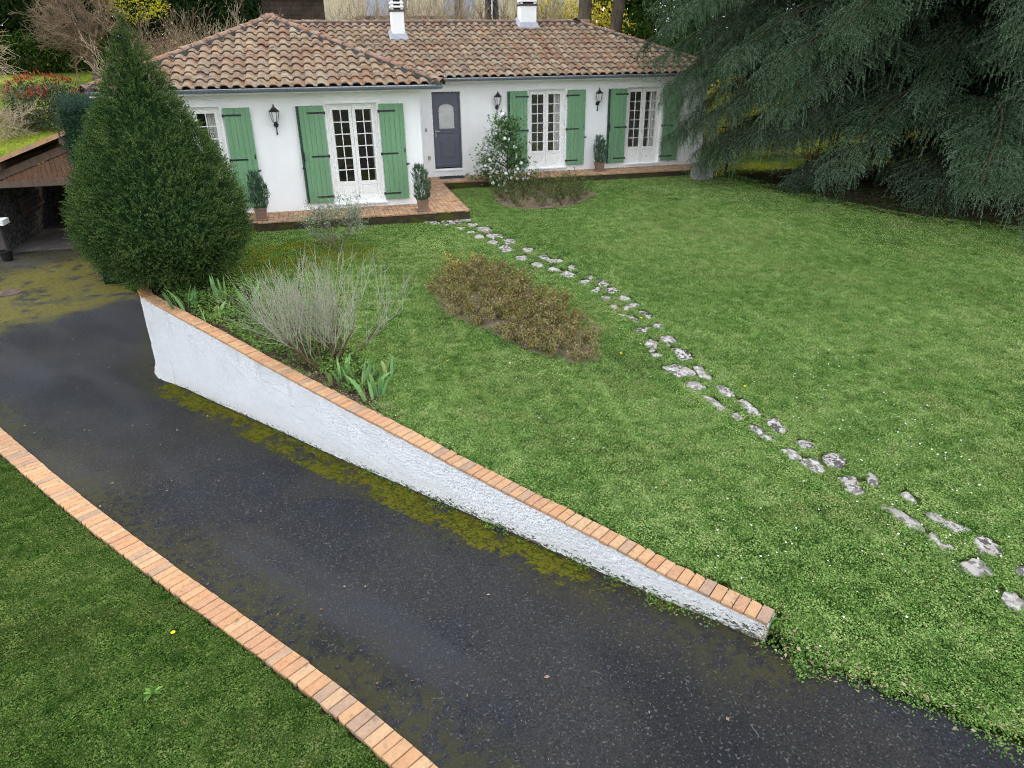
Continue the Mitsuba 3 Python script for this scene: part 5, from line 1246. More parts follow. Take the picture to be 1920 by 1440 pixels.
# camellia with white flowers, in front of the house
cam = thing('camellia', 'camellia bush with white flowers against the house wall, right of the door', 'shrub')
cx, cy, cz = 2.72, -1.30, -0.22; g = np.random.default_rng(71); lines, lp = [], []
for i in range(46):
    z = cz + 0.1 + 1.75 * (i / 46) ** 0.9; a = g.uniform(0, 2 * np.pi); r = (0.95 * (1 - (z - cz) / 2.35) + 0.10) * g.uniform(0.75, 1.2); p0 = np.array([cx + g.normal() * 0.03, cy, max(cz, z - 0.25)]); p1 = np.array([cx + r * math.cos(a), cy + 0.8 * r * math.sin(a), z + 0.12 * g.random()])
    u = np.linspace(0, 1, 5)[:, None]; q = p0 + (p1 - p0) * u + np.array([0, 0, 0.06]) * np.sin(u * 3); lines.append((q, np.linspace(0.012, 0.004, 5)))
    for b in range(62): lp.append((q[g.integers(2, 5)] + g.normal(size=3) * np.array([0.10, 0.09, 0.085]), p1 - p0))
lines.append(([[cx, cy, cz], [cx + 0.02, cy, cz + 0.9], [cx - 0.1, cy, cz + 1.75]], [0.022, 0.016, 0.006])); lp += [(np.array([cx - 0.08, cy, cz + 1.55 + 0.45 * g.random()]) + g.normal(size=3) * 0.07, np.array([0, 0, 1.0])) for _ in range(40)]
scene[cam + '__stems'] = mikit.ply(tubes(lines, 4), 'dark_stem')
n = len(lp); P = np.array([a for a, _ in lp]); D = norm(np.array([b for _, b in lp])) * 0.5 + rnd_dir(g, n) * 0.8 - np.array([0, 0, 0.15])
v, f = leaves(P, D, norm(rnd_dir(g, n) * 0.7 + np.array([0, 0, 1])), g.uniform(0.075, 0.12, n), g.uniform(0.04, 0.058, n), fold=0.2)
scene[cam + '__leaves'] = mikit.ply((v, f), 'camellia_leaf', uv=uvs(n, 4, g, [0, 0.5, 0.8, 0.5]))
def bloom(seed):
    g = np.random.default_rng(seed); vs = []
    for ringi, (m, r, tilt) in enumerate(((6, 0.042, 0.25), (5, 0.032, 0.8), (4, 0.020, 1.3))):
        for j in range(m):
            a = j * 2 * math.pi / m + ringi * 0.5 + g.normal() * 0.1; o = np.array([math.cos(a), math.sin(a), 0]); d = o * math.cos(tilt) + np.array([0, 0, math.sin(tilt)]); s = np.array([-o[1], o[0], 0]); up = np.cross(d, s) * -1
            v = np.array([[0, 0, 0.002 * ringi], d * r * 0.6 + s * r * 0.42 + up * 0.004, d * r + s * r * 0.2, d * r - s * r * 0.2, d * r * 0.6 - s * r * 0.42 + up * 0.004]); vs.append((v, np.array([[0, 1, 2], [0, 2, 3], [0, 3, 4]])))
    return cat(vs)
BL = [mikit.ply(bloom(k), 'petal_white') for k in range(3)]
sel = [(a, b) for a, b in lp if a[1] < cy + 0.15]
for i in range(40):
    a, b = sel[g.integers(len(sel))] if i < 16 else min((sel[g.integers(len(sel))] for _ in range(6)), key=lambda t: t[0][2])
    put(cam + '__flower', BL[i % 3], None, to_world=T(frame(a + np.array([0.0, -0.13, 0.02]), np.array([g.normal() * 0.4, -0.9, 0.5 + g.normal() * 0.3]), s=g.uniform(0.8, 1.35), roll=g.uniform(0, 6))))

# rose beds
def rose_variant(seed, h, leafy, bs):
    g = np.random.default_rng(seed); lines, lp = [], []
    for i in range(g.integers(8, 12)):
        a = g.uniform(0, 2 * np.pi); d = norm(np.array([math.cos(a) * 0.75, math.sin(a) * 0.75, g.uniform(0.5, 1.1)])); l = h * g.uniform(0.6, 1.1); u = np.linspace(0, 1, 5)[:, None]; q = np.array([g.normal() * 0.04, g.normal() * 0.04, -0.01]) + d * u * l + np.array([0, 0, 0.1 * l]) * u ** 2 + g.normal(size=(5, 3)) * 0.012 * u; lines.append((q, np.linspace(0.006, 0.0028, 5)))
        for b in range(3):
            q0 = q[g.integers(1, 5)]; d2 = norm(d + g.normal(size=3) * 0.7); l2 = l * g.uniform(0.25, 0.5); q2 = np.array([q0, q0 + d2 * l2 * 0.5, q0 + d2 * l2 + np.array([0, 0, 0.02])]); lines.append((q2, [0.0035, 0.003, 0.002]))
            for c in range(leafy): lp.append((q0 + d2 * l2 * g.uniform(0.3, 1.05) + g.normal(size=3) * 0.018, d2))
        for c in range(leafy): lp.append((q[g.integers(2, 5)] + g.normal(size=3) * 0.02, d))
    n = len(lp); P = np.array([a for a, _ in lp]); v, f = leaves(P, np.array([b for _, b in lp]) * 0.4 + rnd_dir(g, n), norm(rnd_dir(g, n) + np.array([0, 0, 0.7])), g.uniform(0.022, 0.045, n), g.uniform(0.014, 0.026, n))
    return mikit.ply(tubes(lines, 3), 'dark_stem'), mikit.ply((v, f), bs, uv=uvs(n, 4, g, [0, 0.4, 0.9, 0.4]))
RV = [rose_variant(500 + k, 0.32, 20, 'rose_leaf') for k in range(5)]; RG = [rose_variant(520 + k, 0.46, 11, 'rose_leaf_green') for k in range(4)]
def lanes(pts):
    """for each bush: its row (left, middle or right) and its place from the far end of that row"""
    q = np.array(pts); c = q.mean(0); ax = np.linalg.svd(q - c)[2][0]; ax = ax if ax[1] < 0 else -ax
    al, ac = (q - c) @ ax, (q - c) @ np.array([-ax[1], ax[0]]); r = np.argsort(np.argsort(ac)); lane = r * 3 // len(q); out = []
    for i in range(len(q)):
        n = int(sum((lane == lane[i]) & (al < al[i]))); out.append((ORD[n], ['left', 'middle', 'right'][lane[i]]))
    return out, lane
def fill(poly, step, seed):
    g = np.random.default_rng(seed); x0, y0, x1, y1 = poly.bounds; pts = []
    for _ in range(900):
        p = np.array([g.uniform(x0, x1), g.uniform(y0, y1)])
        if contains_xy(poly, p[0], p[1]) and all(np.linalg.norm(p - q) > step for q in pts): pts.append(p)
    return pts
g = np.random.default_rng(81)
PTS = fill(BED1.buffer(-0.05), 0.26, 82); LN = lanes(PTS)[0]
for i, p in enumerate(PTS):
    k = thing('rose_bush', f'reddish rose bush in the oval bed, {LN[i][0]} from the far end, {LN[i][1]} row', 'rose bush', 'rose bushes in the oval lawn bed')
    st, lf = RV[g.integers(5)]; m = place(p[0], p[1], float(bed_h(*p)), g.uniform(0, 6.28), g.uniform(0.8, 1.15)); scene[k + '__stems'] = {**st, 'to_world': m}; scene[k + '__leaves'] = {**lf, 'to_world': m}
p = np.array([0.02, -8.75]); k = thing('azalea', 'small shrub with orange-yellow leaves at the far tip of the oval bed', 'shrub'); st, lf = rose_variant(540, 0.40, 9, 'orange_leaf'); m = place(p[0], p[1], float(bed_h(*p)), 0, 1.0); scene[k + '__stems'] = {**st, 'to_world': m}; scene[k + '__leaves'] = {**lf, 'to_world': m}
PTS = fill(BED2.buffer(-0.15), 0.40, 83); PTS = [np.array(p) for p in PTS]; LN = lanes([p[::-1] * np.array([1, -1]) for p in PTS])[0]
for i, p in enumerate(PTS):
    k = thing('pruned_rose', f'pruned greenish rose bush below the main front, {LN[i][0]} from the left in the {dict(left="far", middle="middle", right="near")[LN[i][1]]} row', 'rose bush', 'rose bushes in the bed below the house')
    st, lf = RG[g.integers(4)]; m = place(p[0], p[1], float(bed_h(*p)), g.uniform(0, 6.28), g.uniform(0.8, 1.2)); scene[k + '__stems'] = {**st, 'to_world': m}; scene[k + '__leaves'] = {**lf, 'to_world': m}
# grass and weeds coming up through the beds
for nm, bed, n, bs, k_ in (('bed_weeds', BED1, 9000, 'herb_leaf', 0.47), ('bed_weeds', BED2, 5200, 'herb_leaf', 0.47)):
    g = np.random.default_rng(90); x0, y0, x1, y1 = bed.bounds; P = np.column_stack([g.uniform(x0, x1, n), g.uniform(y0, y1, n)]); P = P[contains_xy(bed, P[:, 0], P[:, 1])]; P = P[meshkit.fbm(np.column_stack([P * 2.4, 0 * P[:, 0]]), 3, 5) > k_]; n = len(P); a = g.uniform(0, 6.28, n)
    v, f = leaves(np.column_stack([P, bed_h(P[:, 0], P[:, 1]) + g.uniform(0, 0.07, n)]), np.column_stack([np.cos(a), np.sin(a), g.random(n)]), norm(np.column_stack([g.normal(size=(n, 2)) * 0.5, np.ones(n)])), g.uniform(0.015, 0.04, n), g.uniform(0.007, 0.018, n)); tag(put(nm, (v, f), bs, uv=uvs(n, 4, g, [0, 0.5, 0.9, 0.5])), kind='stuff')

# potted dwarf conifers on the terrace
def pot(x, y, w, h, lb, plant_label):
    k = thing('planter', lb, 'planter', 'square brown planters on the terrace'); a, b = w * 0.42, w * 0.5
    r = [(-a, 0.03), (-b, h), (-b - 0.012, h), (-b - 0.012, h + 0.03)]
    def sq(rr, z): return [[x - rr, y - rr, z], [x + rr, y - rr, z], [x + rr, y + rr, z], [x - rr, y + rr, z]]
    v = np.array(sq(a, 0.03) + sq(b, h - 0.03) + sq(b + 0.012, h - 0.03) + sq(b + 0.012, h) + sq(b - 0.02, h) + sq(b - 0.03, h - 0.04)); f = [[q * 4 + i, q * 4 + (i + 1) % 4, q * 4 + 4 + (i + 1) % 4, q * 4 + 4 + i] for q in range(5) for i in range(4)] + [[3, 2, 1, 0]]
    scene[k + '__pot'] = mikit.ply((v, np.array(f)), 'terracotta'); scene[k + '__saucer'] = mikit.ply(cat([hull_box(x - b - 0.02, x + b + 0.02, y - b - 0.02, y + b + 0.02, 0.006, 0.029, 0.006)]), 'terracotta')
    scene[k + '__compost'] = mikit.ply(cat([box(x - b + 0.031, x + b - 0.031, y - b + 0.031, y + b - 0.031, h - 0.10, h - 0.045)]), 'soil')
    c = thing('dwarf_conifer', plant_label, 'conifer', 'dwarf conifers in the planters'); g = np.random.default_rng(int(100 + abs(x) * 10)); n = 520; t = g.random(n); H_ = 0.76
    rr = 0.105 * (0.75 + 0.5 * g.random(n)) * np.sin(np.clip(1 - t, 0, 1) ** 0.8 * np.pi * 0.62) + 0.015; aa = g.uniform(0, 2 * np.pi, n); tops = np.array([[-0.06, 0.0], [0.065, 0.02], [0.0, -0.04]])[g.integers(0, 3, n)]
    P = np.column_stack([x + tops[:, 0] * (0.4 + t) + rr * np.cos(aa), y + tops[:, 1] + rr * np.sin(aa), h - 0.04 + t * H_ * (0.8 + 0.2 * (tops[:, 0] <= 0))]); s_ = sprig(33, 0.12, 14, 0.04, 0.012, 0.6, 0.9)
    Ms = [frame(P[i], np.array([math.cos(aa[i]) * 0.4, math.sin(aa[i]) * 0.4, 1.0]) + g.normal(size=3) * 0.2, s=g.uniform(0.7, 1.2), roll=g.uniform(0, 6)) for i in range(n)]
    v, f, uv = bake(s_[0], s_[1], Ms, s_[2]); scene[c + '__foliage'] = mikit.ply((v, f), 'juniper_leaf', uv=uv); scene[c + '__stem'] = mikit.ply(tube([[x, y, h - 0.06], [x, y, h + 0.4]], [0.014, 0.006], 6), 'dark_stem')
    if x < 0 or True:
        m = 60; a = g.uniform(0, 6.28, m); q = np.column_stack([x + g.uniform(-0.1, 0.1, m), y + g.uniform(-0.1, 0.1, m), h - 0.03 + g.uniform(0, 0.05, m)]); v, f = leaves(q, np.column_stack([np.cos(a), np.sin(a), 0.5 + 0 * a]), norm(np.column_stack([g.normal(size=(m, 2)) * 0.5, np.ones(m)])), 0.045, 0.025); scene[k + '__underplanting'] = mikit.ply((v, f), 'herb_leaf', uv=uvs(m, 4, g, [0, 0.5, 0.9, 0.5]))
pot(-3.80, -4.70, 0.25, 0.27, 'square brown planter beside the yew, before the left wing shutter', 'small dark conifer in the planter beside the yew')
pot(-0.18, -4.80, 0.25, 0.27, 'square brown planter at the corner of the wing, on the brick path', 'small forked conifer in the planter at the corner of the wing')
pot(5.86, -0.42, 0.25, 0.25, 'square brown planter between the two french windows of the main front', 'slim conifer in the planter between the main french windows')
tag(put('doormat', hull_box(0.93, 1.66, -0.47, -0.12, 0.005, 0.026, 0.008), 'rubber_blue'), 'dark blue-grey doormat on the bricks before the grey door', 'doormat')

# stone trough with ivy at the end of the terrace, iron gate behind it
tr = thing('stone_trough', 'old grey stone trough at the far end of the terrace under the cedar', 'trough')
tx, ty, tz = 8.62, -1.75, -0.22
out = man(sbox(tx - 0.27, ty - 0.2, tx + 0.27, ty + 0.2), tz, tz + 0.40) - man(sbox(tx - 0.2, ty - 0.13, tx + 0.2, ty + 0.13), tz + 0.12, tz + 0.5)
scene[tr] = mikit.ply(out, 'field_stone'); scene[tr + '__soil'] = mikit.ply(cat([box(tx - 0.199, tx + 0.199, ty - 0.129, ty + 0.129, tz + 0.2, tz + 0.36)]), 'soil')
iv = thing('trough_plant', 'leafy plant growing in the stone trough, yellow-green on its right', 'plant'); leaf_shell(iv + '__leaves', 'herb_leaf', (tx + 0.12, ty, tz + 0.50), (0.36, 0.2, 0.26), 420, 0.07, 0.6, 7); scene[iv + '__stems'] = mikit.ply(tubes([([[tx + 0.05 * i, ty, tz + 0.35], [tx + 0.1 * i, ty, tz + 0.6]], [0.008, 0.004]) for i in range(-2, 4)], 4), 'dark_stem')
yb = thing('golden_shrub', 'small golden-leaved shrub beside the stone trough', 'shrub'); leaf_shell(yb + '__leaves', 'sunlit_yellow_leaf', (9.15, -1.55, 0.18), (0.26, 0.24, 0.42), 600, 0.06, 0.55, 8); scene[yb + '__stems'] = mikit.ply(tubes([([[9.15, -1.55, -0.25], [9.15 + 0.05 * i, -1.55, 0.3]], [0.01, 0.004]) for i in range(-3, 4)], 4), 'dark_stem')
gt = thing('iron_gate', 'narrow black iron gate of upright bars at the corner of the house', 'gate')
for i in range(9): put(gt + '__bar', tube([[9.62 + i * 0.115, 0.25, -0.18], [9.62 + i * 0.115, 0.25, 1.15]], 0.010, 6), 'black_iron')
for z in (-0.08, 0.5, 1.05): put(gt + '__rail', cat([box(9.58, 10.58, 0.238, 0.262, z - 0.014, z + 0.014)]), 'black_iron')
put(gt + '__post', cat([box(10.585, 10.645, 0.22, 0.28, -0.25, 1.3)]), 'black_iron')

# odd plants in the lawn
def rosette(x, y, r, n, seed, lb, hfn, mt='herb_leaf'):
    g = np.random.default_rng(seed); k = thing('weed_rosette', lb, 'plant'); z = float(hfn(x, y))
    for i in range(n):
        a = i * 2.4 + g.normal() * 0.2; t = np.linspace(0, 1, 6); o = np.array([math.cos(a), math.sin(a), 0]); s = np.array([-o[1], o[0], 0]); l = r * g.uniform(0.7, 1.1); el = g.uniform(0.3, 1.0); p = np.array([x, y, z + 0.015]) + o * (l * t)[:, None] + np.array([0, 0, 1]) * (l * el * (t - 0.75 * t ** 2))[:, None]; w = r * 0.16 * np.interp(t, [0, 0.6, 1], [0.4, 1, 0.05])
        v = np.concatenate([p - s * w[:, None], p - np.array([0, 0, 0.004]), p + s * w[:, None]]); put(k + '__leaf', (v, np.array([[j, j + 1, 7 + j, 6 + j] for j in range(5)] + [[6 + j, 7 + j, 13 + j, 12 + j] for j in range(5)])), mt, smooth=True, uv=np.column_stack([np.full(18, g.random()), np.tile(t, 3)]))
rosette(6.45, -4.4, 0.26, 16, 601, 'pale green upright rosette in the lawn before the cedar', lawn_h)
rosette(-4.05, -17.75, 0.13, 9, 602, 'broad-leaved weed rosette in the verge at the bottom left', verge_h)
rosette(-5.15, -17.35, 0.12, 9, 603, 'second broad-leaved weed in the verge, nearer the left edge', verge_h)
rosette(-4.2, -16.7, 0.10, 10, 604, 'small weed rosette in the verge close to the brick border', verge_h)
g = np.random.default_rng(610)
def dots(n, region, hfn, zoff):
    P = []
    while len(P) < n:
        p = region()
        P.append([p[0], p[1], float(hfn(p[0], p[1])) + zoff * g.uniform(0.7, 1.2)])
    return np.array(P)
def daisies(P, r, bs, m=7):
    vs = []
    for p in P:
        a = np.arange(m) * 2 * np.pi / m + g.random(); N = norm(np.array([g.normal() * 0.2, g.normal() * 0.2, 1])); s = norm(np.cross(N, [1, 0, 0])); t = np.cross(N, s); q = r * g.uniform(0.75, 1.2)
        vs.append((np.vstack([[p], p + (np.cos(a)[:, None] * s + np.sin(a)[:, None] * t) * q + N * 0.003]), np.array([[0, 1 + i, 1 + (i + 1) % m] for i in range(m)])))
    return cat(vs)
cl = [(3.9, -14.6, 0.9), (4.2, -15.8, 0.7), (3.6, -13.3, 0.9), (4.6, -14.0, 1.2), (7.2, -3.2, 1.0), (6.6, -4.6, 0.8), (2.3, -7.0, 1.6), (1.6, -16.8, 0.9), (5.4, -9, 2.5), (0.0, -13.0, 2.2), (3.0, -16.9, 0.8)]
def reg():
    c = cl[g.integers(len(cl))]; return np.array([c[0] + g.normal() * c[2] * 0.6, c[1] + g.normal() * c[2] * 0.6])
P = np.array([p for p in dots(300, reg, lawn_h, 0.045) if contains_xy(LAWN.buffer(-0.1), p[0], p[1]) and not any(contains_xy(b, p[0], p[1]) for b in (BED1, BED2, BED3))])
tag(put('daisies', daisies(P, 0.0095, 'petal_white'), 'petal_white'), kind='stuff')
tag(put('yellow_flowers', daisies(np.array([[1.62, -12.6, float(lawn_h(1.62, -12.6)) + 0.05], [2.42, -11.5, float(lawn_h(2.42, -11.5)) + 0.05], [-4.15, -16.0, float(verge_h(-4.15, -16.0)) + 0.05], [-2.95, -18.05, float(verge_h(-2.95, -18.05)) + 0.05], [-0.9, -12.2, float(lawn_h(-0.9, -12.2)) + 0.05], [2.9, -13.9, float(lawn_h(2.9, -13.9)) + 0.05], [5.5, -12.5, float(lawn_h(5.5, -12.5)) + 0.05]]), 0.02, 'petal_yellow', 9), 'petal_yellow'), kind='stuff')

g = np.random.default_rng(656); V = []
for s_i in range(70):
    c = np.array([0.93, -17.62]) + np.array([g.uniform(0, 0.34), -g.uniform(0.0, 0.55)]); m = int(g.integers(10, 26)); a = g.uniform(0, 6.28, m)
    q = np.column_stack([c[0] + g.normal(size=m) * 0.04, c[1] + g.normal(size=m) * 0.04, float(lawn_h(*c)) + g.uniform(-0.05, 0.05, m)]); V.append(leaves(q, np.column_stack([np.cos(a), np.sin(a), 0.4 + 0 * a]), norm(np.column_stack([g.normal(size=(m, 2)) * 0.5, np.ones(m)])), g.uniform(0.015, 0.035, m), g.uniform(0.01, 0.022, m)))
v, f = cat(V); tag(put('wall_end_weeds', (v, f), 'herb_leaf', uv=uvs(len(v) // 4, 4, g, [0, 0.4, 0.8, 0.4])), kind='stuff')
n = 230; t_ = g.random(n) ** 1.5; c = np.array([LineString(EDGE).interpolate(x * 0.6, normalized=True).coords[0] for x in t_]) + np.array([0.8, 0.6]) * g.normal(size=(n, 1)) * 0.10; a = g.uniform(0, 6.28, n)
v, f = leaves(np.column_stack([c, np.maximum(drive_h(c[:, 0], c[:, 1]), lawn_h(c[:, 0], c[:, 1])) + 0.02 + 0.03 * g.random(n)]), np.column_stack([np.cos(a), np.sin(a), g.normal(size=n) * 0.3]), norm(np.column_stack([g.normal(size=(n, 2)) * 0.5, np.ones(n)])), g.uniform(0.02, 0.055, n), g.uniform(0.012, 0.03, n), fold=0.2)
tag(put('leaf_litter', (v, f), 'litter', uv=uvs(n, 4, g, [0, 0, 0, 0])), kind='stuff')
g = np.random.default_rng(655); V = []; x0, y0, x1, y1 = -5, -19.5, 12, -1; n = 0
keepout = [BED1, BED2, BED3, BED4] + HOLES
while n < 2300:
    c = np.array([g.uniform(x0, x1), g.uniform(y0, y1)])
    if meshkit.fbm(np.array([[c[0] * 0.8, c[1] * 0.8, 4.0]]), 2, 3)[0] < g.uniform(0.30, 0.65) or not contains_xy(LAWN.buffer(-0.25), c[0], c[1]) or any(contains_xy(b, c[0], c[1]) for b in keepout): continue
    n += 1; m = int(g.integers(5, 12)); a = g.uniform(0, 6.28, m); r = g.uniform(0.02, 0.055); q = np.column_stack([c[0] + 0.3 * r * np.cos(a), c[1] + 0.3 * r * np.sin(a), float(lawn_h(*c)) + g.uniform(0.018, 0.04, m)])
    V.append(leaves(q, np.column_stack([np.cos(a), np.sin(a), g.uniform(0.1, 0.9, m)]), norm(np.column_stack([g.normal(size=(m, 2)) * 0.3, np.ones(m)])), r * g.uniform(0.7, 1.3, m), r * 0.45))
v, f = cat(V); tag(put('lawn_weeds', (v, f), 'herb_leaf', uv=uvs(len(v) // 4, 4, g, [0, 0.3, 0.6, 0.3])), kind='stuff')

g = np.random.default_rng(658); n = 30000; P = np.column_stack([g.uniform(8.6, 22, n), g.uniform(-13, -0.5, n)]); d_ = seg_dist(P[:, 0], P[:, 1], np.array(BED4.exterior.coords)[:9]); P = P[(contains_xy(BED4.buffer(0.35), P[:, 0], P[:, 1])) & (d_ < 2.2) & (g.random(n) < 1.1 - 0.4 * d_)]; n = len(P); a = g.uniform(0, 6.28, n)
v, f = leaves(np.column_stack([P, lawn_h(P[:, 0], P[:, 1]) + 0.02 + g.random(n) * 0.16 * meshkit.fbm(np.column_stack([P * 1.5, 0 * a]), 2, 3)]), np.column_stack([np.cos(a), np.sin(a), g.random(n) * 0.5]), norm(np.column_stack([g.normal(size=(n, 2)) * 0.4, np.ones(n)])), g.uniform(0.04, 0.09, n), g.uniform(0.03, 0.06, n))
tag(put('ivy_cover', (v, f), 'ivy_leaf', uv=uvs(n, 4, g, [0, 0.3, 0.6, 0.3])), kind='stuff')

# ------------------------------------------------------------------ moss along the drive, litter on it
def moss_strip(line, w, seed, inside, thr, amp=0.022, inside_wall=False, mat_='moss_green'):
    g = np.random.default_rng(seed); c = resample(np.array(line), 0.022); t = norm(np.gradient(c, axis=0)); m = np.stack([-t[:, 1], t[:, 0]], 1) * inside; k = int(w / 0.02); o_ = np.linspace(0.0, w, k)
    P = c[:, None] + m[:, None] * o_[None, :, None]; X, Y = P[..., 0], P[..., 1]; q = np.stack([X, Y, 0 * X], -1)
    e = np.minimum(o_ / 0.05, 1.2 * (1 - o_ / w) + 0.1)[None]; nn = meshkit.fbm(q * 3.3, 3, seed) * 0.8 + 0.35 * meshkit.fbm(q * 14, 2, seed + 1); se = ((X - 0.89) * -0.587 + (Y + 17.68) * 0.81); h = amp * np.clip((nn - thr - (0.5 * (1 - sm(0.6, 2.6, se)) if inside_wall else 0)) * 2.2 - 0.35 * (o_ / w)[None] ** 2 + 0.7 * (meshkit.noise(q * 45, 8) - 0.5), -0.5, 1) * np.clip(e * 1.2, 0, 1) + 0.010 * (meshkit.fbm(q * 40, 2, 3) - 0.5)
    V = np.stack([X, Y, drive_h(X, Y) + h - 0.001], -1).reshape(-1, 3); n_ = len(c); F = np.array([[i * k + j, (i + 1) * k + j, (i + 1) * k + j + 1, i * k + j + 1] for i in range(n_ - 1) for j in range(k - 1)])
    F = F[(h.reshape(-1)[F] > 0.0008).any(1)]
    if inside < 0: F = F[:, ::-1]
    g2 = np.random.default_rng(seed + 9); top = np.where(h.reshape(-1) > 0.003)[0]; pick = g2.choice(top, min(len(top), 9000), replace=False); Pn = V[pick] + g2.normal(size=(len(pick), 3)) * [0.008, 0.008, 0]; n2 = len(pick)
    v2, f2 = blades(Pn - [0, 0, 0.003], np.column_stack([g2.normal(size=(n2, 2)) * 0.5, np.ones(n2)]), rnd_dir(g2, n2), g2.uniform(0.008, 0.02, n2), 0.006)
    v, f = cat([(V, F), (v2, f2)]); uv = np.vstack([np.column_stack([g.random(len(V)) * 0.5 + 0.2, np.clip(h.reshape(-1) / amp, 0, 1) * 0.6]), uvs(n2, 3, g2, [0.2, 0.2, 0.9])])
    tag(put('moss', (v, f), mat_, uv=uv), kind='stuff')
base_l = WALL_LINE[:8] + nrm[0] * 0.02
ins = 1.0 if sgn > 0 else -1.0
moss_strip(base_l, 0.42, 3, ins, 0.38, inside_wall=True)
g = np.random.default_rng(640); n = 3000; P = np.column_stack([g.uniform(-8, 3, n), g.uniform(-20.5, -4, n)]); P = P[contains_xy(DRIVE.buffer(-0.05), P[:, 0], P[:, 1])]
w1 = WALL_LINE[0] + (WALL_LINE[7] - WALL_LINE[0]) * g.random((130, 1)) + nrm[0] * g.uniform(0.03, 0.45, (130, 1)); P = np.vstack([P, w1]); n = len(P); a = g.uniform(0, 6.28, n); big = g.random(n) < 0.07
v, f = leaves(np.column_stack([P, drive_h(P[:, 0], P[:, 1]) + 0.006 + 0.012 * g.random(n)]), np.column_stack([np.cos(a), np.sin(a), g.normal(size=n) * 0.15]), norm(np.column_stack([g.normal(size=(n, 2)) * 0.3, np.ones(n)])), np.where(big, g.uniform(0.025, 0.055, n), g.uniform(0.008, 0.022, n)), np.where(big, g.uniform(0.012, 0.03, n), g.uniform(0.002, 0.006, n)), fold=0.2)
tag(put('leaf_litter', (v, f), 'litter', uv=uvs(n, 4, g, [0, 0, 0, 0])), kind='stuff')
# weeds along the foot of the wall and the ragged lawn edge
g = np.random.default_rng(650); pts = []
for s in np.concatenate([g.random(26) * 0.62, g.random(10)]): c = np.array(LineString(WALL_LINE[:8]).interpolate(s, normalized=True).coords[0]) + nrm[0] * g.uniform(0.03, 0.09); pts.append((c, g.integers(12, 40), 0.05, drive_h))
for s in g.random(150) * 0.55: c = np.array(LineString(EDGE).interpolate(s, normalized=True).coords[0]) + np.array([-0.7, -0.6]) * g.normal() * 0.05; pts.append((c, g.integers(10, 30), 0.06, drive_h))
V = []
for c, m, r, hf in pts:
    a = g.uniform(0, 6.28, m); q = np.column_stack([c[0] + g.normal(size=m) * r, c[1] + g.normal(size=m) * r, float(hf(*c)) + g.uniform(0.005, 0.05, m)]); V.append(leaves(q, np.column_stack([np.cos(a), np.sin(a), 0.3 + 0 * a]), norm(np.column_stack([g.normal(size=(m, 2)) * 0.5, np.ones(m)])), g.uniform(0.012, 0.03, m), g.uniform(0.01, 0.02, m)))
v, f = cat(V); tag(put('edge_weeds', (v, f), 'herb_leaf', uv=uvs(len(v) // 4, 4, g, [0, 0.4, 0.8, 0.4])), kind='stuff')
# ------------------------------------------------------------------ carport at the end of the drive
cp = thing('carport', 'old open carport with a tiled gable roof and brown boarded gable, left of the yew', 'carport')
FY, RX, RZ, SL = 2.95, -9.25, 1.46, 0.365
XLc, XRc, YB = -13.2, -6.9, 8.4
zr = lambda x: RZ - SL * abs(x - RX)
scene[cp + '__floor'] = mikit.ply(box(XLc, XRc, FY + 0.02, YB, -2.4, -2.062), 'concrete')
for s, xe in ((-1, XLc - 0.5), (1, XRc + 0.35)):
    a, b = (xe, RX) if s < 0 else (RX, xe)
    k = numbered(cp + '__roof'); y0, y1 = FY - 0.42, YB + 0.2
    v = np.array([[a, y0, zr(a) - 0.07], [b, y0, zr(b) - 0.07], [b, y1, zr(b) - 0.07], [a, y1, zr(a) - 0.07], [a, y0, zr(a)], [b, y0, zr(b)], [b, y1, zr(b)], [a, y1, zr(a)]])
    scene[k] = mikit.ply((v, np.array([[3, 2, 1, 0], [4, 5, 6, 7], [0, 1, 5, 4], [1, 2, 6, 5], [2, 3, 7, 6], [3, 0, 4, 7]])), 'old_beam')
    # flat tiles of the verge and the slope
    n = int((b - a) / 0.33); tv = []
    for i in range(n):
        x0, x1 = a + i * (b - a) / n, a + (i + 1) * (b - a) / n - 0.006
        lift = 0.014
        q = np.array([[x0, y0 - 0.03, zr(x0) - 0.085], [x1, y0 - 0.03, zr(x1) - 0.085], [x1, y0 + 0.001, zr(x1) - 0.085], [x0, y0 + 0.001, zr(x0) - 0.085], [x0, y0 - 0.03, zr(x0) + 0.035 + (lift if s < 0 else 0)], [x1, y0 - 0.03, zr(x1) + 0.035 + (0 if s < 0 else lift)], [x1, y0 + 0.20, zr(x1) + 0.03], [x0, y0 + 0.20, zr(x0) + 0.03 + 0.01]])
        put(k + '__verge_tile', (q, np.array([[3, 2, 1, 0], [4, 5, 6, 7], [0, 1, 5, 4], [1, 2, 6, 5], [2, 3, 7, 6], [3, 0, 4, 7]])), 'brick', uv=np.column_stack([np.full(8, [0.15, 0.3, 0.5, 0.62, 0.9][i % 5]), np.zeros(8)]))
        for j in range(20):
            ya, yb = y0 + 0.21 + j * 0.285, y0 + 0.21 + (j + 1) * 0.285 - 0.01; tv.append((np.array([[x0, ya, zr(x0) + 0.02], [x1, ya, zr(x1) + 0.032], [x1, yb, zr(x1) + 0.032], [x0, yb, zr(x0) + 0.02]]), np.array([[0, 1, 2, 3]])))
    v, f = cat(tv); tag(put(k + '__tiling', (v, f), 'ridge_tile_clay', uv=np.column_stack([np.repeat(np.random.default_rng(5).random(len(v) // 4), 4), np.zeros(len(v))])), kind='stuff')
put(cp + '__ridge_tile', cat([tube([[RX, FY - 0.44, RZ + 0.02], [RX, YB + 0.2, RZ + 0.02]], 0.10, 10)]), 'ridge_tile_clay', smooth=50, uv=None)
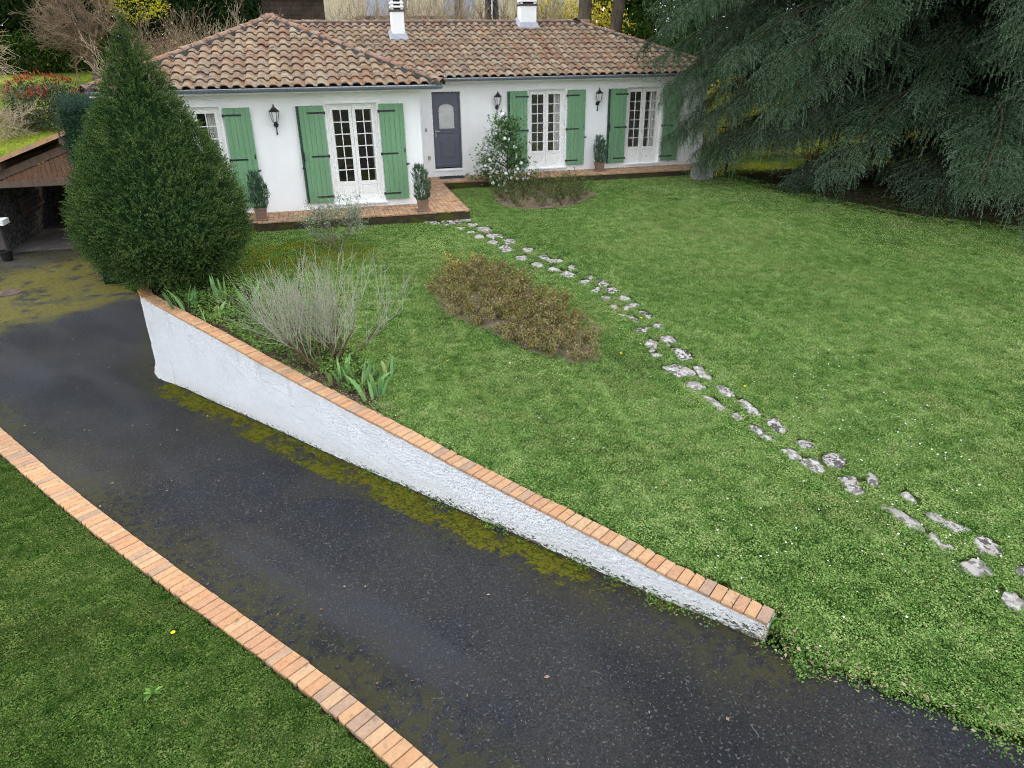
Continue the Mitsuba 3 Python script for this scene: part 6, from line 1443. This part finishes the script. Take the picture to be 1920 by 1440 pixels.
for s in (-1, 1):
    x1 = XLc if s < 0 else XRc
    a = [[x1, FY - 0.08, zr(x1) - 0.30], [RX, FY - 0.08, RZ - 0.30], [RX, FY + 0.08, RZ - 0.30], [x1, FY + 0.08, zr(x1) - 0.30], [x1, FY - 0.08, zr(x1) - 0.52], [RX, FY - 0.08, RZ - 0.52], [RX, FY + 0.08, RZ - 0.52], [x1, FY + 0.08, zr(x1) - 0.52]]
    put(cp + '__rafter', (np.array(a), np.array([[0, 1, 2, 3], [7, 6, 5, 4], [0, 4, 5, 1], [1, 5, 6, 2], [2, 6, 7, 3], [3, 7, 4, 0]])), 'old_beam')
    for i, xx in enumerate((RX + s * 0.35, RX + s * 2.2)):
        put(cp + '__purlin', hull_box(xx - 0.08, xx + 0.08, FY - 0.40, YB, zr(xx) - 0.285, zr(xx) - 0.085, 0.02), 'old_beam')
put(cp + '__tie_beam', hull_box(XLc, XRc, FY - 0.10, FY + 0.10, -0.15, 0.06, 0.015), 'old_beam')
n = 44
for i in range(n):
    x0, x1 = XLc + 0.2 + i * (XRc - XLc - 0.4) / n, XLc + 0.2 + (i + 1) * (XRc - XLc - 0.4) / n - 0.007; zt = min(zr(x0), zr(x1)) - 0.50
    if zt < 0.10: continue
    put(cp + '__gable_board', cat([box(x0, x1, FY - 0.03 + 0.003 * (i % 2), FY - 0.008, 0.055, zt)]), 'brown_plank')
for xx in (-12.05, -6.95): put(cp + '__post', hull_box(xx - 0.1, xx + 0.1, FY - 0.09, FY + 0.09, -2.06, -0.155, 0.015), 'old_beam')
v, f = box(-12.45, -12.0, FY + 0.12, YB, -2.06, -0.2); m_ = trimesh.Trimesh(*[np.asarray(a) for a in cat([(v, f)])]).subdivide().subdivide().subdivide().subdivide()
mv = np.array(m_.vertices); mv += 0.05 * (meshkit.noise(mv * 5, 3) - 0.5)[:, None]; put(cp + '__stone_wall', (mv, np.array(m_.faces)), 'rubble')
put(cp + '__back_wall', box(-12.0, XRc, YB - 0.25, YB, -2.06, 0.25), 'shed_wood')
put(cp + '__side_wall', box(XRc - 0.02, XRc + 0.15, FY + 0.12, YB, -2.06, -0.16), 'rubble')
sk = thing('stone_sink', 'pale stone sink on a pedestal at the mouth of the carport', 'sink')
scene[sk + '__basin'] = mikit.ply(man(sbox(-12.45, 2.25, -11.62, 2.75), -1.12, -0.97) - man(sbox(-12.38, 2.32, -11.69, 2.68), -1.07, -0.9), 'white_plaster')
scene[sk + '__pedestal'] = mikit.ply(hull_box(-11.98, -11.78, 2.38, 2.62, -2.07, -1.121, 0.02), 'concrete')
bk_ = thing('black_bucket', 'black plastic bucket on the ground before the stone sink', 'bucket')
scene[bk_ + '__body'] = mikit.ply(lathe([(0.001, 0.0), (0.13, 0.0), (0.165, 0.28), (0.175, 0.285), (0.17, 0.30), (0.155, 0.29), (0.125, 0.02), (0.001, 0.02)], 18, -2.075, (-11.66, 1.95)), 'black_plastic', smooth=40)
scene[bk_ + '__handle'] = mikit.ply(tube([[-11.66 + 0.17 * math.cos(a), 1.95 - 0.09 * math.sin(a), -1.80 - 0.03 * math.sin(a)] for a in np.linspace(0, math.pi, 9)], 0.006, 5), 'black_plastic')
fe = thing('wooden_fence_panel', 'short pale picket panel leaning on the stone wall inside the carport', 'fence')
for i in range(12): put(fe + '__picket', hull_box(-11.90, -11.86, 4.6 + i * 0.16, 4.66 + i * 0.16, -1.35 + 0.01 * (i % 3), -0.75, 0.008), 'concrete')
for z in (-1.2, -0.9): put(fe + '__rail', hull_box(-11.855, -11.83, 4.5, 6.6, z - 0.03, z + 0.03, 0.006), 'old_beam')
cb = thing('wooden_cupboard', 'reddish wooden cupboard in the dark at the back of the carport', 'cupboard')
scene[cb + '__body'] = mikit.ply(hull_box(-10.9, -9.9, 7.6, 8.1, -2.06, -0.9, 0.01), 'brown_plank'); put(cb + '__door', hull_box(-10.87, -10.41, 7.58, 7.598, -2.0, -0.95, 0.006), 'brown_plank'); put(cb + '__door', hull_box(-10.39, -9.93, 7.58, 7.598, -2.0, -0.95, 0.006), 'brown_plank')
tag(put('manhole_cover', tube([[-10.45, -1.62, -2.10], [-10.45, -1.62, -2.063]], 0.28, 24), 'dark_roof'), 'round dark manhole cover in the mossy asphalt at the left edge', 'manhole cover')

# ------------------------------------------------------------------ behind the house: shrubs, trees, neighbours
def bare(key, label, cat_, base, n0, l0, r0, spread, seed, levels, bs, upb=0.5, lean=(0, 0), leaf=None, group=None, trunk=0.0):
    """a leafless shrub or tree; with trunk > 0 the limbs start up a trunk"""
    g = np.random.default_rng(seed); k = thing(key, label, cat_, group); lines, tips = [], []; base = np.array(base, float)
    def go(p, d, l, r, lv):
        u = np.linspace(0, 1, 5)[:, None]; q = p + d * u * l + np.array([0, 0, 0.12 * l * upb]) * u ** 2 + g.normal(size=(5, 3)) * 0.045 * l * u; lines.append((q, np.linspace(r, r * 0.6, 5)))
        if lv == 0:
            tips.append(q); return
        for b in range(int(g.integers(3, 6))):
            go(q[g.integers(1, 5)], norm(d + g.normal(size=3) * spread + np.array([lean[0], lean[1], upb * 0.35])), l * g.uniform(0.5, 0.85), max(r * 0.55, 0.009), lv - 1)
    top = base + np.array([0.05 * trunk, 0, trunk])
    if trunk: scene[k + '__trunk'] = mikit.ply(tube([base - [0, 0, 0.3], base + (top - base) * 0.5 + [0.04, 0, 0], top], [r0 * 2.1, r0 * 1.7, r0 * 1.3], 8), 'bark', smooth=True)
    for i in range(n0):
        a = 2 * math.pi * (i + g.random()) / n0; p = base + (top - base) * (g.uniform(0.7, 1.0) if trunk else 0) + (0 if trunk else 1) * np.array([g.normal() * 0.2, g.normal() * 0.2, 0]); go(p, norm(np.array([math.cos(a) * spread * 1.2 + lean[0], math.sin(a) * spread + lean[1], 1.0])), l0 * g.uniform(0.7, 1.2), r0, levels)
    scene[k + ('__limbs' if trunk else '__stems')] = mikit.ply(tubes(lines, 3), bs)
    if leaf:
        m, size, lb = leaf; q = np.array(tips).reshape(-1, 3); P = q[g.integers(0, len(q), m)] + g.normal(size=(m, 3)) * 0.10; v, f = leaves(P, rnd_dir(g, m), rnd_dir(g, m), size * g.uniform(0.6, 1.4, m), size * 0.6); scene[k + '__leaves'] = mikit.ply((v, f), lb, uv=uvs(m, 4, g, [0, 0.4, 0.8, 0.4]))
    return k
hz = lambda x, y: float(back_h(x, y))
def leafy(key, label, cat_, c, r, n, size, bs, seed, asp=0.55, group=None, stems='bark', inner=0.5, droop=0.0, flat=0.0, box_=False, trunk_h=None):
    k = thing(key, label, cat_, group); z0 = hz(c[0], c[1]) - 0.2; g = np.random.default_rng(seed)
    leaf_shell(k + '__crown', bs, c, r, n, size, asp, seed, box_, droop, inner, flat)
    L = [([[c[0], c[1], z0], [c[0], c[1], c[2]]], [0.05 + 0.03 * r[2], 0.02])]
    for i in range(14):
        d = rnd_dir(g, 1)[0]; p = np.array([c[0], c[1], z0 + (c[2] - z0) * g.uniform(0.3, 1.0)]); L.append((np.array([p, p + (np.array(c) + d * np.array(r) * 0.8 - p) * 0.5 + [0, 0, 0.1], np.array(c) + d * np.array(r) * 0.85]), [0.03, 0.018, 0.006]))
    scene[k + '__stems'] = mikit.ply(tubes(L, 4), stems)
    return k
# left: photinia, bare tree, layered evergreen, hanging willow twigs, dark conifers
ph = leafy('photinia', 'red-tipped photinia shrub on the bank above the carport', 'shrub', (-13.3, 14.2, 1.35), (1.75, 1.4, 1.2), 9000, 0.10, 'photinia_leaf', 701, inner=0.35)
g = np.random.default_rng(702); n = 1500; d = rnd_dir(g, n); d[:, 2] = np.abs(d[:, 2]) * 0.7 + 0.35; d = norm(d); P = np.array([-13.3, 14.2, 1.45]) + d * np.array([1.75, 1.4, 1.15]) * g.uniform(0.92, 1.12, (n, 1)); P = P[meshkit.noise(P * 1.6, 3) > 0.5]; n = len(P)
v, f = leaves(P, rnd_dir(g, n) * 0.6 + [0, 0, 1], rnd_dir(g, n), g.uniform(0.09, 0.17, n), 0.055); scene[ph + '__young_leaves'] = mikit.ply((v, f), 'red_leaf', uv=uvs(n, 4, g, [0, 0.3, 0.6, 0.3]))
bare('twig_shrub', 'tangle of bare grey twigs in front of the red photinia', 'shrub', (-14.6, 12.6, hz(-14.6, 12.6)), 9, 0.9, 0.02, 0.9, 703, 3, 'pale_twig', 0.4, (0.25, 0))
bare('bare_tree', 'bare grey tree with a short trunk on the bank behind the yew', 'tree', (-12.9, 21.0, hz(-12.9, 21.0)), 8, 1.9, 0.085, 0.75, 704, 4, 'twig', 0.25, (-0.22, 0), trunk=1.3)
bare('weeping_shrub', 'straw-coloured hanging twigs at the left edge', 'shrub', (-16.6, 15.0, hz(-16.6, 15.0)), 8, 1.7, 0.02, 0.55, 705, 3, 'pale_twig', 0.0, (0.35, -0.3), trunk=1.4)
for i, (x, y, rx, rz_, lb) in enumerate(((-17.2, 25, 2.0, 1.15, 'dark spreading evergreen on the left of the bank'), (-14.7, 25.5, 1.9, 1.2, 'dark layered evergreen right behind the bare tree'), (-19.6, 25, 1.8, 1.1, 'dark low evergreen at the left edge of the bank'))):
    leafy('spreading_evergreen', lb, 'shrub', (x, y, hz(x, y) + 0.8), (rx, 1.3, rz_), 5200, 0.17, 'layered_hedge', 710 + i, asp=0.4, flat=0.5, inner=0.4, droop=0.2)
for i, (x, y, h, rx, lb) in enumerate(((-20.8, 24, 9, 2.6, 'very dark conifer in the top left corner'), (-22.5, 29, 10, 3.0, 'dark conifer behind the one in the top left corner'), (-17.3, 32, 10, 3.0, 'dark conifer behind the bare tree'), (-13.2, 33, 9, 2.6, 'dark conifer above the tip of the yew'), (-9.6, 33, 9, 2.4, 'dark conifer behind the brown thicket'), (-6.2, 32.5, 9, 2.4, 'dark conifer left of the brown shed'))):
    leafy('dark_conifer', lb, 'tree', (x, y, hz(x, y) + h * 0.45), (rx, rx, h * 0.55), 5200, 0.34, 'dark_hedge', 720 + i, asp=0.35, inner=0.3, droop=0.3)
leafy('sunlit_shrub', 'shrub painted bright sunlit yellow-green, above the tip of the yew', 'shrub', (-10.9, 23.5, 5.7), (1.6, 1.2, 0.8), 900, 0.12, 'sunlit_yellow_leaf', 731)  # sunlight on this shrub is put into its leaf colour
leafy('yellow_bush', 'small yellow-green bush behind the left hip of the roof', 'shrub', (-6.3, 11.5, 3.05), (1.3, 0.8, 0.55), 900, 0.10, 'sunlit_yellow_leaf', 732)
leafy('laurel', 'dark green laurel behind the left hip of the roof', 'shrub', (-5.2, 12.4, 2.9), (1.5, 0.9, 1.0), 2600, 0.13, 'layered_hedge', 733)
for i, (x, y, l0, lb) in enumerate(((-9.2, 13.0, 1.25, 'brown leafless thicket just right of the tip of the yew'), (-7.8, 14.2, 1.5, 'brown leafless shrub behind the thicket by the yew'), (-6.6, 13.3, 1.25, 'brown leafless shrub over the left hip of the roof'), (-5.0, 14.5, 1.5, 'tall brown leafless shrub left of the roof apex'), (-3.6, 14.0, 1.3, 'brown leafless shrub behind the roof apex'), (-8.6, 17.0, 1.8, 'tall brown leafless shrub far behind the yew'), (-6.0, 18, 1.9, 'tall brown leafless shrub far behind the left hip'))):
    bare('brown_thicket', lb, 'shrub', (x, y, hz(x, y)), 7, l0, 0.028, 0.5, 740 + i, 4, 'twig' if i % 2 else 'pale_twig', 0.6, (0, 0), leaf=(1500, 0.085, 'ochre_leaf'))
sh = thing('wooden_shed', 'dark brown wooden shed behind the roof apex', 'shed')
for i in range(22): put(sh + '__board', cat([box(-4.3, -1.45, 18.0 + 0.004 * (i % 2), 18.03, 1.4 + i * 0.2, 1.4 + i * 0.2 + 0.19)]), 'shed_wood')
scene[sh + '__body'] = mikit.ply(box(-4.28, -1.47, 18.04, 20.5, 0.2, 5.79), 'shed_wood'); scene[sh + '__roof'] = mikit.ply(hull_box(-4.6, -1.15, 17.7, 20.8, 5.8, 5.95, 0.02), 'dark_roof')
bare('bare_shrub', 'bare grey shrub before the dark brown shed', 'shrub', (-2.4, 15.4, hz(-2.4, 15.4)), 7, 1.5, 0.025, 0.5, 751, 4, 'twig', 0.5)
nb = thing('neighbour_house', 'beige neighbouring house with pale blue shutters, seen over the roof ridge', 'house')
scene[nb + '__wall'] = mikit.ply(man(sbox(-1.6, 26, 14.5, 34), 0.0, 8.0) - mbox(2.55, 3.6, 25.5, 26.25, 4.5, 7.0) - mbox(8.2, 9.2, 25.5, 26.25, 4.5, 7.0), 'beige_render')
scene[nb + '__roof'] = mikit.ply(hull_box(-2.2, 15.1, 25.3, 34.7, 8.0, 8.3, 0.05), 'dark_roof')
for a, b in ((2.55, 3.6), (8.2, 9.2)):
    k = numbered(nb + '__window'); scene[k] = mikit.ply(cat([box(a, a + 0.07, 26.1, 26.17, 4.5, 7.0), box(b - 0.07, b, 26.1, 26.17, 4.5, 7.0), box((a + b) / 2 - 0.04, (a + b) / 2 + 0.04, 26.1, 26.17, 4.5, 7.0)]), 'white_paint'); scene[k + '__pane'] = mikit.ply(box(a, b, 26.18, 26.19, 4.5, 7.0), 'dark_glass')
for a, b in ((1.15, 1.75), (1.85, 2.5), (5.75, 6.35), (6.95, 7.6), (12.6, 13.3)): put(nb + '__shutter', hull_box(a, b, 25.94, 25.985, 4.4, 7.05, 0.01), 'blue_grey_paint')
for xx in (6.45, 6.72): put(nb + '__downpipe', tube([[xx, 25.9, 0.5], [xx, 25.9, 7.9]], 0.09, 8), 'bark')
put(nb + '__canopy', hull_box(0.4, 5.9, 24.0, 25.99, 5.05, 5.22, 0.03), 'dark_roof')
for i, (x, y, l0, lb) in enumerate(((3.6, 19.5, 2.0, 'straw-coloured leafless shrub right of the left chimney'), (5.0, 20, 2.1, 'pale leafless shrub before the beige house, between the chimneys'), (1.0, 20.5, 2.0, 'pale leafless shrub left of the left chimney'), (7.2, 17.5, 1.7, 'leafless shrub just left of the right chimney'), (8.6, 15.5, 1.6, 'bare dark shrub right of the right chimney'), (9.0, 19.5, 2.0, 'tall bare shrub between the right chimney and the pines'))):
    bare('pale_shrub', lb, 'shrub', (x, y, hz(x, y)), 8, l0 * 1.12, 0.026, 0.38, 760 + i, 4, ('pale_twig', 'pale_twig', 'pale_twig', 'twig', 'twig', 'pale_twig')[i], 0.9)
leafy('golden_hedge', 'yellow-tan hedge behind the right end of the ridge', 'hedge', (12.2, 21.5, 3.8), (4.2, 1.2, 2.4), 7000, 0.16, 'sunlit_gold_leaf', 771, inner=0.4)
for i, (x, y, r, lb) in enumerate(((9.62, 12.0, 0.31, 'left one of the two thick pine trunks behind the right end of the roof'), (11.08, 12.3, 0.29, 'right one of the two thick pine trunks behind the right end of the roof'))):
    k = thing('pine_tree', lb, 'tree'); z0 = hz(x, y); scene[k + '__trunk'] = mikit.ply(tube([[x, y, z0 - 0.3], [x - 0.03, y, z0 + 1], [x + 0.06 + 0.22 * i, y, 5.0], [x + 0.15 + 0.5 * i, y, 9], [x + 0.3, y, 15]], [r * 1.3, r, r * 0.93, r * 0.7, 0.05], 14), 'bark', smooth=True)
    g = np.random.default_rng(780 + i); m = 5200; d = rnd_dir(g, m); P = np.array([x + 0.2, y, 11.5]) + d * np.array([4.6, 4.6, 4.8]) * (0.35 + 0.65 * g.random((m, 1)) ** 0.5); v, f = leaves(P, d + rnd_dir(g, m) * 0.6, rnd_dir(g, m) + [0, 0, 1], g.uniform(0.3, 0.6, m), 0.28); scene[k + '__crown'] = mikit.ply((v, f), 'pine_leaf', uv=uvs(m, 4, g, [0, 0.3, 0.6, 0.3]))
leafy('dark_shrub', 'dark green shrub with brown gaps right of the pine trunks', 'shrub', (12.9, 11.5, 3.4), (1.7, 1.3, 2.2), 4200, 0.17, 'layered_hedge', 791, inner=0.3)
leafy('tall_evergreen', 'tall dark evergreen behind the cedar, beyond the house corner', 'tree', (17.0, 13.0, 4.8), (3.0, 2.0, 4.6), 5200, 0.25, 'dark_hedge', 792, inner=0.3)
# garden beyond the cedar, its sunlight put into the leaf colours
for i, (x, y, rx, rz_, lb) in enumerate(((12.6, 6.6, 1.3, 0.85, 'bush painted sunlit golden-green, seen under the cedar beside the house'), (15.0, 8.0, 1.7, 1.3, 'bush painted sunlit golden-green, seen through the middle of the cedar'), (17.8, 7.2, 1.6, 1.1, 'bush painted sunlit golden-green, seen through the cedar on the right'), (20.8, 8.2, 2.0, 1.6, 'bush painted sunlit golden-green, behind the right part of the cedar'), (24.2, 6.5, 2.0, 1.5, 'bush painted sunlit golden-green, at the far right behind the cedar'), (19.2, 2.6, 1.1, 0.6, 'low bush painted sunlit gold, close behind the cedar trunk'))):
    leafy('sunlit_bush', lb, 'shrub', (x, y, hz(x, y) + rz_ * 0.8), (rx, 1.1, rz_), 2600, 0.12, 'sunlit_yellow_leaf' if i % 2 == 0 else 'sunlit_gold_leaf', 800 + i, inner=0.4)
for i, (x, y, lb) in enumerate(((22.5, 12, 'dark conifer far behind the right of the cedar'), (27.5, 10, 'dark conifer at the far right edge'), (26, 2.5, 'dark conifer behind the cedar at the right edge'), (30, -3, 'dark conifer right of the cedar trunk'))):
    leafy('dark_conifer', lb, 'tree', (x, y, hz(x, y) + 4.2), (2.8, 2.6, 5.0), 4800, 0.3, 'dark_hedge', 820 + i, asp=0.35, inner=0.3, droop=0.3)
for i, (x, y, lb) in enumerate(((14.0, 2.5, 'bare twiggy shrub in the gap under the cedar'), (11.6, 3.2, 'bare twiggy shrub behind the iron gate'), (13.0, -1.0, 'low bare bush at the edge of the cedar'))):
    bare('twiggy_bush', lb, 'shrub', (x, y, hz(x, y)), 7, 0.55, 0.014, 0.7, 830 + i, 3, 'twig', 0.4, (0, 0), leaf=(160, 0.06, 'sunlit_gold_leaf'))
# far trees that close the view
for i, (x, y, rx, h, mt) in enumerate(((-30, 34, 5, 9, 'dark_hedge'), (-24, 40, 5, 10, 'layered_hedge'), (-9, 44, 6, 11, 'layered_hedge'), (18, 30, 4, 10, 'layered_hedge'), (24, 24, 5, 10, 'layered_hedge'), (33, 18, 6, 11, 'dark_hedge'), (38, 6, 6, 11, 'dark_hedge'), (0, 46, 6, 11, 'dark_hedge'), (-14, 40, 5, 10, 'dark_hedge'), (-19, 36, 4, 9, 'layered_hedge'), (-4, 38, 4, 10, 'layered_hedge'))):
    leafy('far_tree', ['dense dark tree at the far left behind the bank', 'green tree behind the dark conifers at top left', 'green tree far behind the brown thicket', 'green tree right of the beige house', 'green tree far behind the cedar', 'dark tree far behind the cedar on the right', 'dark tree at the far right edge', 'dark tree far behind the brown shed', 'dark tree far behind the yew tip', 'green tree far behind the bare tree', 'green tree far behind the brown shed, on its left'][i], 'tree', (x, y, hz(x, min(y, 60)) + h * 0.45), (rx, 3.0, h * 0.55), 6500, 0.5, mt, 850 + i, inner=0.35)
